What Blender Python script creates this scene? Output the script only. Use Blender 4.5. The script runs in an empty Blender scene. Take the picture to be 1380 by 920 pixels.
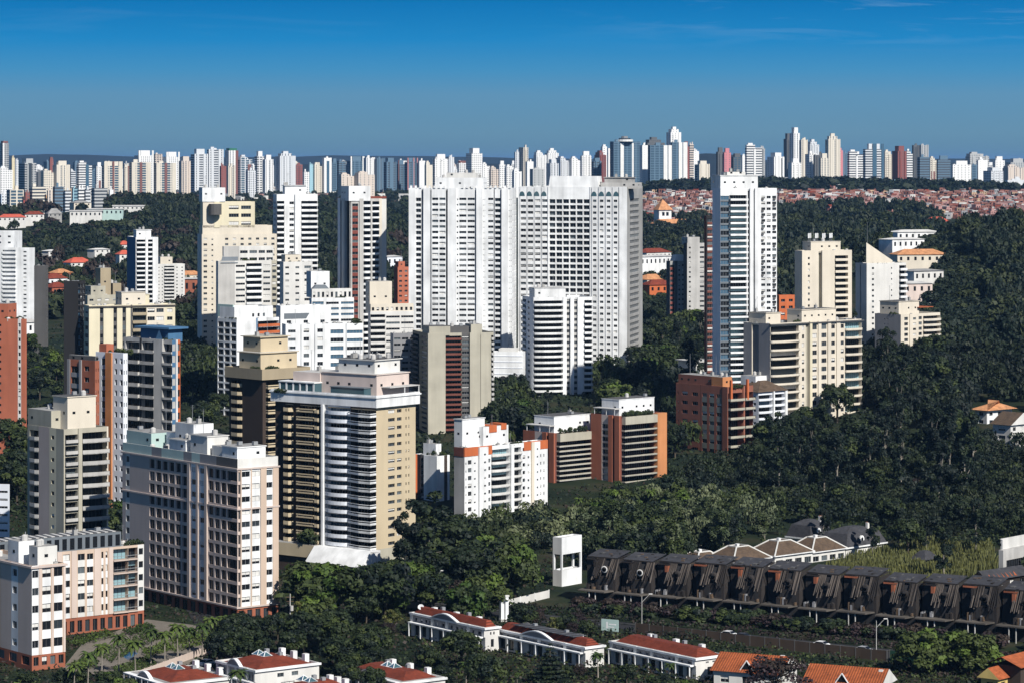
import bpy, math, random
import numpy as np
from mathutils import Vector, Matrix
R_ = math.radians
rnd = random.Random(7)
scene = bpy.context.scene
COL = scene.collection
# ---------------------------------------------------------------- camera
F = 4000.0; YH = 215.0; CAMZ = 115.0; CX = 690.0     # focal length and horizon in photo pixels, eye height in metres
cd = bpy.data.cameras.new('camera'); cam = bpy.data.objects.new('camera', cd); COL.objects.link(cam)
cam.location = (0, 0, CAMZ); cam.rotation_euler = (math.pi / 2, 0, 0)
cd.sensor_width = 36.0; cd.lens = F * 36.0 / 1380.0
cd.shift_y = -(460.0 - YH) / 1380.0
cd.clip_start = 1.0; cd.clip_end = 120000.0
scene.camera = cam
# ---------------------------------------------------------------- sky, sun, exposure
SUN_A, SUN_E = R_(33), R_(40)
SUN = Vector((math.sin(SUN_A) * math.cos(SUN_E), -math.cos(SUN_A) * math.cos(SUN_E), math.sin(SUN_E)))
wd = bpy.data.worlds.new('World'); scene.world = wd; wd.use_nodes = True
nt = wd.node_tree; nt.nodes.clear()
def nd(t, kind, **kw):
    n = t.nodes.new(kind)
    for k, v in kw.items(): setattr(n, k, v)
    return n
out = nd(nt, 'ShaderNodeOutputWorld'); bg = nd(nt, 'ShaderNodeBackground')
sky = nd(nt, 'ShaderNodeTexSky', sky_type='NISHITA', sun_disc=False)
sky.sun_elevation = SUN_E; sky.sun_rotation = math.atan2(SUN.x, SUN.y); sky.altitude = 760; sky.dust_density = 0.6; sky.ozone_density = 3.0
SKY = 0.05
geo = nd(nt, 'ShaderNodeTexCoord'); sep = nd(nt, 'ShaderNodeSeparateXYZ')
nt.links.new(geo.outputs['Generated'], sep.inputs[0])
ramp = nd(nt, 'ShaderNodeValToRGB'); mr = nd(nt, 'ShaderNodeMapRange')
mr.inputs['From Min'].default_value = 0.0; mr.inputs['From Max'].default_value = 0.0545
nt.links.new(sep.outputs['Z'], mr.inputs['Value']); nt.links.new(mr.outputs[0], ramp.inputs[0])
SKYRAMP = [(0.0, (.100, .205, .300)), (.16, (.112, .238, .345)), (.40, (.096, .245, .392)), (.55, (.050, .235, .44)), (.74, (.012, .20, .46)), (1.0, (.003, .145, .39))]
e = ramp.color_ramp.elements
e[0].position, e[0].color = SKYRAMP[0][0], SKYRAMP[0][1] + (1,)
e[1].position, e[1].color = SKYRAMP[-1][0], SKYRAMP[-1][1] + (1,)
for p_, c_ in SKYRAMP[1:-1]:
    k = e.new(p_); k.color = c_ + (1,)
# thin streaks of high cloud
mp = nd(nt, 'ShaderNodeMapping'); mp.inputs['Scale'].default_value = (5.0, 1.0, 62.0); mp.inputs['Rotation'].default_value = (0, R_(1.2), 0)
mp.inputs['Location'].default_value = (.35, 0, .2)
nt.links.new(geo.outputs['Generated'], mp.inputs[0])
nz = nd(nt, 'ShaderNodeTexNoise'); nz.inputs['Scale'].default_value = 2.3; nz.inputs['Detail'].default_value = 7; nz.inputs['Roughness'].default_value = .62; nz.inputs['Distortion'].default_value = .5
nt.links.new(mp.outputs[0], nz.inputs['Vector'])
cr = nd(nt, 'ShaderNodeMapRange'); cr.inputs['From Min'].default_value = .50; cr.inputs['From Max'].default_value = .82; cr.inputs['To Max'].default_value = .75
nt.links.new(nz.outputs[0], cr.inputs['Value'])
hi = nd(nt, 'ShaderNodeMapRange'); hi.inputs['From Min'].default_value = .034; hi.inputs['From Max'].default_value = .052
nt.links.new(sep.outputs['Z'], hi.inputs['Value'])
mul = nd(nt, 'ShaderNodeMath', operation='MULTIPLY'); nt.links.new(cr.outputs[0], mul.inputs[0]); nt.links.new(hi.outputs[0], mul.inputs[1])
az = nd(nt, 'ShaderNodeMapRange', interpolation_type='SMOOTHSTEP'); az.inputs['From Min'].default_value = .015; az.inputs['From Max'].default_value = .10; az.inputs['To Min'].default_value = .18; nt.links.new(sep.outputs['X'], az.inputs['Value'])
mul2 = nd(nt, 'ShaderNodeMath', operation='MULTIPLY'); nt.links.new(mul.outputs[0], mul2.inputs[0]); nt.links.new(az.outputs[0], mul2.inputs[1])
cm = nd(nt, 'ShaderNodeMix', data_type='RGBA'); nt.links.new(mul2.outputs[0], cm.inputs[0]); nt.links.new(ramp.outputs[0], cm.inputs[6]); cm.inputs[7].default_value = (.30, .46, .62, 1)
sc_ = nd(nt, 'ShaderNodeMix', data_type='RGBA', blend_type='MULTIPLY'); sc_.inputs[0].default_value = 1
nt.links.new(sky.outputs[0], sc_.inputs[6]); sc_.inputs[7].default_value = (SKY * .86, SKY * .97, SKY * 1.12, 1)
up = nd(nt, 'ShaderNodeMapRange', interpolation_type='SMOOTHSTEP'); up.inputs['From Min'].default_value = .055; up.inputs['From Max'].default_value = .30
nt.links.new(sep.outputs['Z'], up.inputs['Value'])
mx = nd(nt, 'ShaderNodeMix', data_type='RGBA'); nt.links.new(up.outputs[0], mx.inputs[0]); nt.links.new(cm.outputs[2], mx.inputs[6]); nt.links.new(sc_.outputs[2], mx.inputs[7])
nt.links.new(mx.outputs[2], bg.inputs[0]); bg.inputs[1].default_value = 1.0
nt.links.new(bg.outputs[0], out.inputs[0])
sl = bpy.data.lights.new('sun', 'SUN'); sl.energy = 5.0; sl.angle = R_(.53); sl.color = (1, .955, .88)
so = bpy.data.objects.new('sun', sl); COL.objects.link(so); so.rotation_euler = (-SUN).to_track_quat('-Z', 'Y').to_euler()
so.location = (300, -300, 600)
vs = scene.view_settings; vs.view_transform = 'Standard'; vs.look = 'None'; vs.gamma = 1; vs.use_curve_mapping = False; vs.exposure = 0.28
scene.cycles.max_bounces = 4; scene.cycles.diffuse_bounces = 2; scene.cycles.glossy_bounces = 2; scene.cycles.transmission_bounces = 2
scene.cycles.volume_bounces = 0; scene.cycles.transparent_max_bounces = 4
# ---------------------------------------------------------------- helpers
def P(px, py, Y): return Vector(((px - CX) / F * Y, Y, CAMZ - (py - YH) / F * Y))
def tag(o, label=None, cat=None, group=None, kind=None):
    if label: o['label'] = label
    if cat: o['category'] = cat
    if group: o['group'] = group
    if kind: o['kind'] = kind
    return o
MATS = {}
def mat(key, rgb=(.5, .5, .5), rough=.85, dirt=.16, spec=.3, streak=True, scale=1.0):
    """painted render, concrete or brick: a colour broken up by rain streaks and blotches"""
    if key in MATS: return MATS[key]
    m = bpy.data.materials.new(key); m.use_nodes = True; t = m.node_tree; b = t.nodes['Principled BSDF']
    b.inputs['Roughness'].default_value = rough; b.inputs['Specular IOR Level'].default_value = spec
    g = nd(t, 'ShaderNodeNewGeometry')
    m1 = nd(t, 'ShaderNodeMapping'); m1.inputs['Scale'].default_value = (.42 * scale, .42 * scale, .03 * scale if streak else .9 * scale)
    n1 = nd(t, 'ShaderNodeTexNoise'); n1.inputs['Scale'].default_value = 1.0; n1.inputs['Detail'].default_value = 4
    n2 = nd(t, 'ShaderNodeTexNoise'); n2.inputs['Scale'].default_value = .13 * scale; n2.inputs['Detail'].default_value = 3
    t.links.new(g.outputs['Position'], m1.inputs[0]); t.links.new(m1.outputs[0], n1.inputs['Vector']); t.links.new(g.outputs['Position'], n2.inputs['Vector'])
    ad = nd(t, 'ShaderNodeMath', operation='ADD'); t.links.new(n1.outputs[0], ad.inputs[0]); t.links.new(n2.outputs[0], ad.inputs[1])
    r = nd(t, 'ShaderNodeMapRange'); r.inputs['From Min'].default_value = .7; r.inputs['From Max'].default_value = 1.35; r.inputs['To Min'].default_value = 1 + dirt * .35; r.inputs['To Max'].default_value = 1 - dirt
    t.links.new(ad.outputs[0], r.inputs['Value'])
    mixn = nd(t, 'ShaderNodeMix', data_type='RGBA', blend_type='MULTIPLY'); mixn.inputs[0].default_value = 1; mixn.inputs[6].default_value = tuple(rgb) + (1,)
    t.links.new(r.outputs[0], mixn.inputs[7]); t.links.new(mixn.outputs[2], b.inputs['Base Color'])
    MATS[key] = m; return m
def glass(key, rgb, rough=.1, spec=.5):
    m = bpy.data.materials.new(key); m.use_nodes = True; b = m.node_tree.nodes['Principled BSDF']
    b.inputs['Base Color'].default_value = tuple(rgb) + (1,); b.inputs['Roughness'].default_value = rough; b.inputs['Specular IOR Level'].default_value = spec
    MATS[key] = m; return m
glass('glass', (.010, .012, .015), .14, .4); glass('glass_b', (.030, .038, .045), .12); glass('glass_c', (.10, .12, .13), .2); glass('teal', (.22, .36, .40), .2)
glass('tealdark', (.05, .10, .12), .15); glass('metal', (.25, .26, .27), .4); glass('bluepane', (.06, .12, .18), .12)
for k, c, d in [('white', (.77, .78, .78), .34), ('whiteb', (.72, .75, .80), .10), ('offwhite', (.64, .63, .60), .2), ('cream', (.64, .58, .48), .14), ('creamy', (.66, .60, .44), .14),  # whiteb: bluish white, also painted where white walls lie in shade
                ('peach', (.56, .46, .40), .12), ('peachl', (.54, .42, .33), .14), ('taupe', (.50, .42, .38), .12), ('tan', (.42, .395, .32), .25), ('beige', (.52, .43, .29), .12), ('olive', (.34, .28, .19), .15),
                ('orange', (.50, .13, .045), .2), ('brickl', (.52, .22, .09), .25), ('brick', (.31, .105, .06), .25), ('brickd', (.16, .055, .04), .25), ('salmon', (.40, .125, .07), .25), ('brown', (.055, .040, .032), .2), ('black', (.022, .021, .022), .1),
                ('concrete', (.36, .355, .34), .3), ('conc2', (.46, .45, .43), .3), ('greyd', (.10, .097, .095), .2), ('greym', (.24, .24, .25), .15), ('slate', (.14, .16, .18), .15), ('mint', (.40, .53, .50), .10), ('bluewall_shade', (.06, .15, .27), .1),
                ('roofgrey', (.30, .295, .285), .35), ('roofdark', (.10, .098, .097), .35), ('rooflight', (.52, .51, .49), .3), ('wood', (.12, .08, .05), .3), ('red', (.20, .055, .04), .2), ('pink', (.60, .50, .45), .15), ('yellow', (.62, .46, .16), .2),
                ('green', (.010, .05, .03), .3), ('greygreen', (.20, .21, .185), .15), ('ruin', (.030, .025, .023), .5), ('slab', (.10, .088, .076), .5)]:
    mat(k, c, dirt=d, streak=k not in ('roofgrey', 'roofdark', 'rooflight'))
for k, c, s_ in [('tile', (.20, .040, .020), 3), ('tilel', (.36, .095, .032), 3), ('tileo', (.55, .26, .12), 3), ('tilebrown', (.10, .068, .045), 3), ('tiledark', (.050, .050, .056), 3), ('shingle', (.046, .046, .052), 2)]:
    mat(k, c, dirt=.45, streak=False, scale=s_)
def ribbed(key, rgb, scale):
    m = mat(key, rgb, dirt=.45, streak=False, scale=3); t = m.node_tree; b = t.nodes['Principled BSDF']; l = b.inputs['Base Color'].links[0].from_socket
    tc = nd(t, 'ShaderNodeTexCoord'); w = nd(t, 'ShaderNodeTexWave', bands_direction='Y'); w.inputs['Scale'].default_value = scale; w.inputs['Distortion'].default_value = .6; t.links.new(tc.outputs['Object'], w.inputs['Vector'])
    r = nd(t, 'ShaderNodeMapRange'); r.inputs['To Min'].default_value = .45; r.inputs['To Max'].default_value = 1.15; t.links.new(w.outputs['Fac'], r.inputs['Value'])
    x = nd(t, 'ShaderNodeMix', data_type='RGBA', blend_type='MULTIPLY'); x.inputs[0].default_value = 1; t.links.new(l, x.inputs[6]); t.links.new(r.outputs[0], x.inputs[7]); t.links.new(x.outputs[2], b.inputs['Base Color'])
ribbed('tilerib', (.36, .095, .032), .55); ribbed('tileflat', (.21, .042, .020), .8)
class MB:
    """collects faces; build() links them as one mesh object"""
    def __init__(s): s.v = []; s.f = []; s.m = []
    def poly(s, pts, m='white'):
        i = len(s.v); s.v += [tuple(p) for p in pts]; s.f.append(tuple(range(i, i + len(pts)))); s.m.append(m)
    def box(s, x0, x1, y0, y1, z0, z1, m='white', top=None, bottom=True):
        a = [(x0, y0), (x1, y0), (x1, y1), (x0, y1)]
        s.prism(a, z0, z1, m, top, bottom)
    def prism(s, a, z0, z1, m='white', top=None, bottom=True, scale=None):
        n = len(a); b = a
        if scale:
            cx = sum(p[0] for p in a) / n; cy = sum(p[1] for p in a) / n
            b = [(cx + (p[0] - cx) * scale, cy + (p[1] - cy) * scale) for p in a]
        for i in range(n):
            j = (i + 1) % n
            s.poly([(*a[i], z0), (*a[j], z0), (*b[j], z1), (*b[i], z1)], m)
        s.poly([(*p, z1) for p in b], top or m)
        if bottom: s.poly([(*p, z0) for p in reversed(a)], m)
    def tube(s, p0, p1, r0, r1=None, n=6, m='white'):
        p0 = Vector(p0); p1 = Vector(p1); r1 = r0 if r1 is None else r1
        d = (p1 - p0).normalized(); a = d.orthogonal().normalized(); b = d.cross(a)
        ra = [p0 + (a * math.cos(2 * math.pi * i / n) + b * math.sin(2 * math.pi * i / n)) * r0 for i in range(n)]
        rb = [p1 + (a * math.cos(2 * math.pi * i / n) + b * math.sin(2 * math.pi * i / n)) * r1 for i in range(n)]
        for i in range(n):
            j = (i + 1) % n; s.poly([ra[i], ra[j], rb[j], rb[i]], m)
        s.poly(rb, m); s.poly(ra[::-1], m)
    def mesh(s, name):
        me = bpy.data.meshes.new(name); me.from_pydata(s.v, [], s.f)
        keys = list(dict.fromkeys(s.m))
        for k in keys: me.materials.append(MATS[k])
        me.polygons.foreach_set('material_index', np.array([keys.index(k) for k in s.m], dtype=np.int32))
        me.update(); return me
    def build(s, name, parent=None, loc=(0, 0, 0), rz=0):
        o = bpy.data.objects.new(name, s.mesh(name)); COL.objects.link(o); o.location = loc; o.rotation_euler = (0, 0, rz)
        if parent is not None: o.parent = parent
        return o
def empty(name, loc=(0, 0, 0), rz=0):
    o = bpy.data.objects.new(name, None); COL.objects.link(o); o.location = loc; o.rotation_euler = (0, 0, rz); o.empty_display_size = 1; return o
def copy_tree(o, parent=None):
    c = o.copy(); COL.objects.link(c); c.parent = parent
    for ch in o.children: copy_tree(ch, c)
    return c
KIDS = {}
# ---------------------------------------------------------------- terrain
def ter(X, Y):
    z = np.interp(Y, [0, 600, 950, 1100, 1300, 1600, 2000, 2600, 3500, 5000, 7000, 12000, 60000], [0, 0, 0, 7, 21, 26, 32, 40, 48, 52, 48, 40, 30])
    z = z + 41 * np.exp(-((X - 335) / 150) ** 2 - ((Y - 1800) / 230) ** 2)
    z = z + 17 * np.exp(-((X - 270) / 130) ** 2 - ((Y - 2450) / 260) ** 2)
    z = z + 22 * np.exp(-((X + 370) / 170) ** 2 - ((Y - 3050) / 300) ** 2)
    z = z + 30 * np.exp(-((X - 420) / 420) ** 2 - ((Y - 4000) / 900) ** 2)
    z = z + 20 * np.exp(-((X + 176) / 26) ** 2 - ((Y - 960) / 55) ** 2)
    z = z + 8 / (1 + np.exp(-(X - 135) / 12)) * np.clip((Y - 820) / 160, 0, 1) * np.clip((1500 - Y) / 200, 0, 1)
    return z
def gz(X, Y): return float(ter(np.array(float(X)), np.array(float(Y))))
FOOT = []      # building footprints, kept clear of trees
# ---------------------------------------------------------------- buildings
WMESH = {}; SPLIT = {}
MIX = {'std': [('dark', .48), ('mid', .17), ('half', .17), ('full', .07), ('cur', .11)], 'dark': [('dark', .75), ('mid', .2), ('cur', .05)], 'blind': [('dark', .3), ('half', .3), ('full', .25), ('mid', .15)],
       'pale': [('mid', .3), ('cur', .5), ('dark', .2)], 'teal': [('teal', .42), ('dark', .3), ('tealhalf', .28)], 'blue': [('blue', .6), ('dark', .4)], 'black': [('dark', 1)]}
def pick(mix):
    x = rnd.random()
    for k, p in MIX[mix]:
        x -= p
        if x <= 0: return k
    return MIX[mix][0][0]
def window_mesh(w, h, var, door=False):
    key = (round(w, 1), round(h, 1), var)
    if key in WMESH: return WMESH[key]
    w, h, b, pn = max(.2, key[0]), max(.2, key[1]), MB(), MB()
    g = {'dark': 'glass', 'mid': 'glass_b', 'half': 'glass', 'full': 'glass', 'cur': 'glass_c', 'teal': 'teal', 'tealhalf': 'glass', 'blue': 'bluepane'}[var]
    b.poly([(0, 0, 0), (w, 0, 0), (w, 0, h), (0, 0, h)], g); pn.poly([(0, 0, 0), (w, 0, 0), (w, 0, h), (0, 0, h)], g)
    if var == 'half': b.box(.03, w - .03, -.05, -.02, h * .45, h - .02, 'offwhite')
    if var == 'full': b.box(.03, w - .03, -.05, -.02, h * .06, h - .02, 'offwhite')
    if var == 'tealhalf': b.box(.03, w - .03, -.05, -.02, h * .5, h - .02, 'teal')
    fr = 'metal' if h < 1.9 else 'greyd'
    if w > 1.2:
        n = max(2, round(w / 1.1))
        for i in range(1, n): b.box(w * i / n - .035, w * i / n + .035, -.07, -.01, .01, h - .01, fr)
    b.box(.0, w, -.08, -.012, .002, .07, fr)
    WMESH[key] = me = b.mesh('window'); fb = MB(); fb.v, fb.f, fb.m = b.v[4:], [tuple(i - 4 for i in f) for f in b.f[1:]], b.m[1:]; SPLIT[me.name] = (fb.mesh('window_frame'), pn.mesh('pane')); return me
BMESH = {}
def balcony_mesh(w, p, ph, sh, par, slab, door):
    key = (round(w, 1), p, ph, sh, par, slab)
    if key in BMESH: return BMESH[key]
    b = MB(); w = key[0]; slm = slab
    if sh == 'rect': o = [(0, 0), (0, -p), (w, -p), (w, 0)]
    elif sh == 'bow': o = [(0, -.2 * p), (w * .22, -p), (w * .78, -p), (w, -.2 * p)]
    elif sh == 'skew': o = [(0, 0), (0, -p * .45), (w * .55, -p), (w, -p), (w, 0)]
    else: o = [(w * .5 - w * .5 * math.cos(math.pi * i / 10), -p * (.25 + .75 * math.sin(math.pi * i / 10))) for i in range(11)]
    ring = [(0, .02)] + o + [(w, .02)] if sh != 'rect' else o
    b.prism([(0, .02)] + [q for q in o if q[1] < 0] + [(w, .02)], -.22, 0, slm)
    t = .1
    for i in range(len(ring) - 1):
        a, c = Vector(ring[i]), Vector(ring[i + 1]); d = (c - a)
        if d.length < .05: continue
        n = Vector((d.y, -d.x)).normalized() * -t
        q = [a, c, c + n, a + n]
        z0, z1 = (-.22, ph) if par not in ('rail', 'teal') else (.02, ph)
        if par == 'rail':
            b.prism([tuple(x) for x in q], ph - .12, ph, 'metal'); b.prism([tuple(x) for x in q], .3, .36, 'metal')
        elif par == 'double':
            b.prism([tuple(x) for x in q], -.22, .38, slm); b.prism([tuple(x) for x in q], .72, ph + .12, slm)
        else: b.prism([tuple(x) for x in q], z0, z1, par)
    BMESH[key] = b.mesh('balcony'); return BMESH[key]
# strips of a facade, listed as seen from outside
def Pn(w, m=None, off=0): return (w, 'p', dict(m=m, off=off))
def W(w, n=1, wf=.76, hf=.5, sf=.31, d=.3, m=None, off=0, mix='std', sp=None, fl=None): return (w, 'w', dict(n=n, wf=wf, hf=hf, sf=sf, d=d, m=m, off=off, mix=mix, sp=sp, fl=fl))
def G(w, n=1, mix='dark', m=None, d=.3, hf=.78, wf=.94, off=0, sp=None): return W(w, n, wf, hf, .1, d, m, off, mix, sp)
def Bk(w, p=1.2, sh='rect', ph=1.0, par='white', slab='white', d=1.4, m=None, off=0, mix='dark', wf=.98, hf=.9, fl=None): return (w, 'b', dict(p=p, sh=sh, ph=ph, par=par, slab=slab, d=d, m=m, off=off, mix=mix, wf=wf, hf=hf, fl=fl))
def V(w, d=.9, m='greyd', wm=None): return (w, 'v', dict(d=d, m=m, wm=wm))
class Bld:
    def __init__(s, name, label, cat, xc, Y, th, xl=None, xr=None, ytop=300, zb=-1.0, D=16, group=None, wm='white', fh=3.0, limit=100):
        th = R_(th); s.th = th; s.Y = Y; s.wm = wm; s.fh = fh; s.limit = limit
        cx, cy = (xc - CX) / F * Y, Y; s.C = (cx, cy)
        sn, cs = math.sin(th), math.cos(th)
        if xl is None: s.L = D
        else:
            k = (xl - CX) / F; s.L = (cx - k * cy) / (cs + k * sn)
        if xr is None: s.R = D
        else:
            k = (xr - CX) / F; s.R = (k * cy - cx) / (sn - k * cs)
        s.zb = zb; s.H = CAMZ - (ytop - YH) / F * Y - zb
        s.root = empty(name, (cx, cy, zb), math.pi / 2 - th); tag(s.root, label, cat, group)
        s.wall = MB(); s.win = []; s.bal = []
        g = 1.0
        FOOT.append([s.world(-g, -g), s.world(s.R + g, -g), s.world(s.R + g, s.L + g), s.world(-g, s.L + g)])
    def world(s, x, y):
        sn, cs = math.sin(s.th), math.cos(s.th)
        return (s.C[0] + x * sn - y * cs, s.C[1] + x * cs + y * sn)
    def z(s, py, x=0, y=0):           # local height of a photo row at a local spot
        return CAMZ - (py - YH) / F * s.world(x, y)[1] - s.zb
    def rx(s, px):                    # local x on the right-hand facade of a photo column
        k = (px - CX) / F; return (k * s.C[1] - s.C[0]) / (math.sin(s.th) - k * math.cos(s.th))
    def ly(s, px):
        k = (px - CX) / F; return (s.C[0] - k * s.C[1]) / (math.cos(s.th) + k * math.sin(s.th))
    def fac(s, o, du, wid, z0, z1, nf, strips, m, topband=0.0):
        n = (du[1], -du[0])           # outward
        tot = sum(t[0] for t in strips); u = 0.0
        rz = math.atan2(du[1], du[0]); fh = (z1 - z0 - topband) / max(1, nf)
        def pt(uu, dd, z): return (o[0] + du[0] * uu + n[0] * dd, o[1] + du[1] * uu + n[1] * dd, z)
        wq = s.wall.poly
        for k, (w_, kind, a) in enumerate(strips):
            w = wid * w_ / tot; u0, u1 = u, u + w; u = u1
            mm = a.get('m') or m; off = a.get('off', 0) or 0
            if off:
                wq([pt(u0, 0, z0), pt(u0, off, z0), pt(u0, off, z1), pt(u0, 0, z1)], mm); wq([pt(u1, off, z0), pt(u1, 0, z0), pt(u1, 0, z1), pt(u1, off, z1)], mm)
                wq([pt(u0, off, z1), pt(u1, off, z1), pt(u1, 0, z1), pt(u0, 0, z1)], mm); wq([pt(u0, 0, z0), pt(u1, 0, z0), pt(u1, off, z0), pt(u0, off, z0)], mm)
            if kind == 'p':
                wq([pt(u0, off, z0), pt(u1, off, z0), pt(u1, off, z1), pt(u0, off, z1)], mm); continue
            if kind == 'v':
                d = a['d']; zt = z1 - .4
                wq([pt(u0, 0, zt), pt(u1, 0, zt), pt(u1, 0, z1), pt(u0, 0, z1)], m)
                wq([pt(u0, 0, z0), pt(u0, -d, z0), pt(u0, -d, zt), pt(u0, 0, zt)], m); wq([pt(u1, -d, z0), pt(u1, 0, z0), pt(u1, 0, zt), pt(u1, -d, zt)], m)
                wq([pt(u0, -d, z0), pt(u1, -d, z0), pt(u1, -d, zt), pt(u0, -d, zt)], a['m'])
                if a['wm']:
                    for i in range(nf):
                        h = fh * .5; s.win.append((window_mesh(w * .8, h, pick(a['wm'])), pt(u0 + w * .1, -d + .02, z0 + i * fh + .3 * fh), rz, w * h))
                continue
            n_ = a.get('n', 1); cw = w / n_
            for c in range(n_):
                c0 = u0 + c * cw; ow = cw * a['wf']; a0 = c0 + (cw - ow) / 2; a1 = a0 + ow
                if a0 - c0 > 1e-4:
                    wq([pt(c0, off, z0), pt(a0, off, z0), pt(a0, off, z1), pt(c0, off, z1)], mm); wq([pt(a1, off, z0), pt(c0 + cw, off, z0), pt(c0 + cw, off, z1), pt(a1, off, z1)], mm)
                zl = z0; smat = a.get('sp') or mm
                for i in range(nf):
                    if a.get('fl') and not (a['fl'][0] <= i < a['fl'][1]): continue
                    zf = z0 + i * fh
                    if kind == 'w': oz0, oz1 = zf + a['sf'] * fh, zf + (a['sf'] + a['hf']) * fh
                    else: oz0, oz1 = zf + .22, zf + .22 + (fh - .22) * a['hf']
                    wq([pt(a0, off, zl), pt(a1, off, zl), pt(a1, off, oz0), pt(a0, off, oz0)], smat); zl = oz1
                    d = a['d']; e0, e1 = off, off - d
                    wq([pt(a0, e0, oz0), pt(a1, e0, oz0), pt(a1, e1, oz0), pt(a0, e1, oz0)], smat); wq([pt(a0, e1, oz1), pt(a1, e1, oz1), pt(a1, e0, oz1), pt(a0, e0, oz1)], smat)
                    wq([pt(a0, e0, oz0), pt(a0, e1, oz0), pt(a0, e1, oz1), pt(a0, e0, oz1)], mm); wq([pt(a1, e1, oz0), pt(a1, e0, oz0), pt(a1, e0, oz1), pt(a1, e1, oz1)], mm)
                    s.win.append((window_mesh(ow, oz1 - oz0, pick(a['mix'])), pt(a0, e1 + .012, oz0), rz, ow * (oz1 - oz0)))
                    if kind == 'b':
                        bw = w * .995
                        s.bal.append((balcony_mesh(bw, a['p'], a['ph'], a['sh'], a['par'], a['slab'], 0), pt(u0 + w * .0025, off + .003, zf + .2), rz, bw))
                wq([pt(a0, off, zl), pt(a1, off, zl), pt(a1, off, z1), pt(a0, off, z1)], mm)
    def mass(s, x0=0, x1=None, y0=0, y1=None, z0=0, z1=None, L=None, Rf=None, nf=None, m=None, par=.9, rm='roofgrey', band=1.0, B=None, K=None):
        x1 = s.R if x1 is None else x1; y1 = s.L if y1 is None else y1; z1 = s.H if z1 is None else z1; m = m or s.wm
        if nf is None: nf = max(1, round((z1 - z0 - band) / s.fh))
        pl = [(1, 'p', {})]
        s.fac((x0, y1), (0, -1), y1 - y0, z0, z1, nf, L or pl, m, band); s.fac((x0, y0), (1, 0), x1 - x0, z0, z1, nf, Rf or pl, m, band)
        s.fac((x1, y0), (0, 1), y1 - y0, z0, z1, nf, B or pl, m, band); s.fac((x1, y1), (-1, 0), x1 - x0, z0, z1, nf, K or pl, m, band)
        t = min(.22, (x1 - x0) * .2, (y1 - y0) * .2); zd = z1 - par
        o = [(x0, y0), (x1, y0), (x1, y1), (x0, y1)]; i_ = [(x0 + t, y0 + t), (x1 - t, y0 + t), (x1 - t, y1 - t), (x0 + t, y1 - t)]
        for k in range(4):
            j = (k + 1) % 4
            s.wall.poly([(*o[k], z1), (*o[j], z1), (*i_[j], z1), (*i_[k], z1)], m); s.wall.poly([(*i_[k], z1), (*i_[j], z1), (*i_[j], zd), (*i_[k], zd)], m)
        s.wall.poly([(*q, zd) for q in i_], rm)
    def part(s, name, fn, label=None, parent=None):
        b = MB(); fn(b); o = b.build(name, parent or s.root)
        if label: o['label'] = label
        return o
    def pbox(s, name, x0, x1, y0, y1, z0, z1, m='white', top='roofgrey', wins=True, ov=0):
        """a box part standing on the roof, with a slab lid"""
        b = MB(); b.box(x0, x1, y0, y1, z0, z1, m, top)
        if ov: b.box(x0 - ov, x1 + ov, y0 - ov, y1 + ov, z1 + .003, z1 + .25, m, top)
        if wins:
            for k in range(max(1, int((x1 - x0) / 3.5))):
                if rnd.random() < .7: xx = x0 + (k + .35) * (x1 - x0) / max(1, int((x1 - x0) / 3.5)); b.box(xx, xx + .9, y0 - .03, y0 + .1, z0 + (z1 - z0) * .5, z0 + (z1 - z0) * .5 + .7, 'glass')
            for k in range(max(1, int((y1 - y0) / 3.5))):
                if rnd.random() < .7: yy = y0 + (k + .35) * (y1 - y0) / max(1, int((y1 - y0) / 3.5)); b.box(x0 - .03, x0 + .1, yy, yy + .9, z0 + (z1 - z0) * .5, z0 + (z1 - z0) * .5 + .7, 'glass')
        if x1 - x0 > 2.5 and y1 - y0 > 2.5: s.clutter(1, z1 + (.25 if ov else 0), x0 + .8, x1 - .8, y0 + .8, y1 - .8, ant=int(rnd.random() < .45))
        return b.build(name, s.root)
    def clutter(s, n=4, z=None, x0=1, x1=None, y0=1, y1=None, ant=1):
        x1 = s.R - 1 if x1 is None else x1; y1 = s.L - 1 if y1 is None else y1; z = s.H - .9 if z is None else z
        for i in range(n * 2):
            x, y = rnd.uniform(x0, x1), rnd.uniform(y0, y1); b = MB(); k = rnd.random()
            if k < .35:
                b.tube((0, 0, 0), (0, 0, 1.1), .7, n=10, m='rooflight'); b.tube((0, 0, 1.1), (0, 0, 1.4), .7, .2, n=10, m='rooflight'); b.build('water_tank', s.root, (x, y, z))
            elif k < .75:
                b.box(-.6, .6, -.45, .45, .1, 1.0, 'metal'); b.tube((0, 0, 1), (0, 0, 1.08), .35, n=8, m='greyd'); b.box(-.5, .5, -.35, .35, 0, .1, 'greyd'); b.build('air_conditioner', s.root, (x, y, z))
            else:
                b.box(-.5, .5, -.5, .5, 0, 1.3, 'concrete', 'roofdark'); b.tube((.1, 0, 1.3), (.1, 0, 1.9), .12, m='metal'); b.build('roof_vent', s.root, (x, y, z))
        for i in range(ant):
            b = MB(); h = rnd.uniform(3.5, 6.5); b.tube((0, 0, 0), (0, 0, h), .07, .04, 4, 'metal')
            for q in range(3): b.tube((-.6 + .1 * q, 0, h - .4 * q - .2), (.6 - .1 * q, 0, h - .4 * q - .2), .03, n=3, m='metal')
            b.build('antenna', s.root, (rnd.uniform(x0, x1), rnd.uniform(y0, y1), z))
    def plants(s, pts, h=1.5):
        for x, y, z in pts:
            o = bpy.data.objects.new('roof_plant', bush_mesh()); COL.objects.link(o); o.parent = s.root; o.location = (x, y, z)
            k = h * rnd.uniform(.7, 1.3) / 2; o.scale = (k, k, k)
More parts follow.
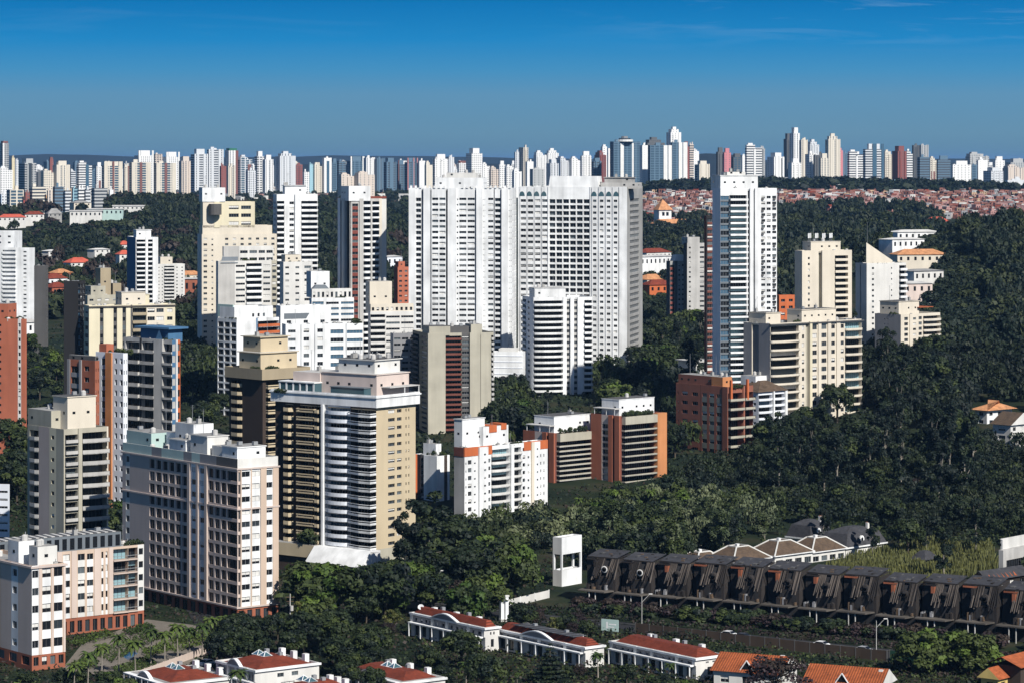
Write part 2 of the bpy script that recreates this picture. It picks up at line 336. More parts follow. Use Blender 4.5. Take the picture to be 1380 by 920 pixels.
    def place(s, name, items):
        items.sort(key=lambda t: -t[3])
        for me, loc, rz, a in items[:s.limit]:
            sp = SPLIT.get(me.name) if s.Y < 900 else None
            o = bpy.data.objects.new(name, sp[0] if sp else me)
            if sp: q = bpy.data.objects.new('pane', sp[1]); COL.objects.link(q); q.parent = o
            o.name; COL.objects.link(o); o.parent = s.root; o.location = loc; o.rotation_euler = (0, 0, rz)
        rest = items[s.limit:]
        if rest:
            V_, F_, M_, keys = [], [], [], []
            n = 0
            for me, loc, rz, a in rest:
                c, sn = math.cos(rz), math.sin(rz)
                ks = [m.name for m in me.materials]
                for k in ks:
                    if k not in keys: keys.append(k)
                V_ += [(v.co.x * c - v.co.y * sn + loc[0], v.co.x * sn + v.co.y * c + loc[1], v.co.z + loc[2]) for v in me.vertices]
                for p in me.polygons: F_.append([i + n for i in p.vertices]); M_.append(keys.index(ks[p.material_index]))
                n += len(me.vertices)
            me = bpy.data.meshes.new(name); me.from_pydata(V_, [], F_)
            for k in keys: me.materials.append(bpy.data.materials[k])
            me.polygons.foreach_set('material_index', np.array(M_, dtype=np.int32))
            o = bpy.data.objects.new(name, me); COL.objects.link(o); o.parent = s.root; o['kind'] = 'stuff'
    def done(s):
        s.wall.build('wall', s.root); s.place('window', s.win); s.place('balcony', s.bal); return s
_bm = []
def bush_mesh():
    if not _bm:
        for q in range(4): _bm.append(leaf_mesh('roof_plant', [((0, 0, 1.0), (1.0, 1.0, 1.0)), ((.5, .3, .7), (.7, .7, .6)), ((-.5, -.2, .8), (.7, .6, .7))], 160, .32, ['leaf_a', 'leaf_b'], q + 40))
    return rnd.choice(_bm)
def leaf_mat(key, c1, c2, rough=.65):
    m = bpy.data.materials.new(key); m.use_nodes = True; t = m.node_tree; b = t.nodes['Principled BSDF']
    b.inputs['Roughness'].default_value = rough; b.inputs['Specular IOR Level'].default_value = .25
    g = nd(t, 'ShaderNodeNewGeometry'); n = nd(t, 'ShaderNodeTexNoise'); n.inputs['Scale'].default_value = .55; n.inputs['Detail'].default_value = 3
    oi = nd(t, 'ShaderNodeObjectInfo'); t.links.new(g.outputs['Position'], n.inputs['Vector'])
    a = nd(t, 'ShaderNodeMath', operation='MULTIPLY_ADD'); t.links.new(oi.outputs['Random'], a.inputs[0]); a.inputs[1].default_value = .5; a.inputs[2].default_value = -.25
    a2 = nd(t, 'ShaderNodeMath', operation='ADD'); t.links.new(a.outputs[0], a2.inputs[0]); t.links.new(n.outputs[0], a2.inputs[1])
    r = nd(t, 'ShaderNodeMapRange'); r.inputs['From Min'].default_value = .25; r.inputs['From Max'].default_value = .75; t.links.new(a2.outputs[0], r.inputs['Value'])
    x = nd(t, 'ShaderNodeMix', data_type='RGBA'); t.links.new(r.outputs[0], x.inputs[0]); x.inputs[6].default_value = c1 + (1,); x.inputs[7].default_value = c2 + (1,)
    t.links.new(x.outputs[2], b.inputs['Base Color'])
    MATS[key] = m; return m
leaf_mat('leaf_a', (.010, .018, .008), (.023, .035, .011)); leaf_mat('leaf_b', (.018, .029, .009), (.046, .062, .015)); leaf_mat('leaf_bright', (.028, .056, .010), (.075, .112, .018)); leaf_mat('leaf_far', (.006, .011, .006), (.015, .023, .010)); leaf_mat('leaf_mid', (.012, .019, .008), (.032, .042, .014))
leaf_mat('leaf_pale', (.060, .080, .042), (.11, .125, .060)); leaf_mat('leaf_olive', (.050, .060, .018), (.12, .12, .03)); leaf_mat('leaf_brown', (.018, .014, .012), (.036, .025, .019)); leaf_mat('leaf_purple', (.022, .014, .017), (.04, .026, .027))
leaf_mat('leaf_dark', (.005, .010, .008), (.010, .019, .011)); leaf_mat('leaf_yellow', (.16, .12, .02), (.25, .19, .03)); leaf_mat('leaf_dry', (.065, .075, .026), (.13, .135, .05)); leaf_mat('bark', (.05, .04, .03), (.10, .08, .06)); leaf_mat('barkpale', (.18, .16, .13), (.28, .25, .21))
def quads_mesh(name, co, mi, keys):
    """co: n x 4 x 3 corners, mi: material index of each quad"""
    n = len(co); me = bpy.data.meshes.new(name)
    me.vertices.add(n * 4); me.vertices.foreach_set('co', co.reshape(-1).astype(np.float32))
    me.loops.add(n * 4); me.loops.foreach_set('vertex_index', np.arange(n * 4, dtype=np.int32))
    me.polygons.add(n); me.polygons.foreach_set('loop_start', np.arange(0, n * 4, 4, dtype=np.int32))
    for k in keys: me.materials.append(MATS[k])
    me.polygons.foreach_set('material_index', mi.astype(np.int32))
    me.update(calc_edges=True); return me
def leaf_quads(rng, clumps, n, size, drop=.0):
    """n leaf sprays on the shells of the clumps (centre, radii)"""
    w = np.array([r[0] * r[1] + r[0] * r[2] for c, r in clumps]); idx = rng.choice(len(clumps), n, p=w / w.sum())
    C = np.array([c for c, r in clumps], float)[idx]; Rr = np.array([r for c, r in clumps], float)[idx]
    d = rng.normal(size=(n, 3)); d /= np.linalg.norm(d, axis=1)[:, None]
    d[:, 2] = np.where((d[:, 2] < -.35) & (rng.random(n) < .7), -d[:, 2], d[:, 2])
    p = C + d * Rr * rng.uniform(.62, 1.06, n)[:, None]
    nn = d + rng.normal(size=(n, 3)) * .55; nn[:, 2] += .35; nn /= np.linalg.norm(nn, axis=1)[:, None]
    t = np.cross(nn, rng.normal(size=(n, 3))); t /= np.linalg.norm(t, axis=1)[:, None]; b = np.cross(nn, t)
    s = size * rng.uniform(.5, 1.25, n)[:, None]; s2 = s * rng.uniform(.5, .9, n)[:, None]
    co = np.stack([p - t * s, p - b * s2 * .9 + t * s * .15, p + t * s, p + b * s2], axis=1)
    if drop: co[:, [0, 2], 2] -= drop * s
    return co, idx
def leaf_mesh(name, clumps, n, size, keys, seed, drop=0.):
    rng = np.random.default_rng(seed); co, idx = leaf_quads(rng, clumps, n, size, drop)
    cm_ = rng.integers(0, len(keys), len(clumps)); return quads_mesh(name, co, cm_[idx], keys)
# ================================================================ the buildings in the middle of the picture
GT = 'apartment towers of the quarter'
def T(name, label, xc, Y, th, xl, xr, ytop, cat='tower', **kw): return Bld(name, label, cat, xc, Y, th, xl, xr, ytop, **kw)
# --- pale pink tower with window grid, nearest at the left
b = T('apartment_tower', 'pinkish beige tower with window grids, mint roof band and brick base beside the palm garden', 320, 740, 52, 165, 375, 618, wm='peach', group=GT)
zb_, zt_ = 4.2, b.H
mint0 = b.H - 2.6
gl = dict(mix='dark', d=.35)
Lp = [Pn(4, 'taupe'), W(5, 1, .8, .5, .3, m='offwhite'), Pn(3, 'taupe'), Pn(20, 'taupe')] + [G(7.7, 1, m='taupe', sp='peach', hf=.74, wf=.76, d=.5) for _ in range(6)] + [Pn(3, 'peach', .35), W(7, 1, .7, .42, m='white'), Pn(2.5, 'peach', .35), W(7, 1, .7, .42, m='white'), Pn(3, 'peach', .35)] + [G(7, 1, m='taupe', sp='peach', hf=.74, wf=.76, d=.5) for _ in range(3)] + [G(12, 1, m='peach', wf=.92, hf=.74, d=.4)]  # taupe: the left facade's half shade put into its wall colour
Rp = [G(4, 1, m='peach', wf=.92, hf=.74), Pn(1.2, 'peachl', .25), W(13, 1, .86, .44, .42, m='white', mix='blind'), Pn(1.4, 'peachl', .25), W(12, 1, .86, .44, .42, m='white', mix='blind'), Pn(8, 'peachl', .35), W(9.5, 1, .9, .44, .42, m='white'), Pn(8, 'peachl', .2)]
b.mass(z0=4.2, z1=mint0, L=Lp, Rf=Rp, par=0, band=.2, nf=11)
b.mass(z0=0, z1=4.2, L=[Pn(5, 'brick')] + [G(8, 1, m='brick', wf=.7, hf=.8) for _ in range(14)], Rf=[G(9, 1, m='brick', wf=.6, hf=.8) for _ in range(5)], nf=1, m='brick', par=0, band=.2)
b.mass(x0=.05, x1=b.R - .05, y0=.05, y1=b.L - .05, z0=mint0, z1=zt_, L=[Pn(30, 'mint'), Pn(10, 'greym'), Pn(22, 'mint'), Pn(8, 'greym'), Pn(8, 'mint'), Pn(16, 'greym'), Pn(20, 'greyd')], Rf=[Pn(1, 'offwhite')], nf=1, m='offwhite')
for zz_, ov in ((mint0 - .15, .35), (4.2 + 3.1 * 7.9, .3), (4.15, .4)):
    b.part('cornice', lambda q: [q.box(-ov, b.R + ov, -ov, 0, zz_, zz_ + .4, 'taupe'), q.box(-ov, 0, 0, b.L + ov, zz_, zz_ + .4, 'taupe')])
b.pbox('stair_tower', 1, 9, b.L - 13, b.L - .5, b.H - 1, b.H + 3.2, 'mint'); b.pbox('penthouse', 1.2, 7.5, 16, 24, b.H - 1, b.H + 4.2, 'offwhite', ov=.2)
b.pbox('machine_room', 4, 10, 27, 36, b.H - 1, b.H + 6.5, 'white'); b.pbox('penthouse', 1, 7, 26, 34, b.H - 1, b.H + 2.4, 'white', ov=.3); b.pbox('penthouse', .6, 9, 1, 8, b.H - 1, b.H + 2.6, 'white', ov=.2)
b.pbox('machine_room', 2, 9, 9, 15, b.H - 1, b.H + 2.2, 'offwhite'); b.pbox('stair_tower', 5, 11.5, 36, 42, b.H - 1, b.H + 3.5, 'whiteb')
b.clutter(8); b.done()
# --- low courtyard wing beside it
b = T('courtyard_building', 'low peach six storey building with grey gallery roof behind the palm garden', -5, 707, 52, -40, 194, 751, cat='apartment building', wm='peachl', zb=0)
z1 = 4.0
b.mass(x0=0, z0=z1, z1=b.H, L=[W(1, 4, .6, .5)], Rf=[W(12, 1, .7, .46, m='peachl', sp='white'), Pn(6, 'peach', .2)] * 5 + [W(14, 1, .7, .5, .36, m='peachl', sp='white'), Pn(7, 'peach', .2), W(14, 1, .7, .5, m='peachl', sp='offwhite'), W(11, 1, .8, .46, m='peachl', sp='white'), Pn(9, 'peach', .2), W(12, 2, .45, .5, m='peachl', sp='white'), Pn(6, 'peach', .2), Bk(22, p=.6, par='rail', slab='peach', mix='teal'), Bk(14, p=.4, par='rail', slab='peach', mix='teal'), W(9, 1, .7, .5, m='offwhite')], par=.4, band=.3, nf=5)
b.mass(z0=0, z1=z1, L=[W(1, 4, .6, .6)], Rf=[W(12, 1, .7, .6, m='brick')] + [G(10, 1, m='brick', wf=.6, hf=.75) for _ in range(18)], nf=1, m='brick', par=0, band=.2)
x9 = b.rx(164)
b.pbox('gallery', .4, x9, .25, 7, b.H - .4, b.H + 3.6, 'slate', 'roofdark', wins=False)
for k in range(16): 
    xx = .4 + (x9 - .6) * k / 16
    b.part('gallery_window', lambda q: q.box(xx + .7, xx + (x9 - .6) / 16 - .2, .18, .3, b.H + .3, b.H + 3.0, 'glass'))
    b.part('skylight', lambda q: q.prism([(xx + .3, 1), (xx + 1.2, 1), (xx + 1.6, 6.3), (xx + .7, 6.3)], b.H + 3.6, b.H + 3.75, 'rooflight'))
b.clutter(3, x0=x9 + 1, y0=1, y1=8); b.plants([(x9 + 2 + i * 1.1, 1.2, b.H - .4) for i in range(5)]); b.done()
b = T('corner_building', 'pale pink corner block with white roof cabins and terrace at the lower left edge', 43, 668, 52, -40, 88, 762, cat='apartment building', wm='peachl', zb=0)
b.mass(z0=3.5, L=[Pn(12, 'peach'), W(16, 2, .5, .4), Pn(9, 'peach'), W(6, 1, .6, .4, m='white'), Pn(12, 'peach')], Rf=[W(10, 1, .9, .42, .4, m='white'), Pn(4, 'peach', .15), W(15, 1, .84, .5, .38, m='peachl', sp='white', mix='std'), Pn(2, 'peach', .15), W(15, 1, .84, .5, .38, m='peachl', sp='white', mix='std'), Pn(3, 'peach', .15)], band=.4, nf=5)
b.mass(z0=0, z1=3.5, L=[W(1, 5, .6, .6, m='brick')], Rf=[W(1, 4, .6, .6, m='brick')], nf=1, m='brick', par=0, band=.2)
b.part('cornice', lambda q: [q.box(-.4, b.R + .4, -.4, 0, b.H - .6, b.H - .15, 'taupe'), q.box(-.4, 0, 0, b.L + .4, b.H - .6, b.H - .15, 'taupe')])
b.pbox('roof_cabin', 2, 7, 1, 5, b.H - .9, b.H + 4, 'offwhite'); b.pbox('roof_cabin', 1, 5, 8, 13, b.H - .9, b.H + 4.6, 'white'); b.clutter(4); b.done()
b = T('low_block', 'white low block with narrow window bands cut off by the left edge', 12, 850, 12, -40, 13, 652, cat='apartment building', wm='whiteb')
b.mass(L=[W(1, 3, .8, .3)], Rf=[Pn(1)], nf=10); b.done()
# --- beige tower behind the gallery roof
b = T('apartment_tower', 'sand coloured tower with grey balconies and cream roof cabin above the gallery roof', 86, 800, 50, 37, 146, 578, wm='tan', group=GT)
b.mass(L=[Pn(3, 'tan'), Bk(12, .7, 'bow', .9, 'conc2', 'conc2', m='tan'), Pn(14, 'taupe'), W(9, 1, .42, .34, m='creamy', d=.2), Pn(10, 'tan', .0)], Rf=[Pn(1.5, 'tan'), Bk(17, .5, 'rect', .9, 'conc2', 'conc2', hf=.8), Pn(5, 'tan', .4), Bk(34, 1.5, 'skew', .9, 'conc2', 'conc2', d=2.2), Pn(2, 'cream')], nf=14)  # left facade: grazing light painted as taupe, lit strip as creamy
y0_ = b.L
b.pbox('parapet_block', .1, b.R * .55, b.L * .35, b.L - .1, b.H - .9, b.H + 4.5, 'tan'); b.pbox('roof_cabin', 3, b.R * .85, 3, b.L * .55, b.H - .9, b.H + 8.2, 'cream', 'roofdark', ov=.25); b.clutter(3); b.done()
# --- brick and slate pair
b = T('brick_block', 'dark red brick block with grey balcony frames beside the black slab', 128, 930, 42, 91, 134, 486, cat='apartment block', wm='brick')
b.mass(L=[Pn(4, 'greym', .2), G(14, 1, m='brick', wf=.8, hf=.6, sp='greym'), Pn(3, 'greym', .4), W(14, 1, .5, .45, m='brick', sp='brick'), Pn(5, 'brick')], Rf=[W(1, 2, .3, .3)], nf=15); b.pbox('parapet_block', .3, b.R - .3, .3, b.L - .3, b.H - .9, b.H + 1.4, 'greyd'); b.done()
b = T('panel_block', 'white panel block with a full height brown brick stripe and roof garden', 166, 935, 42, 129, 172, 476, cat='apartment block', wm='whiteb')
b.mass(L=[Pn(7), G(7, 1, m='whiteb', hf=.62, wf=.8), Pn(8, 'brickl', .5), Pn(2), W(5, 1, .6, .5), Pn(2), W(5, 1, .7, .5)], Rf=[W(1, 2, .4, .4)], nf=16)
b.plants([(2 + rnd.random() * 3, 1 + i * .9, b.H - .9) for i in range(11)], 1.8); b.part('roof_box', lambda q: q.box(1, 4, b.L - 4, b.L - .5, b.H - .9, b.H + 2.4, 'salmon')); b.done()
b = T('balcony_block', 'grey block with dark terraces, planted balconies and a blue winged roof', 232, 940, 42, 167, 243, 458, cat='apartment block', wm='conc2')
b.mass(L=[Pn(2), Bk(20, .8, 'rect', .9, 'conc2', 'conc2'), Pn(3, 'black'), Bk(18, .8, 'rect', .8, 'conc2', 'conc2', hf=.95), Pn(12, 'conc2', .5), Bk(12, .6, 'rect', .7, 'conc2', 'conc2')], Rf=[W(5, 1, .9, .6, m='bluewall_shade', mix='blue'), Pn(2, 'white', .4), W(5, 1, .8, .6, m='orange')], nf=16)
def wing(q):
    q.prism([(1, 3), (7, 3), (7, b.L * .7), (1, b.L * .7)], b.H - .9, b.H + 3.2, 'bluewall_shade'); q.prism([(0, 1.5), (8.2, 1.5), (8.2, b.L * .78), (0, b.L * .78)], b.H + 3.2, b.H + 3.8, 'bluewall_shade'); q.poly([(-.2, 8, b.H - .5), (-.2, 4, b.H - .5), (-.2, 6, b.H + 3)], 'bluewall_shade')
b.part('roof_wing', wing); b.plants([(.8, 1 + i * .9, b.H - .9) for i in range(7)], 1.3); b.clutter(2); b.done()
# --- far left group
b = T('brick_tower', 'orange brick tower with one column of white framed windows, cut off by the left edge', 34, 1025, 16, -40, 36, 430, wm='salmon', group=GT); MATS['salmon']
b.mass(L=[W(30, 1, .2, .35, m='salmon'), W(12, 1, .3, .35, m='salmon'), Pn(16, 'salmon'), W(4, 1, .7, .5, m='offwhite'), Pn(5, 'salmon')], Rf=[Pn(1, 'salmon')], nf=24, m='salmon'); b.pbox('roof_cabin', 3, 10, 8, 17, b.H - .9, b.H + 5, 'salmon'); b.plants([(2, 2 + i, b.H - .9) for i in range(7)]); b.clutter(2); b.done()
b = T('apartment_tower', 'white stepped tower with dark balcony column at the far left edge', 46, 1460, 10, -60, 47, 334, wm='white', group=GT)
b.mass(L=[W(30, 3, .3, .3), W(16, 2, .3, .3), Bk(13, .5, 'rect', .9, 'white'), Pn(6), W(6, 1, .5, .35), Pn(6)], Rf=[Pn(1)], nf=34); b.mass(x0=2, x1=14, y0=b.ly(17), y1=b.L, z0=b.H - 2, z1=b.H + 8, L=[W(1, 6, .3, .3)], nf=3); b.clutter(3); b.done()
b = T('office_slab', 'plain slab tower, its shade painted dark grey, next to the white stepped tower', 62, 1400, 10, 46, 65, 358, wm='greyd', cat='tower', group=GT)
b.mass(L=[Pn(1)], Rf=[W(1, 2, .4, .4)], nf=26); b.clutter(2); b.done()  # greyd puts the face's shadow into the wall colour
b = T('black_tower', 'windowless black slab tower with one glass edge strip', 108, 1120, 14, 86, 115, 379, wm='black', group=GT)
b.mass(L=[Pn(20, 'black'), W(3.4, 1, .8, .7, m='black', mix='blue')], Rf=[W(1, 2, .7, .6)], nf=32); b.clutter(2); b.done()
b = T('apartment_tower', 'slim white tower with blue shaded side and lift house above the cream block', 183, 1500, 72, 171, 213, 320, wm='white', group=GT)
b.mass(L=[Pn(1, 'bluewall_shade')], Rf=[Pn(1), Bk(15, .4, 'rect', .8, 'white', mix='black'), Pn(4, 'white', .4), Bk(8, .4, 'rect', .8, 'white'), Pn(9, 'white', .2)], nf=32); b.pbox('lift_house', .5, 8, 1, 9, b.H - .9, b.H + 3.6, 'white', ov=.3); b.done()  # left side: blue shade painted into the wall colour
b = T('apartment_tower', 'short cream tower with two window columns beside the slim white tower', 212, 1700, 72, 209, 249, 356, wm='offwhite', group=GT)
b.mass(Rf=[W(9, 2, .3, .3), Bk(14, .4, 'rect', .8, 'offwhite'), W(14, 2, .3, .3)], nf=28); b.pbox('lift_house', 2, 9, 1, 8, b.H - .9, b.H + 4, 'cream'); b.done()
b = T('panel_block', 'cream panelled block with dark window strips and white cabins behind the winged roof', 120, 1110, 66, 113, 236, 412, cat='apartment block', wm='creamy')
b.mass(L=[W(1, 1, .6, .5)], Rf=[Pn(12), V(4, .4, 'greyd', 'dark'), Pn(11), V(4, .4, 'greyd', 'dark'), Pn(6), V(4, .4, 'greyd', 'dark'), Pn(5), Pn(2, 'greyd'), Bk(16, .5, 'rect', .9, 'olive', 'olive'), W(20, 2, .8, .5, m='cream'), W(12, 1, .5, .45)], nf=20)
b.pbox('roof_cabin', 14, 24, 2, 9, b.H - .9, b.H + 3.5, 'creamy', ov=.2); b.pbox('roof_cabin', b.rx(165), b.rx(197), 1, 9, b.H - .9, b.H + 4.5, 'cream', ov=.2); b.part('cornice', lambda q: q.box(-.3, b.R + .3, -.5, 0, b.H - .8, b.H - .3, 'slab')); b.clutter(7); b.done()
b = T('concrete_blocks', 'tan concrete block cluster with stepped roofs behind the black slab', 118, 1330, 60, 112, 160, 398, cat='apartment block', wm='tan')
b.mass(L=[Pn(1)], Rf=[W(1, 4, .5, .4)], nf=22); b.pbox('roof_cabin', 2, 9, 1, 8, b.H - 1, b.H + 4, 'tan'); b.pbox('roof_cabin', 7, 12, 2, 8, b.H - 1, b.H + 12, 'olive'); b.pbox('roof_cabin', 13, 17, 2, 8, b.H - 1, b.H + 5, 'olive'); b.clutter(3); b.done()
b = T('apartment_block', 'small white block with square windows behind the blue winged roof', 211, 1160, 66, 208, 236, 410, cat='apartment block', wm='white')
b.mass(Rf=[W(1, 5, .35, .35)], nf=20); b.clutter(2); b.done()
# --- centre left: cream and white towers
b = T('apartment_tower', 'tall cream tower with stacked roof blocks and a white cube on top', 272, 1370, 74, 266, 373, 316, wm='cream', group=GT)
b.mass(L=[Pn(1, 'offwhite')], Rf=[W(9, 1, .5, .4), W(9, 1, .25, .3), Pn(9), W(50, 5, .4, .4), W(20, 2, .4, .4)], nf=32); x_ = b.rx(289)
b.mass(x0=.5, x1=b.R - 2, y0=1, y1=b.L - 1, z0=b.H - 1, z1=b.H + 4, m='cream', nf=1); b.mass(x0=x_, x1=b.rx(344), y0=1, y1=b.L - 2, z0=b.H + 3, z1=b.H + 15, Rf=[Pn(4, 'creamy', .3), Pn(6, 'creamy'), W(9, 1, .8, .45), W(9, 1, .8, .45), Pn(2)], nf=3, m='creamy')
b.mass(x0=b.rx(274), x1=b.rx(289), y0=1, y1=8, z0=b.H + 3, z1=b.H + 16, Rf=[Pn(1, 'cream')], nf=3, m='creamy'); b.pbox('roof_cube', b.rx(273), b.rx(304), .6, 10, b.H + 15, b.H + 21.5, 'white', 'rooflight')
b.part('round_tank', lambda q: [q.tube((6, -1, b.H + 9), (6, -1, b.H + 14), 3, 3, 14, 'greyd')]); b.clutter(2); b.done()
b = T('apartment_tower', 'stepped white block with terraces and blank pale side in front of the cream tower', 294, 1330, 70, 291, 373, 352, wm='offwhite', group=GT)
b.mass(Rf=[Pn(22, 'conc2'), W(15, 1, .8, .35, mix='dark'), Bk(21, 1, 'rect', .9, 'white'), W(13, 1, .7, .35), W(7, 1, .7, .5, m='tan')], nf=26); b.mass(x0=3, x1=b.R - 1, y0=2, z0=b.H - 1, z1=b.H + 6.5, Rf=[Pn(20, 'conc2'), W(24, 2, .8, .4), W(20, 2, .8, .4)], nf=2, m='offwhite')
b.part('sloped_canopy', lambda q: q.poly([(1, -.3, b.H - 1), (9, -.3, b.H - 1), (10, 3, b.H + 3), (3, 3, b.H + 3)], 'slate')); b.plants([(12 + i, 1, b.H - .9) for i in range(6)]); b.clutter(2); b.done()
b = T('apartment_tower', 'white tower with wide balconies and central shaft above the dark woods', 373, 1400, 78, 368, 428, 262, wm='white', group=GT)
b.mass(L=[W(1, 2, .6, .4, mix='blue')], Rf=[Bk(11, 1, 'rect', .9, 'white'), Pn(6), W(9, 1, .7, .5), Pn(9, 'white', .8), Bk(24, 1.2, 'rect', .9, 'white')], nf=37, band=3); b.pbox('penthouse', 4, 14, 1, 9, b.H - .9, b.H + 4, 'white', ov=.6); b.clutter(2); b.done()
b = T('apartment_block', 'grey cream block with scattered small windows beside the striped tower', 382, 1290, 72, 377, 421, 353, cat='apartment block', wm='offwhite')
b.mass(Rf=[W(11, 1, .5, .3), Pn(4), W(11, 1, .5, .3), Pn(3), W(14, 1, .7, .4)], nf=25); b.pbox('roof_cabin', 1, 8, 1, 8, b.H - .9, b.H + 3, 'cream'); b.plants([(3 + i * 2, .7, b.H - .9) for i in range(4)], 1.1); b.done()
b = T('concrete_tower', 'concrete tower with red panel strip, brown bays and white cube on top', 471, 1300, 70, 455, 521, 268, wm='conc2', group=GT)
b.mass(L=[Pn(2, 'whiteb'), V(2, .8, 'greyd'), Pn(2, 'offwhite', .6), V(3, .8, 'black')], Rf=[Pn(2), G(10, 1, 'dark', m='conc2', sp='red', hf=.45, wf=.72), Pn(5, 'conc2', .5), Bk(9, .5, 'bow', .8, 'white', m='conc2', mix='dark'), Pn(2, 'conc2', .4), Bk(9, .5, 'bow', .8, 'white', m='conc2'), Pn(3, 'cream'), Pn(6, 'offwhite', -.2)], nf=37)
b.pbox('roof_cube', -.4, 9.5, -.4, 12, b.H - 1, b.H + 5.5, 'white', 'rooflight'); b.part('red_railing', lambda q: q.box(9.6, 17, .2, .3, b.H, b.H + 1, 'red')); b.done()
b = T('terrace_block', 'white block with arched penthouse windows and blue glazing bands', 420, 1240, 72, 417, 477, 402, cat='apartment block', wm='white')
b.mass(Rf=[W(17, 1, .9, .5, mix='blue'), Pn(2), W(18, 1, .95, .42, mix='blue'), Pn(2), W(18, 1, .95, .42, mix='blue')], nf=24)
b.mass(x0=.5, x1=b.R - .5, y0=1.5, z0=b.H - .9, z1=b.H + 3.8, Rf=[W(1, 9, .5, .6)], nf=1, m='offwhite'); b.pbox('roof_cabin', 1, 9, 5, 13, b.H, b.H + 11, 'white'); b.part('vault_roof', lambda q: q.prism([(1, 1.6), (8, 1.6), (8, 5), (1, 5)], b.H + 3.8, b.H + 5.4, 'slate', scale=.6)); b.plants([(11 + i, 1, b.H - .9) for i in range(4)]); b.done()
b = T('arcade_block', 'white block with arched blue shaded side and red banded balconies', 319, 1180, 47, 293, 376, 430, cat='apartment block', wm='white')
b.mass(L=[G(8, 1, wf=.8, hf=.75, m='white'), G(8, 1, wf=.8, hf=.75, m='white'), G(8, 1, wf=.8, hf=.75, m='white')], Rf=[Pn(27), Pn(2, 'bluewall_shade'), Bk(30, .6, 'rect', 1.1, 'orange', 'white')], nf=19)
b.mass(x0=b.rx(320), x1=b.rx(372), y0=2, y1=b.L - 1, z0=b.H - 1, z1=b.H + 4.6, Rf=[Pn(20, 'white'), W(20, 3, .4, .3), Pn(8)], nf=1); b.part('billboard_frame', lambda q: q.box(.4, .9, 3, 13, b.H + .5, b.H + 5.5, 'mint')); b.plants([(1, 2 + i, b.H - .9) for i in range(8)]); b.clutter(2); b.done()
b = T('blank_block', 'big blank white block with one dark trapezoid slot near its top', 378, 1200, 66, 372, 446, 412, cat='apartment block', wm='white')
b.mass(L=[Pn(1)], Rf=[W(1, 3, .25, .15)], nf=6); b.part('roof_slot', lambda q: q.poly([(1.5, -.03, b.H - 5.5), (11, -.03, b.H - 5.5), (12.5, -.03, b.H - 3.2), (1.5, -.03, b.H - 3.2)], 'slate')); b.clutter(3); b.done()
b = T('bay_block', 'low white block with bay windows and wide blue glazing above the brown terraces', 385, 1090, 74, 380, 489, 437, cat='apartment block', wm='white')
b.mass(Rf=[W(16, 1, .6, .35), Pn(4), W(13, 1, .55, .45, off=.5), Pn(5), W(13, 1, .55, .45, off=.5), Pn(7), G(18, 1, 'blue', hf=.5, sp='white'), Pn(3), G(22, 1, 'blue', hf=.42, off=.4)], nf=18); b.clutter(5); b.plants([(b.R - 3 + i * .5, .5, b.H - .9) for i in range(4)], 2.4); b.done()
b = T('terrace_block', 'cream terrace block with arched roof parapet and a plain cream cabin on top', 499, 1200, 74, 496, 558, 420, cat='apartment block', wm='offwhite')
b.mass(Rf=[Bk(20, .6, 'rect', .9, 'offwhite', 'offwhite'), W(20, 1, .9, .36), W(18, 1, .9, .36)], nf=22); b.mass(x0=.2, x1=b.R - .2, y0=.2, y1=3, z0=b.H - .5, z1=b.H + 3, Rf=[W(1, 9, .5, .55)], nf=1, m='cream'); b.pbox('roof_cabin', .6, b.rx(531), 3.5, 11, b.H - .9, b.H + 12, 'cream'); b.done()
b = T('concrete_block', 'small bare concrete block squeezed between cream terraces and tan slabs', 530, 1165, 74, 526, 562, 449, cat='apartment block', wm='conc2')
b.mass(Rf=[W(1, 3, .8, .4, m='greym')], nf=20); b.clutter(3); b.done()
# --- the two wide white towers
b = T('slab_tower', 'widest plain white slab tower with vertical ribs left of the grid tower', 690, 1275, 6, 551, None, 254, D=18, wm='white', group=GT)
b.mass(L=[Pn(9, 'white', .5), G(7.5, 1, 'dark', hf=.62, wf=.9, d=.9), V(3, 2.2, 'whiteb'), Pn(8.5, 'white', .9), V(2, 1.2, 'whiteb'), W(19, 2, .84, .44, d=.5), V(2.6, 2.4, 'greyd'), Pn(11, 'white', 1.0), W(3, 1, .6, .3), W(22, 2, .84, .42, d=.5), V(1.5, 1.2, 'whiteb'), Pn(8, 'white', .9), W(4, 2, .3, .2), Pn(3), W(7.5, 1, .9, .42), V(1.5, 1.2, 'whiteb'), G(8, 1, 'dark', hf=.6, wf=.92, d=.9), V(1.2, 1.2, 'whiteb'), Pn(8.5, 'white', .9), W(5, 2, .3, .2)], Rf=[W(1, 3, .4, .35)], nf=42, band=3.5)  # bluish slot backs paint in some of their shade
L_ = b.L
b.pbox('penthouse', 2, 14, b.ly(651), b.ly(586), b.H - .9, b.H + 4.5, 'white'); b.pbox('lift_house', 4, 12, b.ly(640), b.ly(600), b.H + 4.4, b.H + 6.6, 'offwhite')
for k in range(22):
    yy = L_ * (k + .5) / 22
    if not b.ly(618) < yy < b.ly(604): b.part('parapet_post', lambda q: q.box(-.4, .1, yy - .45, yy + .45, b.H, b.H + 1.1, 'white'))
b.plants([(1.2, 1 + rnd.random() * L_ * .45, b.H - .9) for i in range(9)], 1.2); b.clutter(6, ant=2); b.done()
b = T('slab_tower', 'wide white tower with square balcony grid, arched parapet and white cap', 845, 1300, 12, 698, 866, 252, wm='white', group=GT)
col = lambda mx: [V(1.2, .5, 'whiteb'), W(9, 1, .84, .46, d=.5, mix=mx)]
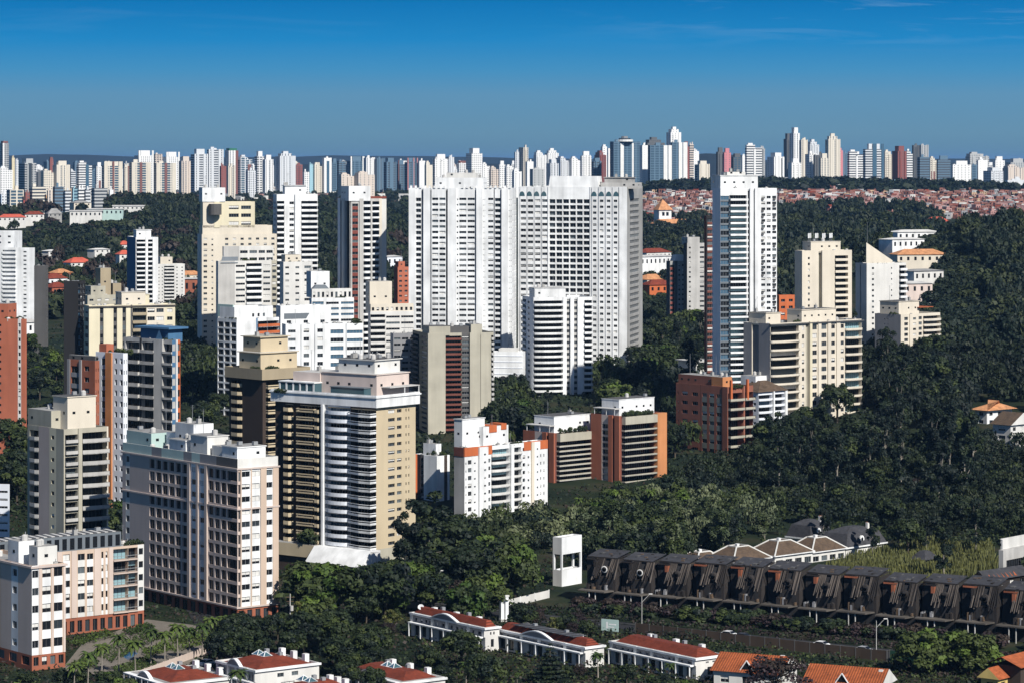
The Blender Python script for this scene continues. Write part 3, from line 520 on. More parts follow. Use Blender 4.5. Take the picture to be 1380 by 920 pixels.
b.mass(L=[Pn(2)] + sum([col('std') for _ in range(4)], []) + [Pn(1.5, 'white', .3)] + [G(9.7, 1, 'mid' if 0 else 'dark', hf=.68, wf=.86, d=1.0) for _ in range(6)] + [Pn(1, 'white', .3)] + sum([[V(1.6, .5, 'whiteb'), W(8.2, 1, .6, .42, d=.45, mix='std')] for _ in range(4)], []) + [V(1.2, .5, 'whiteb'), Pn(11, 'white', .3)], Rf=[Pn(3, 'concrete'), W(13, 1, .92, .52, m='concrete', mix='dark'), Pn(4, 'concrete')], nf=38, band=5)  # shade in the narrow slots painted as a bluish tint
for k in range(4):
    for px in (703.5 + k * 9.8, 800.5 + k * 9.9):
        yy = b.ly(px)
        b.part('arch', lambda q: q.poly([(-.06, yy - 1.25 * math.cos(math.pi * i / 8), b.H - 4.2 + 2.1 * math.sin(math.pi * i / 8)) for i in range(9)], 'tealdark'))
y_a, y_b = b.ly(806), b.ly(739)
b.part('roof_cap', lambda q: q.prism([(.2, y_a), (12, y_a), (12, y_b), (.2, y_b)], b.H - .9, b.H + 4.6, 'white', scale=.94))
b.pbox('roof_terrace', 3, 14, b.ly(858), b.ly(808) , b.H - .9, b.H + 1.8, 'conc2'); b.pbox('lift_house', 5, 15, b.ly(848), b.ly(812), b.H + 1.7, b.H + 3.9, 'concrete', ov=.5)
b.plants([(1, b.ly(735) + rnd.random() * 9, b.H - .9) for i in range(7)], 1.0); b.clutter(4); b.done()
# --- bow fronted tower
b = T('bow_tower', 'white tower with dark bow fronted balconies in front of the grid tower', 719, 1238, 76, 704, 798, 401, wm='white', group=GT)
b.mass(L=[Bk(5, .5, 'rect', .9, 'whiteb'), W(7, 1, .4, .4, m='whiteb'), Pn(3, 'whiteb')], Rf=[Bk(40, 2.2, 'arc', .75, 'white', d=2.0, mix='black'), Pn(5, 'white', .3), V(5, .6, 'conc2', 'dark'), Pn(5, 'white', .4), V(5, .6, 'conc2', 'dark'), Pn(9, 'white', .2), Bk(11, 1.0, 'rect', .8, 'white')], nf=24, band=1.2)  # left side carries painted bluish shade
b.pbox('penthouse', 1, b.rx(764), 2, 11, b.H - .9, b.H + 3.6, 'white', ov=.2); b.plants([(2 + i * 1.5, .8, b.H - .9) for i in range(6)], .9); b.clutter(3); b.done()
# --- tan slabs
b = T('tan_tower', 'tan concrete slab tower with dark red balconies between two blank walls', 576, 1140, 74, 556, 665, 449, wm='tan', group=GT)
b.mass(L=[Bk(8, .6, 'rect', .8, 'greyd', 'greyd', m='olive'), Pn(2, 'olive'), W(8, 1, .8, .5, m='olive')], Rf=[Pn(25, 'tan', 1.0), Bk(24, .3, 'rect', .8, 'brickd', 'offwhite', d=2, m='tan'), W(11, 1, .9, .5, m='greyd', sp='greyd'), Pn(15, 'tan', .8), Pn(.6, 'greyd'), Pn(15, 'tan', .8), Bk(4, 1.2, 'rect', .8, 'conc2', 'conc2', m='tan')], nf=25)  # left side painted olive, a shaded tone of the tan
b.pbox('lift_house', .5, b.rx(606), -.8, 10, b.H - .9, b.H + 2.6, 'tan', 'roofdark', wins=False); b.pbox('roof_cabin', b.rx(606), b.rx(634), .6, 9, b.H - .9, b.H + 2.4, 'greyd', 'roofdark', wins=False); b.pbox('roof_cabin', b.rx(634), b.rx(649), -.7, 8, b.H - .9, b.H + 3.2, 'tan', wins=False); b.clutter(4); b.done()
# --- brown terraces and the big beige tower
b = T('terrace_tower', 'brown tower with cream balconies and planted olive roof terrace behind the beige crown', 354, 890, 48, 309, 412, 497, wm='brown', group=GT)
b.mass(z1=b.H - 3.2, L=[Pn(3), Bk(15, 1.0, 'bow', .9, 'beige', 'beige', m='brown'), Pn(28, 'brown')], Rf=[Pn(3), Bk(18, 1.2, 'rect', .9, 'double', 'beige', m='brown'), Pn(6, 'brown'), Bk(10, 1.0, 'bow', .9, 'beige', 'beige'), Pn(6)], nf=20, band=.3)
b.mass(x0=-1, x1=b.R + 1, y0=-1, y1=b.L + 1, z0=b.H - 3.2, z1=b.H, m='olive', nf=1, rm='rooflight')
b.pbox('penthouse', 1.5, b.R - 1, 3, b.L - 3, b.H - .9, b.H + 4.4, 'beige', 'rooflight', ov=.5); b.pbox('roof_cabin', 3, b.R - 3, 5, b.L - 3, b.H + 4.6, b.H + 9, 'beige', 'tan', ov=.6); b.plants([(.6, 3 + i, b.H - .9) for i in range(4)] + [(2 + i, .4, b.H - .9) for i in range(5)], 1.6); b.done()
b = T('crown_tower', 'large beige tower with stacked white balconies and a flaring white crown', 507, 815, 38, 371, 560, 532, wm='beige', group=GT)
zc = b.H - 3.4
b.mass(z0=9, z1=zc, L=[Pn(4, 'brown'), Pn(9, 'brown'), Bk(12, 1.4, 'bow', .9, 'beige', 'beige', m='brown', mix='black'), Pn(8, 'brown'), Bk(24, 1.5, 'rect', .9, 'double', 'beige', m='brown', mix='black'), Bk(8, 1.7, 'bow', .9, 'beige', 'beige', m='brown'), Pn(3, 'white', 1.0), Pn(2.5, 'white', 1.8), Bk(31, 2.0, 'arc', 1.0, 'whiteb', 'whiteb', d=1.6, m='whiteb', mix='blue'), Bk(34, 2.6, 'skew', .8, 'double', 'white', d=2.0, m='brown')], Rf=[Pn(14), W(11, 1, .78, .42, .3), W(9, 1, .66, .42, .3), Pn(2.5), W(7, 2, .42, .36, .32), Pn(7)], nf=17, band=.4)  # shade painted in: brown left part, bluish white curved balconies
b.mass(z0=0, z1=9, L=[Pn(1)], nf=2, m='tan', par=0, band=1)
b.mass(x0=-1.1, x1=b.R + .7, y0=-1.0, y1=b.L + .8, z0=zc, z1=b.H, m='white', nf=1, par=1.1, rm='rooflight')
b.part('crown_ledge', lambda q: [q.box(-1.4, b.R + 1, -1.3, -1.0, b.H - .8, b.H - .4, 'white'), q.box(-1.4, -1.1, -1.0, b.L + 1.1, b.H - .8, b.H - .4, 'white')])
yq = b.ly(440)
b.pbox('penthouse', 2.5, b.R - .5, 2, yq + 4, b.H - 1.1, b.H + 5.2, 'pink', 'rooflight', ov=.3); b.pbox('roof_cabin', 4, b.R - 2, 4, yq - 1, b.H + 5.45, b.H + 9, 'offwhite', 'roofdark', ov=.5); b.pbox('penthouse', 2, b.R - 2, yq + 4.2, b.L - 5, b.H - 1.1, b.H + 5, 'pink', 'rooflight')
b.part('glass_pavilion', lambda q: [q.box(-.6, 3.2, yq + 4, yq + 17, b.H - 1, b.H + 2.2, 'tealdark'), q.box(-.9, 3.6, yq + 3.8, yq + 17.4, b.H + 2.2, b.H + 2.5, 'white')])
for k in range(6): b.part('pavilion_post', lambda q: q.box(-.75, -.6, yq + 4 + k * 2.55, yq + 4.5 + k * 2.55, b.H - 1, b.H + 2.2, 'white'))
b.part('glass_pavilion', lambda q: [q.box(-.5, 2.4, 4, yq - 2, b.H - 1, b.H + 1.6, 'tealdark'), q.box(-.7, 2.5, 3.8, yq - 1.8, b.H + 1.6, b.H + 1.8, 'slate')])
b.part('awning', lambda q: [q.box(4.5, b.R + .4, -1.2, 2, b.H + 1.7, b.H + 1.95, 'rooflight'), q.box(b.R - 6, b.R - 5.8, -1.1, -.9, b.H - 1, b.H + 1.7, 'white'), q.box(b.R + .1, b.R + .3, -1.1, -.9, b.H - 1, b.H + 1.7, 'white')])
b.plants([(-1.2, b.L - 1 - i * .8, b.H - 1.1) for i in range(6)], 1.3); b.clutter(7, z=b.H + 9.25, x0=5, x1=b.R - 3, y0=5, y1=yq - 2, ant=2)
# podium: cream frieze, white sloped canopy, planted terrace
b.part('podium', lambda q: [q.box(-4, 0, b.ly(436), b.L + 1, 5.5, 9, 'beige', 'roofgrey'), q.box(-3.2, 0, b.ly(436), b.L, 0, 5.5, 'brown')])
def canopy(q):
    y0c, y1c = -1.5, b.ly(437)
    q.poly([(-8, y0c, 5.0), (-8, y1c, 5.0), (-4.2, y1c, 9), (-4.2, y0c, 9)][::-1], 'white'); q.box(-4.2, 0, y0c, y1c, 8.4, 9.0, 'white'); q.poly([(-8, y0c, 5.0), (-4.2, y0c, 9), (0, y0c, 8.4), (0, y0c, 5)], 'white'); q.box(-4.2, -.1, y0c + .6, y0c + 3, 0, 8.4, 'white')
b.part('canopy', canopy); b.plants([(-2.4, yy, 9) for yy in (b.ly(423), b.ly(415), b.ly(430))], 3.6)
b.done()
# --- white and orange stack
b = T('orange_banded_block', 'white stepped block with orange top bands and teal glazed balconies', 626, 950, 44, 612, 738, 604, cat='apartment block', wm='white')
b.mass(L=[Pn(1, 'conc2')], Rf=[W(4, 1, .3, .3), W(6, 1, .8, .55, mix='std'), W(8, 1, .3, .2), Pn(3, 'white', .8), W(9, 1, .3, .25, off=.8), W(6, 1, .7, .5), Bk(25, 1.3, 'arc', .7, 'offwhite', 'white', mix='teal'), Pn(4, 'white', 1), Bk(13, 1.0, 'arc', .7, 'offwhite', 'white', mix='dark'), W(7, 1, .5, .45), W(6, 1, .4, .3), Pn(4, 'cream', .5), W(8, 1, .25, .25, off=.5), W(9, 2, .3, .4), Pn(3)], nf=9)  # left wall's shade painted as concrete grey
for xa, xb_ in ((-.05, b.rx(663)), (b.rx(706), b.R + .05)): b.part('orange_band', lambda q: [q.box(xa, xb_, -.12, .3, b.H - 2.6, b.H + .25, 'orange'), q.box(-.12, .3, .3, b.L, b.H - 2.6, b.H + .25, 'brickd')] if xa < 1 else q.box(xa, xb_, -.12, .3, b.H - 2.6, b.H + .25, 'orange'))  # band on the left side painted darker, as in shade
b.pbox('penthouse', 4, b.rx(668), 5, b.L + 4, b.H - 1, b.H + 8.6, 'white', ov=.2); b.pbox('penthouse', b.rx(660), b.rx(694), 3, 11, b.H - 1, b.H + 6, 'white'); b.part('orange_cap', lambda q: [q.box(b.rx(668), b.rx(678), 2.8, 8, b.H + 4, b.H + 6.3, 'orange'), q.box(b.rx(684), b.rx(691), 2.8, 8, b.H + 4.6, b.H + 6.6, 'orange')]); b.plants([(b.rx(690) + i, .8, b.H - 1) for i in range(6)], 1.5); b.clutter(6); b.done()
b = T('orange_banded_block', 'narrow white wing with planted roof and one orange pillar beside the banded block', 590, 985, 44, 559, 606, 614, cat='apartment block', wm='white')
b.mass(L=[Pn(3, 'orange', .8), Pn(4, 'black'), W(5, 1, .8, .6, m='greyd'), Pn(16, 'white', .4)], Rf=[Pn(8, 'white'), Pn(4, 'brown'), Pn(3)], nf=8); b.plants([(1 + rnd.random() * 5, 1 + i * 1.1, b.H - .9) for i in range(9)], 2.0); b.pbox('roof_cabin', 3, b.R, 4, b.L - 1, b.H - .9, b.H + 3.5, 'white'); b.clutter(3); b.done()
# --- brick pair
for xs, yt, lab, pent in (((748, 705, 809), 583, 'brick apartment block with white penthouse and roof palms next to the orange bands', (735, 795)), ((836, 796, 894), 560, 'taller brick apartment block with long roof hedge and wide orange end wall', (820, 880))):
    b = T('brick_block', lab, xs[0], 1025, 46, xs[1], xs[2], yt, cat='apartment block', wm='brick')
    b.mass(L=[Pn(14, 'brick'), W(10, 1, .85, .7, m='taupe', d=.8), Pn(5, 'brick', .6), V(3, .8, 'brown'), Pn(6, 'brick', .6)], Rf=[Pn(1.5, 'brickd'), Bk(45, 1.6, 'rect', .34, 'tan', 'conc2', d=2.4, m='brickd', mix='black'), Pn(13, 'brickl', 1.7)], nf=11, band=3.2)  # shade painted as darker brick in the recess, light as paler end wall
    b.part('parapet_band', lambda q: q.box(.8, b.R * .78, -1.75, .2, b.H - 3.0, b.H - .3, 'tan'))
    x0p = 1.5
    b.pbox('penthouse', 3.5, b.R * .98, 4, b.L - 2, b.H - .9, b.H + 5.0, 'white', 'roofdark', ov=.12)
    b.plants([(1.5 + i * .9, -.6, b.H - .5) for i in range(int(b.R * .75))] if pent[0] > 800 else [(2 + i * 2.4, -.7, b.H - .4) for i in range(6)], 1.9); b.part('pergola', lambda q: [q.box(.3, 3.4, 3, b.L - 1, b.H + 2.0, b.H + 2.25, 'rooflight')] + [q.box(.4, .55, yy, yy + .15, b.H - .9, b.H + 2, 'white') for yy in (3.2, b.L * .5, b.L - 1.5)]); b.clutter(3); b.done()
b = T('brick_block', 'orange brick block with grey floor bands and roof masts among dark trees', 981, 1090, 50, 911, 1015, 521, cat='apartment block', wm='brick')
MATS['brickm'] = mat('brickm', (.27, .105, .068), dirt=.25)
b.mass(L=[W(5, 1, .3, .3, m='brickm'), W(28, 2, .55, .4, m='brickm'), Pn(1, 'brickd'), W(29, 3, .66, .42, m='brickm', sp='greygreen'), Pn(7, 'brickm', .2)], Rf=[Bk(20, 1.5, 'rect', .8, 'tan', 'greyd', d=2.5, mix='black'), Pn(2, 'brickm', .6), Bk(13, 1.2, 'rect', .8, 'tan', 'greyd', d=2.2, mix='black')], nf=9, band=2, m='brickm')
b.pbox('roof_cabin', 1, 8, b.L * .33, b.L - .3, b.H - .9, b.H + 3.3, 'brickm'); b.pbox('roof_cabin', .2, 5, 3, b.L * .32, b.H - .9, b.H + 3.4, 'brickl')
for yy in (b.L * .8, b.L * .3): b.part('mast', lambda q: q.tube((2, yy, b.H), (2, yy, b.H + 11), .1, .05, 4, 'metal'))
for xx in (b.rx(982), b.rx(1004)): b.part('pergola_post', lambda q: q.box(xx, xx + .8, -1.3, -.5, b.H - 5, b.H + 2.5, 'orange'))
b.plants([(2 + i, -.3, b.H - .7) for i in range(6)], 1.3); b.done()
b = T('hip_roof_block', 'white and glass block under a dark hipped roof behind the orange brick block', 1022, 1130, 48, 992, 1060, 528, cat='apartment block', wm='whiteb')
b.mass(L=[W(1, 3, .4, .4)], Rf=[Bk(24, 1.0, 'arc', .7, 'whiteb', 'whiteb', mix='blue'), Pn(2, 'white', 1), Bk(20, 1.0, 'arc', .7, 'whiteb', 'whiteb', mix='dark'), Pn(4, 'white', .6)], nf=11)  # bluish white walls hold painted blue shade
b.part('hip_roof', lambda q: q.prism([(-.8, -.8), (b.R + .5, -.8), (b.R + .5, b.L + .8), (-.8, b.L + .8)], b.H + .01, b.H + 3.8, 'tilebrown', scale=.22)); b.pbox('roof_cabin', b.R * .3, b.R * .9, b.L * .5, b.L + 2, b.H, b.H + 5.5, 'white'); b.done()
# --- towers right of the middle
b = T('white_tower', 'tall bluish white tower with glazed corner bays above the middle trees', 971, 1150, 72, 960, 1047, 254, wm='white', group=GT)
b.mass(L=[Pn(1, 'whiteb')], Rf=[G(13, 1, 'blue', hf=.72, wf=.98, sp='slate'), Bk(27, 1.6, 'rect', .55, 'white', mix='teal', d=1.2), Pn(1), V(3, .8, 'greyd'), Pn(5, 'white', .6), V(2.5, .8, 'greym'), Pn(9, 'white', .5), W(25, 3, .72, .46, m='white')], nf=45, band=2.5)  # shaded left side painted bluish white
b.pbox('penthouse', .8, b.rx(1024), 2, 12, b.H - .9, b.H + 4.8, 'white', ov=.3); b.pbox('lift_house', b.rx(985), b.rx(1010), 4, 10, b.H + 5, b.H + 6.3, 'offwhite')
fh_ = (b.H - 2.5) / 45; xq = b.rx(1024)
for i in range(14, 45):
    for k in (0, 1.9):
        if rnd.random() < .75: b.part('air_conditioner', lambda q: q.box(xq + .5 + k * 2.6, xq + 1.5 + k * 2.6, -.5, 0, i * fh_ + .1, i * fh_ + .75, 'greyd'))
b.clutter(3); b.done()
b = T('dark_brick_tower', 'thin dark brick tower half hidden behind the bluish white tower', 952, 1200, 60, 949, 966, 291, wm='brickd', group=GT)
b.mass(L=[Pn(1)], Rf=[W(1, 1, .8, .6, m='black', sp='brickd')], nf=40); b.done()
b = T('concrete_tower', 'weathered grey concrete tower with stepped top beside the small red panel tower', 926, 1480, 70, 921, 956, 328, wm='conc2', group=GT)
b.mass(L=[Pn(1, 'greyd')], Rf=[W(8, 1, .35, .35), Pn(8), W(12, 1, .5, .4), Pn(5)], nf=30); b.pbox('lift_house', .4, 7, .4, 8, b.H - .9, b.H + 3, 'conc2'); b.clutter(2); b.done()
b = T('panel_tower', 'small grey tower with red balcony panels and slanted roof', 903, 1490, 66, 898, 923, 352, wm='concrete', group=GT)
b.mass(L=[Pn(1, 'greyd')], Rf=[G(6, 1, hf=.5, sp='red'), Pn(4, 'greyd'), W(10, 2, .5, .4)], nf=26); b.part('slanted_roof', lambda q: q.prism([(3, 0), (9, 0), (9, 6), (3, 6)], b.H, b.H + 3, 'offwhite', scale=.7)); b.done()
b = T('cream_tower', 'cream tower with phone antennas on its roof and dark balcony column', 1081, 1230, 66, 1071, 1148, 338, wm='cream', group=GT)
b.mass(L=[Pn(1)], Rf=[Pn(7), W(4, 1, .6, .4), Pn(11), V(4, 1.4, 'tan'), Pn(17, 'cream', .6), Bk(19, 1.2, 'rect', .8, 'cream', 'cream', mix='black', d=2), Pn(5)], nf=31, band=2)
b.pbox('penthouse', b.rx(1096), b.rx(1136), 2, 9, b.H - .9, b.H + 3.4, 'cream', 'roofgrey', ov=.15)
for i in range(12):
    xx = b.rx(1094 + i * 3.2)
    b.part('antenna', lambda q: [q.tube((xx, 3 + (i % 3), b.H + 3.6), (xx, 3 + (i % 3), b.H + 6.5 + rnd.random()), .06, n=4, m='metal'), q.box(xx - .18, xx + .18, 2.8 + (i % 3), 3 + (i % 3), b.H + 5, b.H + 7, 'white')])
b.clutter(2); b.done()
b = T('cream_tower', 'white tower crowned by a slanted fin wall and roof garden', 1168, 1290, 62, 1153, 1221, 355, wm='offwhite', group=GT)
b.mass(L=[Pn(3), V(1, .6, 'tan'), Pn(4)], Rf=[Pn(6), W(6, 1, .5, .38), Pn(22), W(4, 1, .4, .3), Pn(9), Bk(10, 1.2, 'rect', .8, 'white', mix='dark')], nf=29)
b.part('fin_wall', lambda q: [q.poly([(-.1, .1, b.H), (b.rx(1203), .1, b.H), (b.rx(1203), .1, b.H + 1), (-.1, .1, b.H + 9)], 'cream'), q.poly([(-.1, .5, b.H), (-.1, .5, b.H + 9), (b.rx(1203), .5, b.H + 1), (b.rx(1203), .5, b.H)], 'cream'), q.poly([(-.1, .1, b.H + 9), (b.rx(1203), .1, b.H + 1), (b.rx(1203), .5, b.H + 1), (-.1, .5, b.H + 9)], 'offwhite'), q.poly([(-.1, .1, b.H), (-.1, .1, b.H + 9), (-.1, .5, b.H + 9), (-.1, .5, b.H)], 'cream')])
b.part('mast', lambda q: q.tube((.5, .3, b.H + 8), (.5, .3, b.H + 18), .08, .03, 4, 'metal')); b.plants([(1 + i * 1.2, -.0 + .8, b.H - .9) for i in range(9)] + [(b.R - 2 - i, 1, b.H - .9) for i in range(4)], 1.4); b.done()
b = T('bay_tower', 'cream tower with rounded teal glazed balconies on both ends behind the eucalyptus', 1038, 1140, 50, 1002, 1161, 436, wm='cream', group=GT)
b.mass(L=[Pn(11, 'greym'), V(9, .9, 'slate'), Pn(15, 'greym')], Rf=[Bk(38, 2.2, 'arc', .7, 'cream', 'cream', mix='std', d=1.5), Pn(2), W(7, 1, .4, .5), V(4, .8, 'tan'), Pn(3, 'creamy', .8), W(9, 1, .75, .55, m='cream'), Pn(4, 'cream', .5), W(9, 1, .75, .55), Pn(4, 'cream', .5), W(8, 1, .6, .5), Pn(5, 'cream', .4), W(7, 1, .6, .5), Bk(23, 1.6, 'arc', .7, 'cream', 'cream', mix='teal', d=1.5)], nf=16)  # left wall's shade painted grey on the cream tower
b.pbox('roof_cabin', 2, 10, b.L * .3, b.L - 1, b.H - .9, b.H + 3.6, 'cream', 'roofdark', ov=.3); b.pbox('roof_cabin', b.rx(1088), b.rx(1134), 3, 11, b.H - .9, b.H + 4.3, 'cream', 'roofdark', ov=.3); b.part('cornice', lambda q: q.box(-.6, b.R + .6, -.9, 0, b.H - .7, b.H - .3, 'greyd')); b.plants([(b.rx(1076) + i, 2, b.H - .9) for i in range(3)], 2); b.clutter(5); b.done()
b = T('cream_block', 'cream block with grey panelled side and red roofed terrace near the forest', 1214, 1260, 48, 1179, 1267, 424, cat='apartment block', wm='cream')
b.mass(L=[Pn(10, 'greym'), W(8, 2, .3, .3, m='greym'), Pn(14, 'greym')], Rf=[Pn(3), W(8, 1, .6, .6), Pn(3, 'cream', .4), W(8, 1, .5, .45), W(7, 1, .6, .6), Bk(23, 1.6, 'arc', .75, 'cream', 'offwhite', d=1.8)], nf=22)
b.pbox('roof_cabin', 1, b.R * .55, 2, b.L - 2, b.H - .9, b.H + 5.2, 'cream', 'roofdark', ov=.3); b.part('terrace_roof', lambda q: q.box(b.R * .5, b.R * .85, .5, 8, b.H + 2.4, b.H + 2.7, 'tilel')); b.plants([(.8, 2 + i, b.H - .9) for i in range(5)]); b.clutter(2); b.done()
b = T('salmon_house', 'salmon pink stepped house behind the widest white slab', 536, 1650, 60, 531, 551, 360, cat='house', wm='salmon')
b.mass(Rf=[W(1, 2, .5, .4)], L=[Pn(1)], nf=20); b.pbox('roof_cabin', 1, 5, 1, 5, b.H - .9, b.H + 3, 'salmon', 'tile'); b.done()
b = T('brick_house', 'small orange brick house between the bluish white tower and the antenna tower', 1050, 1400, 60, 1046, 1071, 398, cat='house', wm='orange')
b.mass(Rf=[W(1, 2, .5, .4)], nf=16); b.done()
# --- white hall with arch
b = T('hall', 'white ribbed hall with an arched doorway above the green court', 705, 1235, 10, 662, 708, 474, cat='hall', wm='white')
b.mass(L=[Pn(1)], Rf=[Pn(1)], nf=1, rm='rooflight'); zz = b.z(516)
b.part('arch', lambda q: q.poly([(-.08, b.ly(678) - 2.4 * math.cos(math.pi * i / 10), zz + 3.0 * math.sin(math.pi * i / 10)) for i in range(11)], 'black'))
for k in range(4): b.part('wall_rib', lambda q: q.box(-.15, 0, .2, b.L - .2, b.z(480 + 8 * k), b.z(480 + 8 * k) + .3, 'whiteb'))
b.part('roof_tank', lambda q: q.box(1, 8, 3, b.L - 3, b.H - .9, b.H + 1.2, 'offwhite')); b.done()
b = T('court_wall', 'green painted court wall with a dark doorway below the white hall', 706, 1215, 8, 655, 708, 518, cat='wall', wm='green')
b.mass(x1=1.2, L=[Pn(1)], nf=1, rm='green', par=.05); zz = b.z(530)
b.part('doorway', lambda q: q.poly([(-.08, b.ly(680) - 1.9 * math.cos(math.pi * i / 10), zz + 2.2 * math.sin(math.pi * i / 10)) for i in range(11)], 'black')); b.done()
# ================================================================ foreground houses, street and garden
GR = 'townhouses with red roofs'
def skylight(b, x, y, z, s=2.0, rp=None):
    def f(q):
        c = (x + s / 2, y + s / 2, z + s * .42); k = [(x, y, z), (x + s, y, z), (x + s, y + s, z), (x, y + s, z)]
        for i in range(4):
            q.poly([k[i], k[(i + 1) % 4], c], 'bluepane' if i % 2 else 'tealdark'); q.tube(k[i], c, .09, n=4, m='white'); q.tube(k[i], k[(i + 1) % 4], .1, n=4, m='white')
    b.part('skylight', f, parent=rp)
def townhouse(lab, xc, Y, xl, xr, ytop, solar=False, sky=2, dish=False, ped=True, th=53, roof='tileflat'):
    b = Bld('townhouse', lab, 'house', xc, Y, th, xl, xr, ytop, zb=0, group=GR, wm='offwhite')
    seg = [Pn(2, 'offwhite', .35), W(5, 1, .4, .6, .2, m='greym'), W(5, 1, .4, .6, .2, m='greym'), W(7, 2, .5, .55, .25, m='greym'), Pn(2, 'offwhite', .35), W(5, 1, .4, .6, .2, m='greym'), W(6, 1, .45, .6, .2, m='greym')]  # grey front walls and pale pilasters: painted shade and lit edges
    b.mass(z0=3.4, L=seg * 2 + [Pn(2, 'offwhite', .35)], Rf=[Pn(3), W(5, 2, .45, .5, .3), Pn(3)], nf=1, par=.55, rm=roof, band=.9)
    b.mass(z0=0, z1=3.4, L=[Pn(2), G(6, 1, wf=.6), G(6, 1, wf=.6), G(6, 1, wf=.6)] * 3 + [Pn(2)], Rf=[Pn(2), W(3, 1, .5, .6), Pn(2)], nf=1, par=0, band=.3)
    b.part('cornice', lambda q: [q.box(-.45, b.R + .3, -.45, 0, b.H - .5, b.H - .05, 'white'), q.box(-.45, 0, 0, b.L + .3, b.H - .5, b.H - .05, 'white')])
    b.part('awning_band', lambda q: [q.box(-1.3, 0, .4, b.L - .4, 3.2, 3.5, 'white')] + [q.tube((-1.2, yy, 0), (-1.2, yy, 3.2), .16, n=6, m='white') for yy in np.linspace(.8, b.L - .8, 7)])
    if ped:
        y0, y1 = b.L * .34, b.L * .70
        def arc(q):
            n = 10; top = [(y0 + (y1 - y0) * i / n, b.H - .05 + 1.5 * math.sin(math.pi * i / n)) for i in range(n + 1)]
            q.poly([(-.4, y, z) for y, z in top[::-1]], 'greym'); q.poly([(-.1, y, z) for y, z in top], 'offwhite')  # pediment face painted grey like the shaded front
            for i in range(n):
                (a, za), (c, zc) = top[i], top[i + 1]
                q.poly([(-.75, a, za), (-.75, c, zc), (.1, c, zc), (.1, a, za)][::-1], 'white'); q.poly([(-.75, a, za - .28), (-.75, c, zc - .28), (-.75, c, zc), (-.75, a, za)][::-1], 'white')
        b.part('pediment', arc)
    def tr(q):
        a = [(.3, .3), (b.R - .3, .3), (b.R - .3, b.L - .3), (.3, b.L - .3)]; z0, z1 = b.H - .5, b.H + 1.35; w = min(b.R, b.L) * .36
        i = [(w, w), (b.R - w, w), (b.R - w, b.L - w), (w, b.L - w)]
        for k in range(4):
            j = (k + 1) % 4; q.poly([(*a[k], z0), (*a[j], z0), (*i[j], z1), (*i[k], z1)], roof)
        q.poly([(*p, z1) for p in i], roof)
    rp = b.part('roof', tr)
    zr = b.H + 1.33
    for k in range(sky): skylight(b, b.R * .38, b.L * .42 + k * 2.6, zr - .05, 2.3, rp)
    if solar:
        for k in range(9):
            yy = b.L * .16 + k * b.L * .075
            b.part('solar_panel', lambda q: q.prism([(b.R * .12, yy), (b.R * .86, yy), (b.R * .86, yy + b.L * .068), (b.R * .12, yy + b.L * .068)], zr + .12, zr + .2, 'slate', 'tiledark'), parent=rp)
    for k in range(3):
        yy = b.L * (.2 + .3 * k); b.part('roof_box', lambda q: q.box(b.R - 1.6, b.R - .5, yy, yy + 1.2, b.H - .3, b.H + 1.5, 'white', 'offwhite'), parent=rp)
    for k in range(2):
        yy = b.L * (.3 + .35 * k) + 1; b.part('air_conditioner', lambda q: q.box(b.R * .6, b.R * .6 + .9, yy, yy + .8, zr - .3, zr + .7, 'metal'), parent=rp)
    if dish:
        def ds(q):
            c = Vector((1.5, b.L - 2, b.H + 1.2)); q.tube((1.5, b.L - 2, b.H - .3), c, .06, n=4, m='metal')
            n = Vector((-.5, -.6, .6)).normalized(); a = n.orthogonal().normalized(); e_ = n.cross(a)
            ring = [c + n * .25 + (a * math.cos(2 * math.pi * i / 12) + e_ * math.sin(2 * math.pi * i / 12)) * .75 for i in range(12)]
            for i in range(12): q.poly([c, ring[i], ring[(i + 1) % 12]], 'white')
        b.part('satellite_dish', ds)
    b.done(); return b
townhouse('red roofed townhouse with satellite dish, first of the row beside the gate pillars', 654, 694, 554, 673, 845, sky=0, dish=True)
townhouse('townhouse with dark solar panels over most of its red roof', 789, 672, 668, 814, 871, solar=True, sky=0)
townhouse('red roofed townhouse next to the street with white roof boxes', 938, 655, 823, 977, 886, sky=0, ped=False)
townhouse('red roofed townhouse with two blue skylights and dark panels below the pink tower', 345, 634, 293, 430, 902, sky=2)
townhouse('townhouse with wide red roof and glass pyramids in the lower centre', 541, 634, 463, 600, 919, sky=2)
townhouse('red roofed townhouse cut off at the bottom in front of the palm', 400, 618, 366, 480, 935, sky=2)
townhouse('red roofed townhouse with glass pyramids at the lower left garden edge', 225, 632, 172, 315, 921, sky=2, th=56)
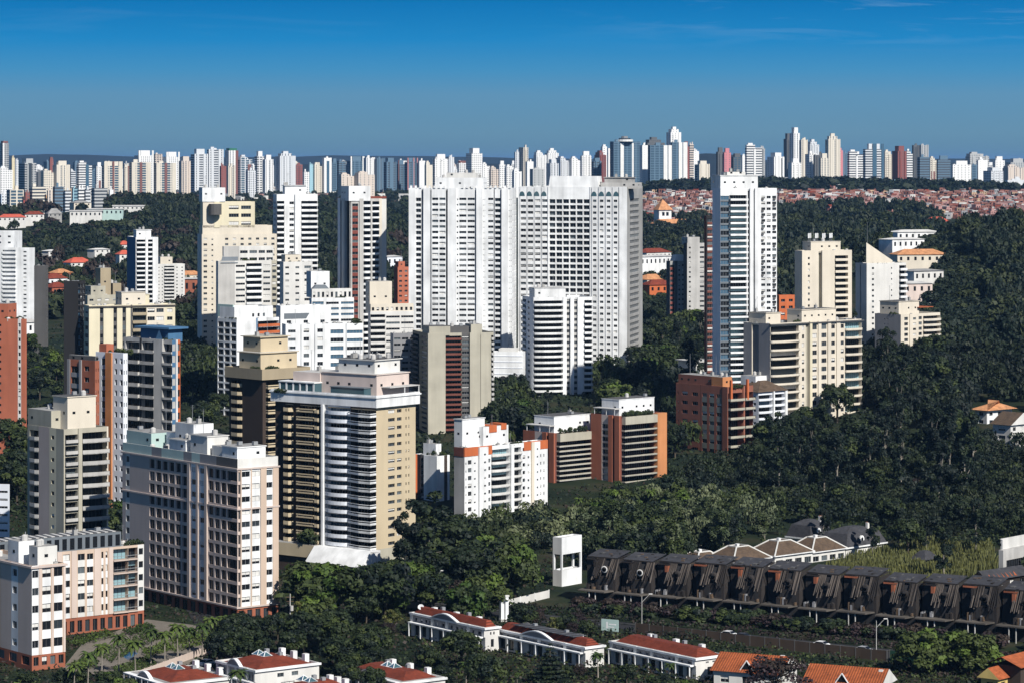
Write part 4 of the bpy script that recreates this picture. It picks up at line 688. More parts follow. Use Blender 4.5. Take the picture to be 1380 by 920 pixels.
def gable_house(name, lab, xc, Y, th, xl, xr, ytop, hr, roof, wm='offwhite', axis='y', zb=0, dormer=0, over=.7, hip=False, cat='house', group=None):
    b = Bld(name, lab, cat, xc, Y, th, xl, xr, ytop, zb=zb, wm=wm, group=group)
    b.mass(z0=-3, L=[W(1, max(1, int(b.L / 4)), .4, .45)], Rf=[W(1, max(1, int(b.R / 4)), .4, .45)], nf=max(1, round((b.H + 3) / 3)), par=.05, rm=roof, band=.2)
    o = over; z0, z1 = b.H - .1, b.H + hr
    a = [(-o, -o), (b.R + o, -o), (b.R + o, b.L + o), (-o, b.L + o)]
    def rf(q):
        if axis == 'y': e0, e1 = (b.R / 2, -o + (b.R / 2 if hip else 0)), (b.R / 2, b.L + o - (b.R / 2 if hip else 0))
        else: e0, e1 = (-o + (b.L / 2 if hip else 0), b.L / 2), (b.R + o - (b.L / 2 if hip else 0), b.L / 2)
        if axis == 'y':
            q.poly([(*a[3], z0), (*a[0], z0), (*e0, z1), (*e1, z1)], roof); q.poly([(*a[1], z0), (*a[2], z0), (*e1, z1), (*e0, z1)], roof); q.poly([(*a[0], z0), (*a[1], z0), (*e0, z1)], roof if hip else wm); q.poly([(*a[2], z0), (*a[3], z0), (*e1, z1)], roof if hip else wm)
        else:
            q.poly([(*a[0], z0), (*a[1], z0), (*e1, z1), (*e0, z1)], roof); q.poly([(*a[2], z0), (*a[3], z0), (*e0, z1), (*e1, z1)], roof); q.poly([(*a[3], z0), (*a[0], z0), (*e0, z1)], roof if hip else wm); q.poly([(*a[1], z0), (*a[2], z0), (*e1, z1)], roof if hip else wm)
        q.poly([(*p, z0 - .02) for p in reversed(a)], 'wood')
    b.part('roof', rf)
    for k in range(dormer):
        yy = b.L * (k + 1) / (dormer + 1)
        def dm(q):
            q.poly([(.4, yy - 1.3, b.H + .3), (.4, yy + 1.3, b.H + .3), (.4, yy, b.H + 2.2)][::-1], 'glass')
            for y_ in (-1.5, 1.5): q.poly([(.1, yy + y_, b.H + .2), (.1, yy, b.H + 2.5), (b.R * .42, yy, b.H + 2.4), (b.R * .3, yy + y_, b.H + .4)], 'white' if 0 else roof); q.tube((.2, yy + y_, b.H + .3), (.2, yy, b.H + 2.45), .14, n=4, m='white')
        b.part('dormer', dm)
    return b
b = gable_house('tiled_house', 'bright ribbed orange roof house with white dormer in front of the brown tree', 1050, 640, 24, 962, 1074, 908, 3.0, 'tilerib', dormer=1); b.part('chimney', lambda q: q.box(b.R * .5, b.R * .5 + .9, 1, 1.9, b.H, b.H + 3, 'offwhite')); b.done()
b = gable_house('tiled_house', 'ribbed orange roof house with white dormer at the bottom edge', 1184, 628, 24, 1085, 1204, 926, 3.2, 'tilerib', dormer=1); b.part('chimney', lambda q: q.box(b.R * .4, b.R * .4 + .9, .4, 1.3, b.H, b.H + 3, 'offwhite')); b.done()
b = gable_house('yellow_house', 'yellow house with stepped orange tile roofs in the lower right corner', 1345, 640, 40, 1322, 1400, 914, 2.2, 'tilel', 'yellow', axis='x'); b.part('wing', lambda q: q.box(4, 15, -3.2, 3.5, -2, b.H + 2.4, 'brown')); b.part('wing_roof', lambda q: [q.poly([(3, -4, b.H + 2.3), (16, -4, b.H + 2.3), (16, 1, b.H + 4.2), (3, 1, b.H + 4.2)], 'tilel'), q.poly([(3, 1, b.H + 4.2), (16, 1, b.H + 4.2), (16, 5, b.H + 2.4), (3, 5, b.H + 2.4)], 'tilel')]); b.done()
# --- the burnt terrace
TH_B = R_(30.6); DB = (math.cos(TH_B), -math.sin(TH_B))
def burnt(seed):
    q0 = random.Random(seed); r = empty('burnt_townhouse', (0, 0, 0), math.pi / 2 - TH_B); U = 10.3
    b = MB(); b.box(2.2, 12, .15, 6.0, -1.5, 6.4, 'ruin'); b.box(5.2, 12, 6.0, U - .15, -1.5, 9.6, 'ruin')
    for yy in (.9, 2.6, 4.3): b.box(2.14, 2.3, yy, yy + 1.2, 3.9, 5.9, 'black')
    for yy in (.8, 3.4): b.box(2.14, 2.3, yy, yy + 2.2, 0, 2.7, 'black')
    for z0 in (.2, 3.8, 6.8): b.box(5.14, 5.3, 6.4, U - .8, z0, z0 + 2.4, 'black')
    b.build('wall', r)
    b = MB(); b.prism([(-1.2, 1.6), (2.3, .6), (5.3, 6.2), (5.3, U - .4), (-.6, U - .6)], 3.15, 3.42, 'slab'); b.build('porch_roof', r)
    for yy in (4.6, 6.4):
        b = MB(); b.tube((-.5, yy, -1.5), (-.5, yy, 3.15), .16, n=8, m='conc2'); b.build('column', r)
    b = MB(); b.tube((-.8, 7.4, 0), (.4, 8.8, 1.3), .2, n=5, m='concrete'); b.build('stair_rail', r)
    i = .5; z = 9.9
    b = MB(); b.poly([(4.0, i, z + .35), (12.2, i + .4, z + 1.15), (12.2, U - .2, z + 1.15), (4.0 + q0.uniform(0, .8), U - .9, z + .35)], 'shingle'); b.poly([(4.0, i, z + .1), (4.0, U - .9, z + .1), (12.2, U - .2, z + .5), (12.2, i, z + .5)], 'ruin'); b.poly([(4.0, i, z + .1), (4.0, i, z + .35), (4.0, U - .9, z + .35), (4.0, U - .9, z + .1)], 'ruin'); b.poly([(4.0, U - .9, z + .1), (4.0, U - .9, z + .35), (12.2, U - .2, z + 1.15), (12.2, U - .2, z + .5)], 'ruin')
    for k in range(7): xx, yy = q0.uniform(3.4, 11), q0.uniform(1.2, U - 2); b.box(xx, xx + q0.uniform(.3, 1.6), yy, yy + q0.uniform(.2, 1.2), z + .3 + (xx - 3) * .087, z + .5 + (xx - 3) * .087, q0.choice(['ruin', 'shingle', 'roofdark', 'wood']))
    rf = b.build('roof', r)
    b = MB(); b.poly([(2.2, .2, 5.6), (4.5, .6, 9.9), (4.5, 6.0, 9.9), (2.2, 6.0, 5.6)], 'black'); b.poly([(2.2, .2, 6.4), (12, .2, 6.4), (12, .9, 10.1), (4.5, .6, 9.9)], 'ruin'); b.build('mansard', r)
    b = MB()
    for k in range(19):                                          # charred rafters
        y = .3 + k * 6.1 / 18
        if q0.random() < .07 or 2.4 < y < 3.9: continue
        lo = (q0.random() < .35) * q0.uniform(.05, .3); j = q0.uniform(-.2, .2) - (.9 - y) * .5 * (y < .9) * 1.6; x0, z0 = .5 + lo * 3.5, 5.9 + lo * 4.1 + q0.uniform(-.35, .35); w_ = q0.uniform(.06, .10); mm = q0.choice(['rafter', 'rafter', 'ruin'])
        b.poly([(x0, y - w_ + j, z0), (4.05, y - w_, 10.05), (4.05, y + w_, 10.05), (x0, y + w_ + j, z0)][::-1], mm); b.poly([(x0, y + w_ + j, z0), (4.05, y + w_, 10.05), (4.4, y + w_, 10.0), (x0 + .3, y + w_ + j, z0)][::-1], mm); b.poly([(x0, y - w_ + j, z0), (x0 + .3, y - w_ + j, z0), (4.4, y - w_, 10.0), (4.05, y - w_, 10.05)][::-1], mm)
    b.build('rafter_frame', r)
    b = MB(); c = Vector((2.0, 3.15, 7.9))
    for k in range(12):
        a0, a1 = 2 * math.pi * k / 12, 2 * math.pi * (k + 1) / 12; p = [(1.7, c.y + .95 * math.cos(t), c.z + .75 * math.sin(t)) for t in (a0, a1)]; p2 = [(1.6, c.y + .68 * math.cos(t), c.z + .54 * math.sin(t)) for t in (a0, a1)]
        b.poly([p[0], p[1], p2[1], p2[0]], 'offwhite' if seed == 1 else 'ruin'); b.poly([p[0], (2.9, p[0][1], p[0][2]), (2.9, p[1][1], p[1][2]), p[1]], 'ruin')
    b.build('round_dormer', r)
    b = MB(); b.box(2.6, 5.2, 5.95, 6.5, 5.2, 9.6, 'ruin'); b.box(2.45, 3.6, 5.9, 6.75, 7.4 + q0.random(), 9.5, 'brickburnt' if seed in (2, 4) else 'ruin'); b.poly([(3.02, U * .55, 9.62), (2.98, U * .88, 9.62), (2.98, U * .88, 9.98), (3.02, U * .5, 9.98)][::-1], 'brickburnt' if seed in (3, 4) else 'ruin'); b.build('brick_gable', r)
    for k in range(6):
        b = MB(); y = q0.uniform(.5, U - 1.5); b.box(1.2, 2.15 + (y > 6) * 2, y, y + q0.uniform(.2, .8), q0.uniform(3.45, 3.5), q0.uniform(3.8, 5.0), q0.choice(['ruin', 'wood', 'greym', 'ruin', 'ruin'])); b.build('debris', r)
    return r
mat('rafter', (.12, .10, .086), dirt=.7); mat('brickburnt', (.30, .10, .05), dirt=.5)
protos = [burnt(s_) for s_ in (1, 2, 3, 4)]
ordn = 'first second third fourth fifth sixth seventh eighth ninth tenth eleventh twelfth thirteenth fourteenth'.split()
U_ = 10.4
for i in range(13):
    o = protos[[0, 0, 1, 2, 3][i]] if i in (0, 2, 3, 4) else copy_tree(protos[0] if i == 1 else protos[1 + (i * 7 % 3)])
    t = -11.5 + (i + 1) * U_; x, y = 26.6 + DB[0] * t, 762 + DB[1] * t
    o.location = (x, y, gz(x, y)); o.scale = (1, 1, rnd.uniform(1.16, 1.26)); FOOT.append([(x + 1, y - 1), (x - 8.1, y + 4.8), (x - 2, y + 16), (x + 7, y + 11)])
    tag(o, f'{ordn[i]} charred townhouse of the burnt terrace, counted from the white water tower', 'burnt house', 'burnt out terrace houses')
# --- white water tower
b = Bld('water_tower', 'white square water tower with an open middle floor beside the burnt terrace', 'tower', 757, 800, 40, 745, 784, 724, zb=0, wm='white')
z1_, z2_ = b.z(768), b.z(747)
b.mass(z0=0, z1=z1_, L=[Pn(1, 'offwhite')], Rf=[Pn(1)], nf=1, par=.5); b.mass(z0=z2_, z1=b.H, L=[Pn(1, 'offwhite')], Rf=[Pn(1)], nf=1, par=.3, rm='rooflight'); b.wall.poly([(0, 0, z2_), (0, b.L, z2_), (b.R, b.L, z2_), (b.R, 0, z2_)], 'offwhite')
for xx in (0, b.R - .5):
    for yy in (0, b.L - .5): b.part('pillar', lambda q: q.box(xx + .003, xx + .5, yy + .003, yy + .5, z1_, z2_, 'white'))
b.done()
# --- mansions and villas behind the burnt terrace
def mansion(lab, xc, Y, xl, xr, ytop, hr=5):
    b = Bld('mansion', lab, 'house', xc, Y, 45, xl, xr, ytop, zb=0, wm='offwhite', group='dark roofed mansions')
    b.mass(z0=-2, L=[W(1, 4, .4, .5)], Rf=[W(1, 4, .4, .5)], nf=2, par=.05)
    b.part('mansard_roof', lambda q: [q.prism([(-.5, -.5), (b.R + .5, -.5), (b.R + .5, b.L + .5), (-.5, b.L + .5)], b.H, b.H + hr * .72, 'tiledark', scale=.76), q.prism([(b.R * .1, b.L * .1), (b.R * .9, b.L * .1), (b.R * .9, b.L * .9), (b.R * .1, b.L * .9)], b.H + hr * .72, b.H + hr, 'tiledark', scale=.35)])
    def dorm(q):
        x, z, r_ = b.R * .42, b.H + hr * .34, 1.0
        p = [(x + r_ * math.cos(2 * math.pi * i / 10), .0, z + 1.15 * r_ * math.sin(2 * math.pi * i / 10)) for i in range(10)]; p2 = [(x + .55 * (a - x), -.02, z + .55 * (c - z)) for a, _y, c in p]
        for i in range(10): q.poly([p[i], p[(i + 1) % 10], p2[(i + 1) % 10], p2[i]], 'white'); q.poly([p[i], (p[i][0], 1.6, p[i][2]), (p[(i + 1) % 10][0], 1.6, p[(i + 1) % 10][2]), p[(i + 1) % 10]], 'offwhite')
        q.poly(p2, 'glass')
    b.part('round_dormer', dorm); b.part('chimney', lambda q: q.box(b.R * .7, b.R * .7 + .8, b.L * .2, b.L * .2 + .8, b.H, b.H + hr + 1, 'offwhite', 'orange')); b.part('cornice', lambda q: [q.box(-.7, b.R + .7, -.7, -.45, b.H - .4, b.H, 'white'), q.box(-.7, -.45, -.45, b.L + .7, b.H - .4, b.H, 'white')]); b.done()
mansion('dark slate mansard mansion with white chimneys behind the brown villas', 1092, 885, 1062, 1120, 725)
mansion('dark slate mansard mansion with an oval white dormer beside the pale reeds', 1140, 862, 1104, 1192, 737)
mansion('dark roofed house between pale trees behind the charred terrace', 962, 900, 950, 985, 722, 4)
for k, (px, Y, w_, yt) in enumerate([(938, 824, 60, 764), (988, 824, 66, 757), (1044, 836, 68, 749), (1094, 848, 60, 744)]):
    lab = ['lowest', 'second', 'third', 'last'][k] + ' brown roofed villa with white hips, counted from the burnt terrace end'
    b = Bld('villa', lab, 'house', px, Y, 48, px - w_ * .55, px + w_ * .75, yt, zb=0, wm='offwhite', group='brown roofed villas'); b.mass(z0=-2, L=[W(1, 3, .4, .5)], Rf=[G(1, 4, wf=.7)], nf=2, par=.05)
    b.part('roof', lambda q: q.prism([(-.5, -.5), (b.R + .5, -.5), (b.R + .5, b.L + .5), (-.5, b.L + .5)], b.H, b.H + 3.4, 'tilebrown', scale=.3))
    def hips(q):
        c = [(-.5, -.5), (b.R + .5, -.5), (b.R + .5, b.L + .5), (-.5, b.L + .5)]; m_ = (b.R / 2, b.L / 2)
        i = [(m_[0] + (p[0] - m_[0]) * .3, m_[1] + (p[1] - m_[1]) * .3) for p in c]
        for n_ in range(4): q.tube((*c[n_], b.H + .1), (*i[n_], b.H + 3.5), .22, n=4, m='offwhite'); q.tube((*c[n_], b.H), (*c[(n_ + 1) % 4], b.H), .18, n=4, m='white'); q.tube((*i[n_], b.H + 3.5), (*i[(n_ + 1) % 4], b.H + 3.5), .2, n=4, m='offwhite')
    b.part('roof_hip', hips); b.part('chimney', lambda q: q.box(b.R * .4, b.R * .4 + .9, b.L * .4, b.L * .4 + .9, b.H + 1.5, b.H + 4.2, 'white')); b.done()
b = Bld('modern_house', 'white and concrete flat roofed house with long dark window at the right edge', 'house', 1352, 800, 40, 1346, 1400, 741, zb=0, wm='conc2'); b.mass(z0=-2, L=[Pn(1)], Rf=[Pn(1), G(12, 1, wf=.96, hf=.55), Pn(1)], nf=2); b.pbox('upper_floor', 2, b.R, 2, b.L, b.H - .9, b.H + 2.6, 'offwhite', 'roofgrey', ov=.5); b.done()
b = gable_house('ruined_house', 'dark ruin with strips of orange tile left on its roof', 1330, 775, 48, 1312, 1384, 781, 2.2, 'shingle', 'ruin', axis='x')
for k in range(7): b.part('tile_strip', lambda q: q.poly([(1 + k * 1.7, -.6 + rnd.random() * 2, b.H + .25), (1.7 + k * 1.7, -.6, b.H + .2), (1.9 + k * 1.7, b.L * .4, b.H + 1.75), (1 + k * 1.7, b.L * .4, b.H + 1.75)], 'tilel'))
b.done()
b = Bld('garden_hut', 'small open hut with dark hipped roof standing in the pale reeds', 'hut', 1246, 838, 45, 1230, 1262, 752, zb=1, wm='wood'); b.part('roof', lambda q: q.prism([(-.6, -.6), (b.R + .6, -.6), (b.R + .6, b.L + .6), (-.6, b.L + .6)], b.H - .4, b.H + 1.8, 'shingle', scale=.35))
for xx in (.2, b.R - .4):
    for yy in (.2, b.L - .4): b.part('post', lambda q: q.box(xx, xx + .25, yy, yy + .25, -1, b.H - .4, 'wood'))
b.part('back_wall', lambda q: q.box(b.R * .5, b.R * .7, .5, b.L - .5, -1, b.H - .5, 'tan')); b.done()
b = gable_house('villa', 'villa with sandy hipped roof and white walls at the edge of the dark slope', 1330, 1115, 50, 1314, 1364, 552, 3.2, 'tileo', 'white', hip=True, zb=12, over=1.5); b.done()
b = gable_house('villa', 'villa with brown gables and cream walls cut off by the right edge', 1362, 1050, 45, 1338, 1392, 572, 4, 'tilebrown', 'offwhite', axis='y', zb=12, over=.8); b.done()
b = Bld('pavilion', 'flat pale roofed pavilion among palms below the bluish white tower', 'pavilion', 938, 1250, 60, 914, 966, 488, zb=0, wm='offwhite'); b.mass(L=[W(1, 3, .7, .5)], Rf=[W(1, 5, .8, .5)], nf=3, rm='rooflight'); b.part('roof_slab', lambda q: q.box(-1, b.R + 1, -1, b.L + 1, b.H + .01, b.H + .5, 'rooflight')); b.done()
# --- street
mat('screen', (.060, .042, .030), dirt=.35)
def ribbon(name, pts, w, m, z, kind='structure'):
    b = MB(); prev = None
    for i, p in enumerate(pts):
        a = Vector(pts[max(0, i - 1)]); c = Vector(pts[min(len(pts) - 1, i + 1)]); d = (c - a).normalized(); n = Vector((-d.y, d.x)) * w / 2
        q = (Vector(p) + n, Vector(p) - n)
        if prev: b.poly([(prev[1].x, prev[1].y, z), (q[1].x, q[1].y, z), (q[0].x, q[0].y, z), (prev[0].x, prev[0].y, z)], m)
        prev = q
    o = b.build(name); tag(o, kind=kind); return o
mat('asphalt', (.022, .022, .024), dirt=.3, streak=False, scale=2); mat('paving', (.17, .15, .125), dirt=.25, streak=False, scale=3); mat('kerbstone', (.14, .14, .14)); mat('line', (.6, .6, .58), dirt=.3)
ROAD = [(-75, 790), (-30, 770), (10, 741), (52, 714), (84, 692), (140, 652), (190, 616)]
ribbon('road', ROAD, 8.5, 'asphalt', .06); ribbon('pavement', [(x + 3.4, y + 5.0) for x, y in ROAD], 1.6, 'asphalt', .15); ribbon('kerb', [(x + 2.75, y + 4.0) for x, y in ROAD], .3, 'kerbstone', .18)
ribbon('road', [(-88, 800), (-68, 700), (-50, 640), (-40, 600)], 7, 'asphalt', .05)
for k in range(24):
    t = k / 24; i = min(5, int(t * 6)); f = t * 6 - i; x = ROAD[i][0] * (1 - f) + ROAD[i + 1][0] * f; y = ROAD[i][1] * (1 - f) + ROAD[i + 1][1] * f
    if k == 0: lm = MB()
    lm.box(x - 1.2, x + 1.2, y - .07, y + .07, .064, .07, 'line')
tag(lm.build('road_marking'), kind='structure')
def fence(name, lab, p0, p1, h, m, post='greyd', cat='fence', step=4):
    p0 = Vector((*p0, 0)); p1 = Vector((*p1, 0)); d = p1 - p0; r = empty(name, p0, math.atan2(d.y, d.x)); tag(r, lab, cat); n = max(1, int(d.length / step))
    b = MB(); b.box(0, d.length, -.06, .06, -.6, h, m); b.build('panel', r)
    for k in range(n + 1):
        b = MB(); b.box(k * d.length / n - .1, k * d.length / n + .1, -.12, .12, -.6, h + .15, post); b.build('post', r)
fence('street_screen', 'brown mesh screen along the street below the parked cars', (30, 722), (86, 681), 2.4, 'screen'); fence('street_screen', 'dark green screen closing off the street near the two round trees', (86.6, 680.6), (108, 665), 2.6, 'green'); fence('garden_wall', 'cream posts and low wall between the two orange ribbed roofs', (58, 676), (74, 664), 1.2, 'tan', 'creamy', 'wall', 2.2)
fence('garden_wall', 'curving white garden wall by the gate pillars', (-1.6, 762), (9.7, 780), 2.0, 'offwhite', 'white', 'wall', 6)
for k, px in enumerate((676, 682)):
    p = P(px, 832, 740); b = MB(); b.box(-.45, .45, -.45, .45, -.2, 6.2, 'white'); b.box(-.6, .6, -.6, .6, 6.2, 6.6, 'offwhite'); b.box(-.55, .55, -.55, .55, -.2, .6, 'conc2'); o = b.build('gate_pillar', None, (p.x, p.y, gz(p.x, p.y)), .6); tag(o, ['tall white gate pillar closer to the first townhouse', 'tall white gate pillar closer to the white wall'][k], 'pillar', 'gate pillars')
def lamp(x, y, h, lab, ang=0):
    r = empty('street_lamp', (x, y, gz(x, y)), ang); tag(r, lab, 'street lamp', 'street lamps')
    b = MB(); b.tube((0, 0, -.3), (0, 0, h), .12, .07, 8, 'conc2'); b.build('pole', r)
    b = MB(); b.tube((0, 0, h * .80), (1.9, 0, h * .80 + 2.0), .06, .05, 6, 'conc2'); b.build('arm', r); b = MB(); b.box(1.7, 2.6, -.16, .16, h * .8 + 1.95, h * .8 + 2.15, 'offwhite'); b.build('lamp_head', r)
for px, py, lab in ((865, 846, 'street lamp with slanting arm in front of the charred terrace near the site board'), (1181, 882, 'street lamp with slanting arm in front of the charred terrace behind the parked cars'), (585, 812, 'street lamp under the dark trees behind the first townhouse')):
    Y = CAMZ * F / (py - YH); p = P(px, py, Y); lamp(p.x, p.y, 8, lab)
Y = CAMZ * F / (852 - YH); p = P(391, 852, Y); r = empty('utility_pole', (p.x, p.y, 0)); tag(r, 'concrete utility pole with crossarms and transformer among trees by the pink tower', 'utility pole')
b = MB(); b.tube((0, 0, -.3), (0, 0, 9.5), .17, .1, 8, 'conc2'); b.build('pole', r); b = MB(); b.box(-1.1, 1.1, -.06, .06, 8.6, 8.75, 'wood'); b.box(-.9, .9, -.06, .06, 7.6, 7.72, 'wood'); b.build('crossarm', r); b = MB(); b.tube((.4, -.2, 5.4), (.4, -.2, 6.6), .42, n=10, m='conc2'); b.build('transformer', r)
p = P(822, 857, 716); r = empty('site_board', (p.x, p.y, 0), -.5); tag(r, 'grey green site board on posts at the street by the solar roof', 'board')
b = MB(); b.box(-2.3, 2.3, -.08, .08, 1.4, 4.2, 'mint'); b.build('panel', r); b = MB(); b.box(-.2, 1.7, -.1, -.085, 2.9, 3.2, 'white'); b.box(-.6, 1.2, -.1, -.085, 2.3, 2.5, 'white'); b.box(-1.0, -.5, -.1, -.085, 2.0, 3.6, 'white'); b.build('marking', r)
for xx in (-2, 2): b = MB(); b.box(xx - .1, xx + .1, .09, .25, 0, 4.2, 'metal'); b.build('post', r)
def car(px, py, ang, col, lab, Y=None):
    Y = Y or CAMZ * F / (py - YH); p = P(px, py, Y); r = empty('car', (p.x, p.y, .07), ang); tag(r, lab, 'car', 'cars on the street')
    prof = [(-2.1, .35), (-2.1, .85), (-1.9, 1.0), (-1.35, 1.05), (-.75, 1.5), (.95, 1.5), (1.6, 1.05), (2.1, .9), (2.15, .35)]
    b = MB(); w = .85
    b.poly([(x, -w, z) for x, z in prof][::-1] if 0 else [(x, -w, z) for x, z in prof], col); b.poly([(x, w, z) for x, z in reversed(prof)], col)
    for i in range(len(prof)):
        (x0, z0), (x1, z1) = prof[i], prof[(i + 1) % len(prof)]; b.poly([(x0, -w, z0), (x0, w, z0), (x1, w, z1), (x1, -w, z1)], 'glass' if i in (3, 5) else col)
    b.build('body', r)
    b = MB()
    for s_ in (-1, 1): b.poly([(-1.2, s_ * .86, 1.06), (-.7, s_ * .86, 1.42), (.9, s_ * .86, 1.42), (1.4, s_ * .86, 1.06)], 'glass')
    b.build('side_glass', r)
    for xx in (-1.3, 1.35):
        for s_ in (-1, 1): b = MB(); b.tube((xx, s_ * .72, .32), (xx, s_ * .9, .32), .33, n=12, m='black'); b.tube((xx, s_ * .9, .32), (xx, s_ * .91, .32), .2, n=10, m='metal'); wh = MB(); wh.v, wh.f, wh.m = [], [], []; wo = b.build('wheel', r); wh.tube((xx, s_ * .9, .32), (xx, s_ * .92, .32), .22, n=10, m='metal'); wh.build('rim', wo)
    for s_ in (-1, 1): b = MB(); b.box(2.08, 2.17, s_ * .6 - .18, s_ * .6 + .18, .68, .84, 'offwhite'); b.build('headlight', r)
glass('carwhite', (.8, .8, .8), .25); glass('carsilver', (.42, .43, .45), .25); glass('cardark', (.05, .06, .08), .2)
car(981, 858, -.63, 'carwhite', 'white hatchback on the street nearest to the white roof boxes'); car(1106, 872, -.63, 'carwhite', 'white sedan on the street above the middle of the brown screen'); car(1163, 879, -.63, 'carsilver', 'silver car on the street beside the slanting lamp')
car(278, 897, .9, 'carwhite', 'white car waiting by the garden fence of the pink tower')
car(1000, 861, -.63, 'cardark', 'dark car half hidden behind the white hatchback')
# --- palm garden of the pink tower
def gp(px, py, z=0):
    Y = (CAMZ - z) * F / (py - YH); return ((px - CX) / F * Y, Y)
b = MB(); b.poly([(*gp(px, py), .04) for px, py in ((80, 905), (110, 868), (198, 834), (330, 850), (300, 872), (215, 915))][::-1], 'paving'); tag(b.build('courtyard'), kind='structure'); NOCOVER = [[gp(*p) for p in ((80, 905), (110, 866), (198, 832), (330, 850), (300, 872), (215, 915))]]
mat('poolwater', (.02, .10, .22), rough=.1, dirt=.05)
b = MB(); b.poly([(*gp(px, py), .05) for px, py in ((165, 884), (178, 876), (186, 880), (173, 889))], 'poolwater'); tag(b.build('water'), kind='structure')
def hedge(lab, pts, h=1.1, n=700, size=.32, keys=('leaf_bright', 'leaf_b'), grp='clipped hedges', name='hedge', up=0.0):
    q = [gp(*p) for p in pts]; c = Vector((sum(a[0] for a in q) / len(q), sum(a[1] for a in q) / len(q)))
    rng = np.random.default_rng(abs(int(c.x * 7)) + len(lab)); tri = []
    a, b_, d_ = np.array(q[0]), np.array(q[1]), np.array(q[-1]); k = np.array(q[2]) if len(q) > 3 else None
    s_, t_ = rng.random(n), rng.random(n)
    xy = a + s_[:, None] * (b_ - a) + t_[:, None] * (d_ - a) if k is None else (1 - s_[:, None]) * (1 - t_[:, None]) * a + s_[:, None] * (1 - t_[:, None]) * b_ + s_[:, None] * t_[:, None] * k + (1 - s_[:, None]) * t_[:, None] * d_
    z = h * (1 - rng.random(n) ** 2 * .8) + rng.normal(size=n) * .08
    co, idx = leaf_quads(rng, [((0, 0, 0), (.05, .05, .05))], n, size); co = co + np.stack([xy[:, 0] - c.x, xy[:, 1] - c.y, z], 1)[:, None, :]
    o = bpy.data.objects.new(name, quads_mesh(name, co, rng.integers(0, len(keys), n), list(keys))); COL.objects.link(o); o.location = (c.x, c.y, gz(c.x, c.y)); tag(o, lab, 'hedge', grp)
hedge('green hedge bed along the wall of the low courtyard wing', ((90, 866), (140, 852), (158, 858), (102, 874))); hedge('green hedge bed below the brick corner of the pink tower', ((165, 852), (198, 843), (210, 849), (176, 858))); hedge('green hedge bed by the blue pool, tower side', ((190, 880), (222, 869), (232, 876), (200, 888))); hedge('green hedge bed beside the tower entrance path', ((232, 860), (262, 852), (272, 862), (240, 868))); hedge('green hedge bed at the front of the garden near the corner block', ((95, 898), (118, 888), (136, 896), (112, 906)))
for lab_, q_ in (('wide lawn in the middle of the palm garden', ((120, 880), (205, 848), (222, 858), (150, 893))), ('wide lawn beside the pink tower entrance', ((214, 866), (285, 850), (300, 860), (236, 880))), ('lawn corner at the front of the palm garden', ((150, 900), (200, 884), (214, 896), (168, 912)))):
    hedge(lab_, q_, .35, 1500, .3, ('leaf_b', 'leaf_bright', 'leaf_b'), 'garden lawns', 'lawn')
fence('garden_fence', 'pink garden wall with posts in front of the courtyard palms', gp(178, 916), gp(300, 872), 1.6, 'peach', 'taupe', 'wall', 3)
# ================================================================ the city on the horizon
def far_mat(style):
    key = 'far_' + style
    if key in MATS: return key
    m = bpy.data.materials.new(key); m.use_nodes = True; t = m.node_tree; bs = t.nodes['Principled BSDF']; bs.inputs['Roughness'].default_value = .7
    uv = nd(t, 'ShaderNodeUVMap'); sp = nd(t, 'ShaderNodeSeparateXYZ'); t.links.new(uv.outputs[0], sp.inputs[0]); oi = nd(t, 'ShaderNodeObjectInfo')
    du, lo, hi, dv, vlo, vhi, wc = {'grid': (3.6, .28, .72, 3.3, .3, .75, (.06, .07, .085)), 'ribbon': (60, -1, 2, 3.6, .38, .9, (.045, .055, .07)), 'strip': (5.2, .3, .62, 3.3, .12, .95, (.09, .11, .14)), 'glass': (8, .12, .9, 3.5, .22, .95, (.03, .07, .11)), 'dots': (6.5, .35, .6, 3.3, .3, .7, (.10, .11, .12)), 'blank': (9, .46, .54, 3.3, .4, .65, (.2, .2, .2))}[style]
    def band(sock, d, a, c):
        f = nd(t, 'ShaderNodeMath', operation='DIVIDE'); t.links.new(sock, f.inputs[0]); f.inputs[1].default_value = d
        g = nd(t, 'ShaderNodeMath', operation='FRACT'); t.links.new(f.outputs[0], g.inputs[0])
        x = nd(t, 'ShaderNodeMath', operation='GREATER_THAN'); t.links.new(g.outputs[0], x.inputs[0]); x.inputs[1].default_value = a
        y = nd(t, 'ShaderNodeMath', operation='LESS_THAN'); t.links.new(g.outputs[0], y.inputs[0]); y.inputs[1].default_value = c
        q = nd(t, 'ShaderNodeMath', operation='MULTIPLY'); t.links.new(x.outputs[0], q.inputs[0]); t.links.new(y.outputs[0], q.inputs[1]); return q.outputs[0]
    mk = nd(t, 'ShaderNodeMath', operation='MULTIPLY'); t.links.new(band(sp.outputs['X'], du, lo, hi), mk.inputs[0]); t.links.new(band(sp.outputs['Y'], dv, vlo, vhi), mk.inputs[1])
    x = nd(t, 'ShaderNodeMix', data_type='RGBA'); t.links.new(mk.outputs[0], x.inputs[0]); t.links.new(oi.outputs['Color'], x.inputs[6]); x.inputs[7].default_value = wc + (1,)
    t.links.new(x.outputs[2], bs.inputs['Base Color']); MATS[key] = m; return key
def plain_far():
    if 'far_plain' not in MATS:
        m = bpy.data.materials.new('far_plain'); m.use_nodes = True; t = m.node_tree; oi = nd(t, 'ShaderNodeObjectInfo'); t.links.new(oi.outputs['Color'], t.nodes['Principled BSDF'].inputs['Base Color']); MATS['far_plain'] = m
    return 'far_plain'
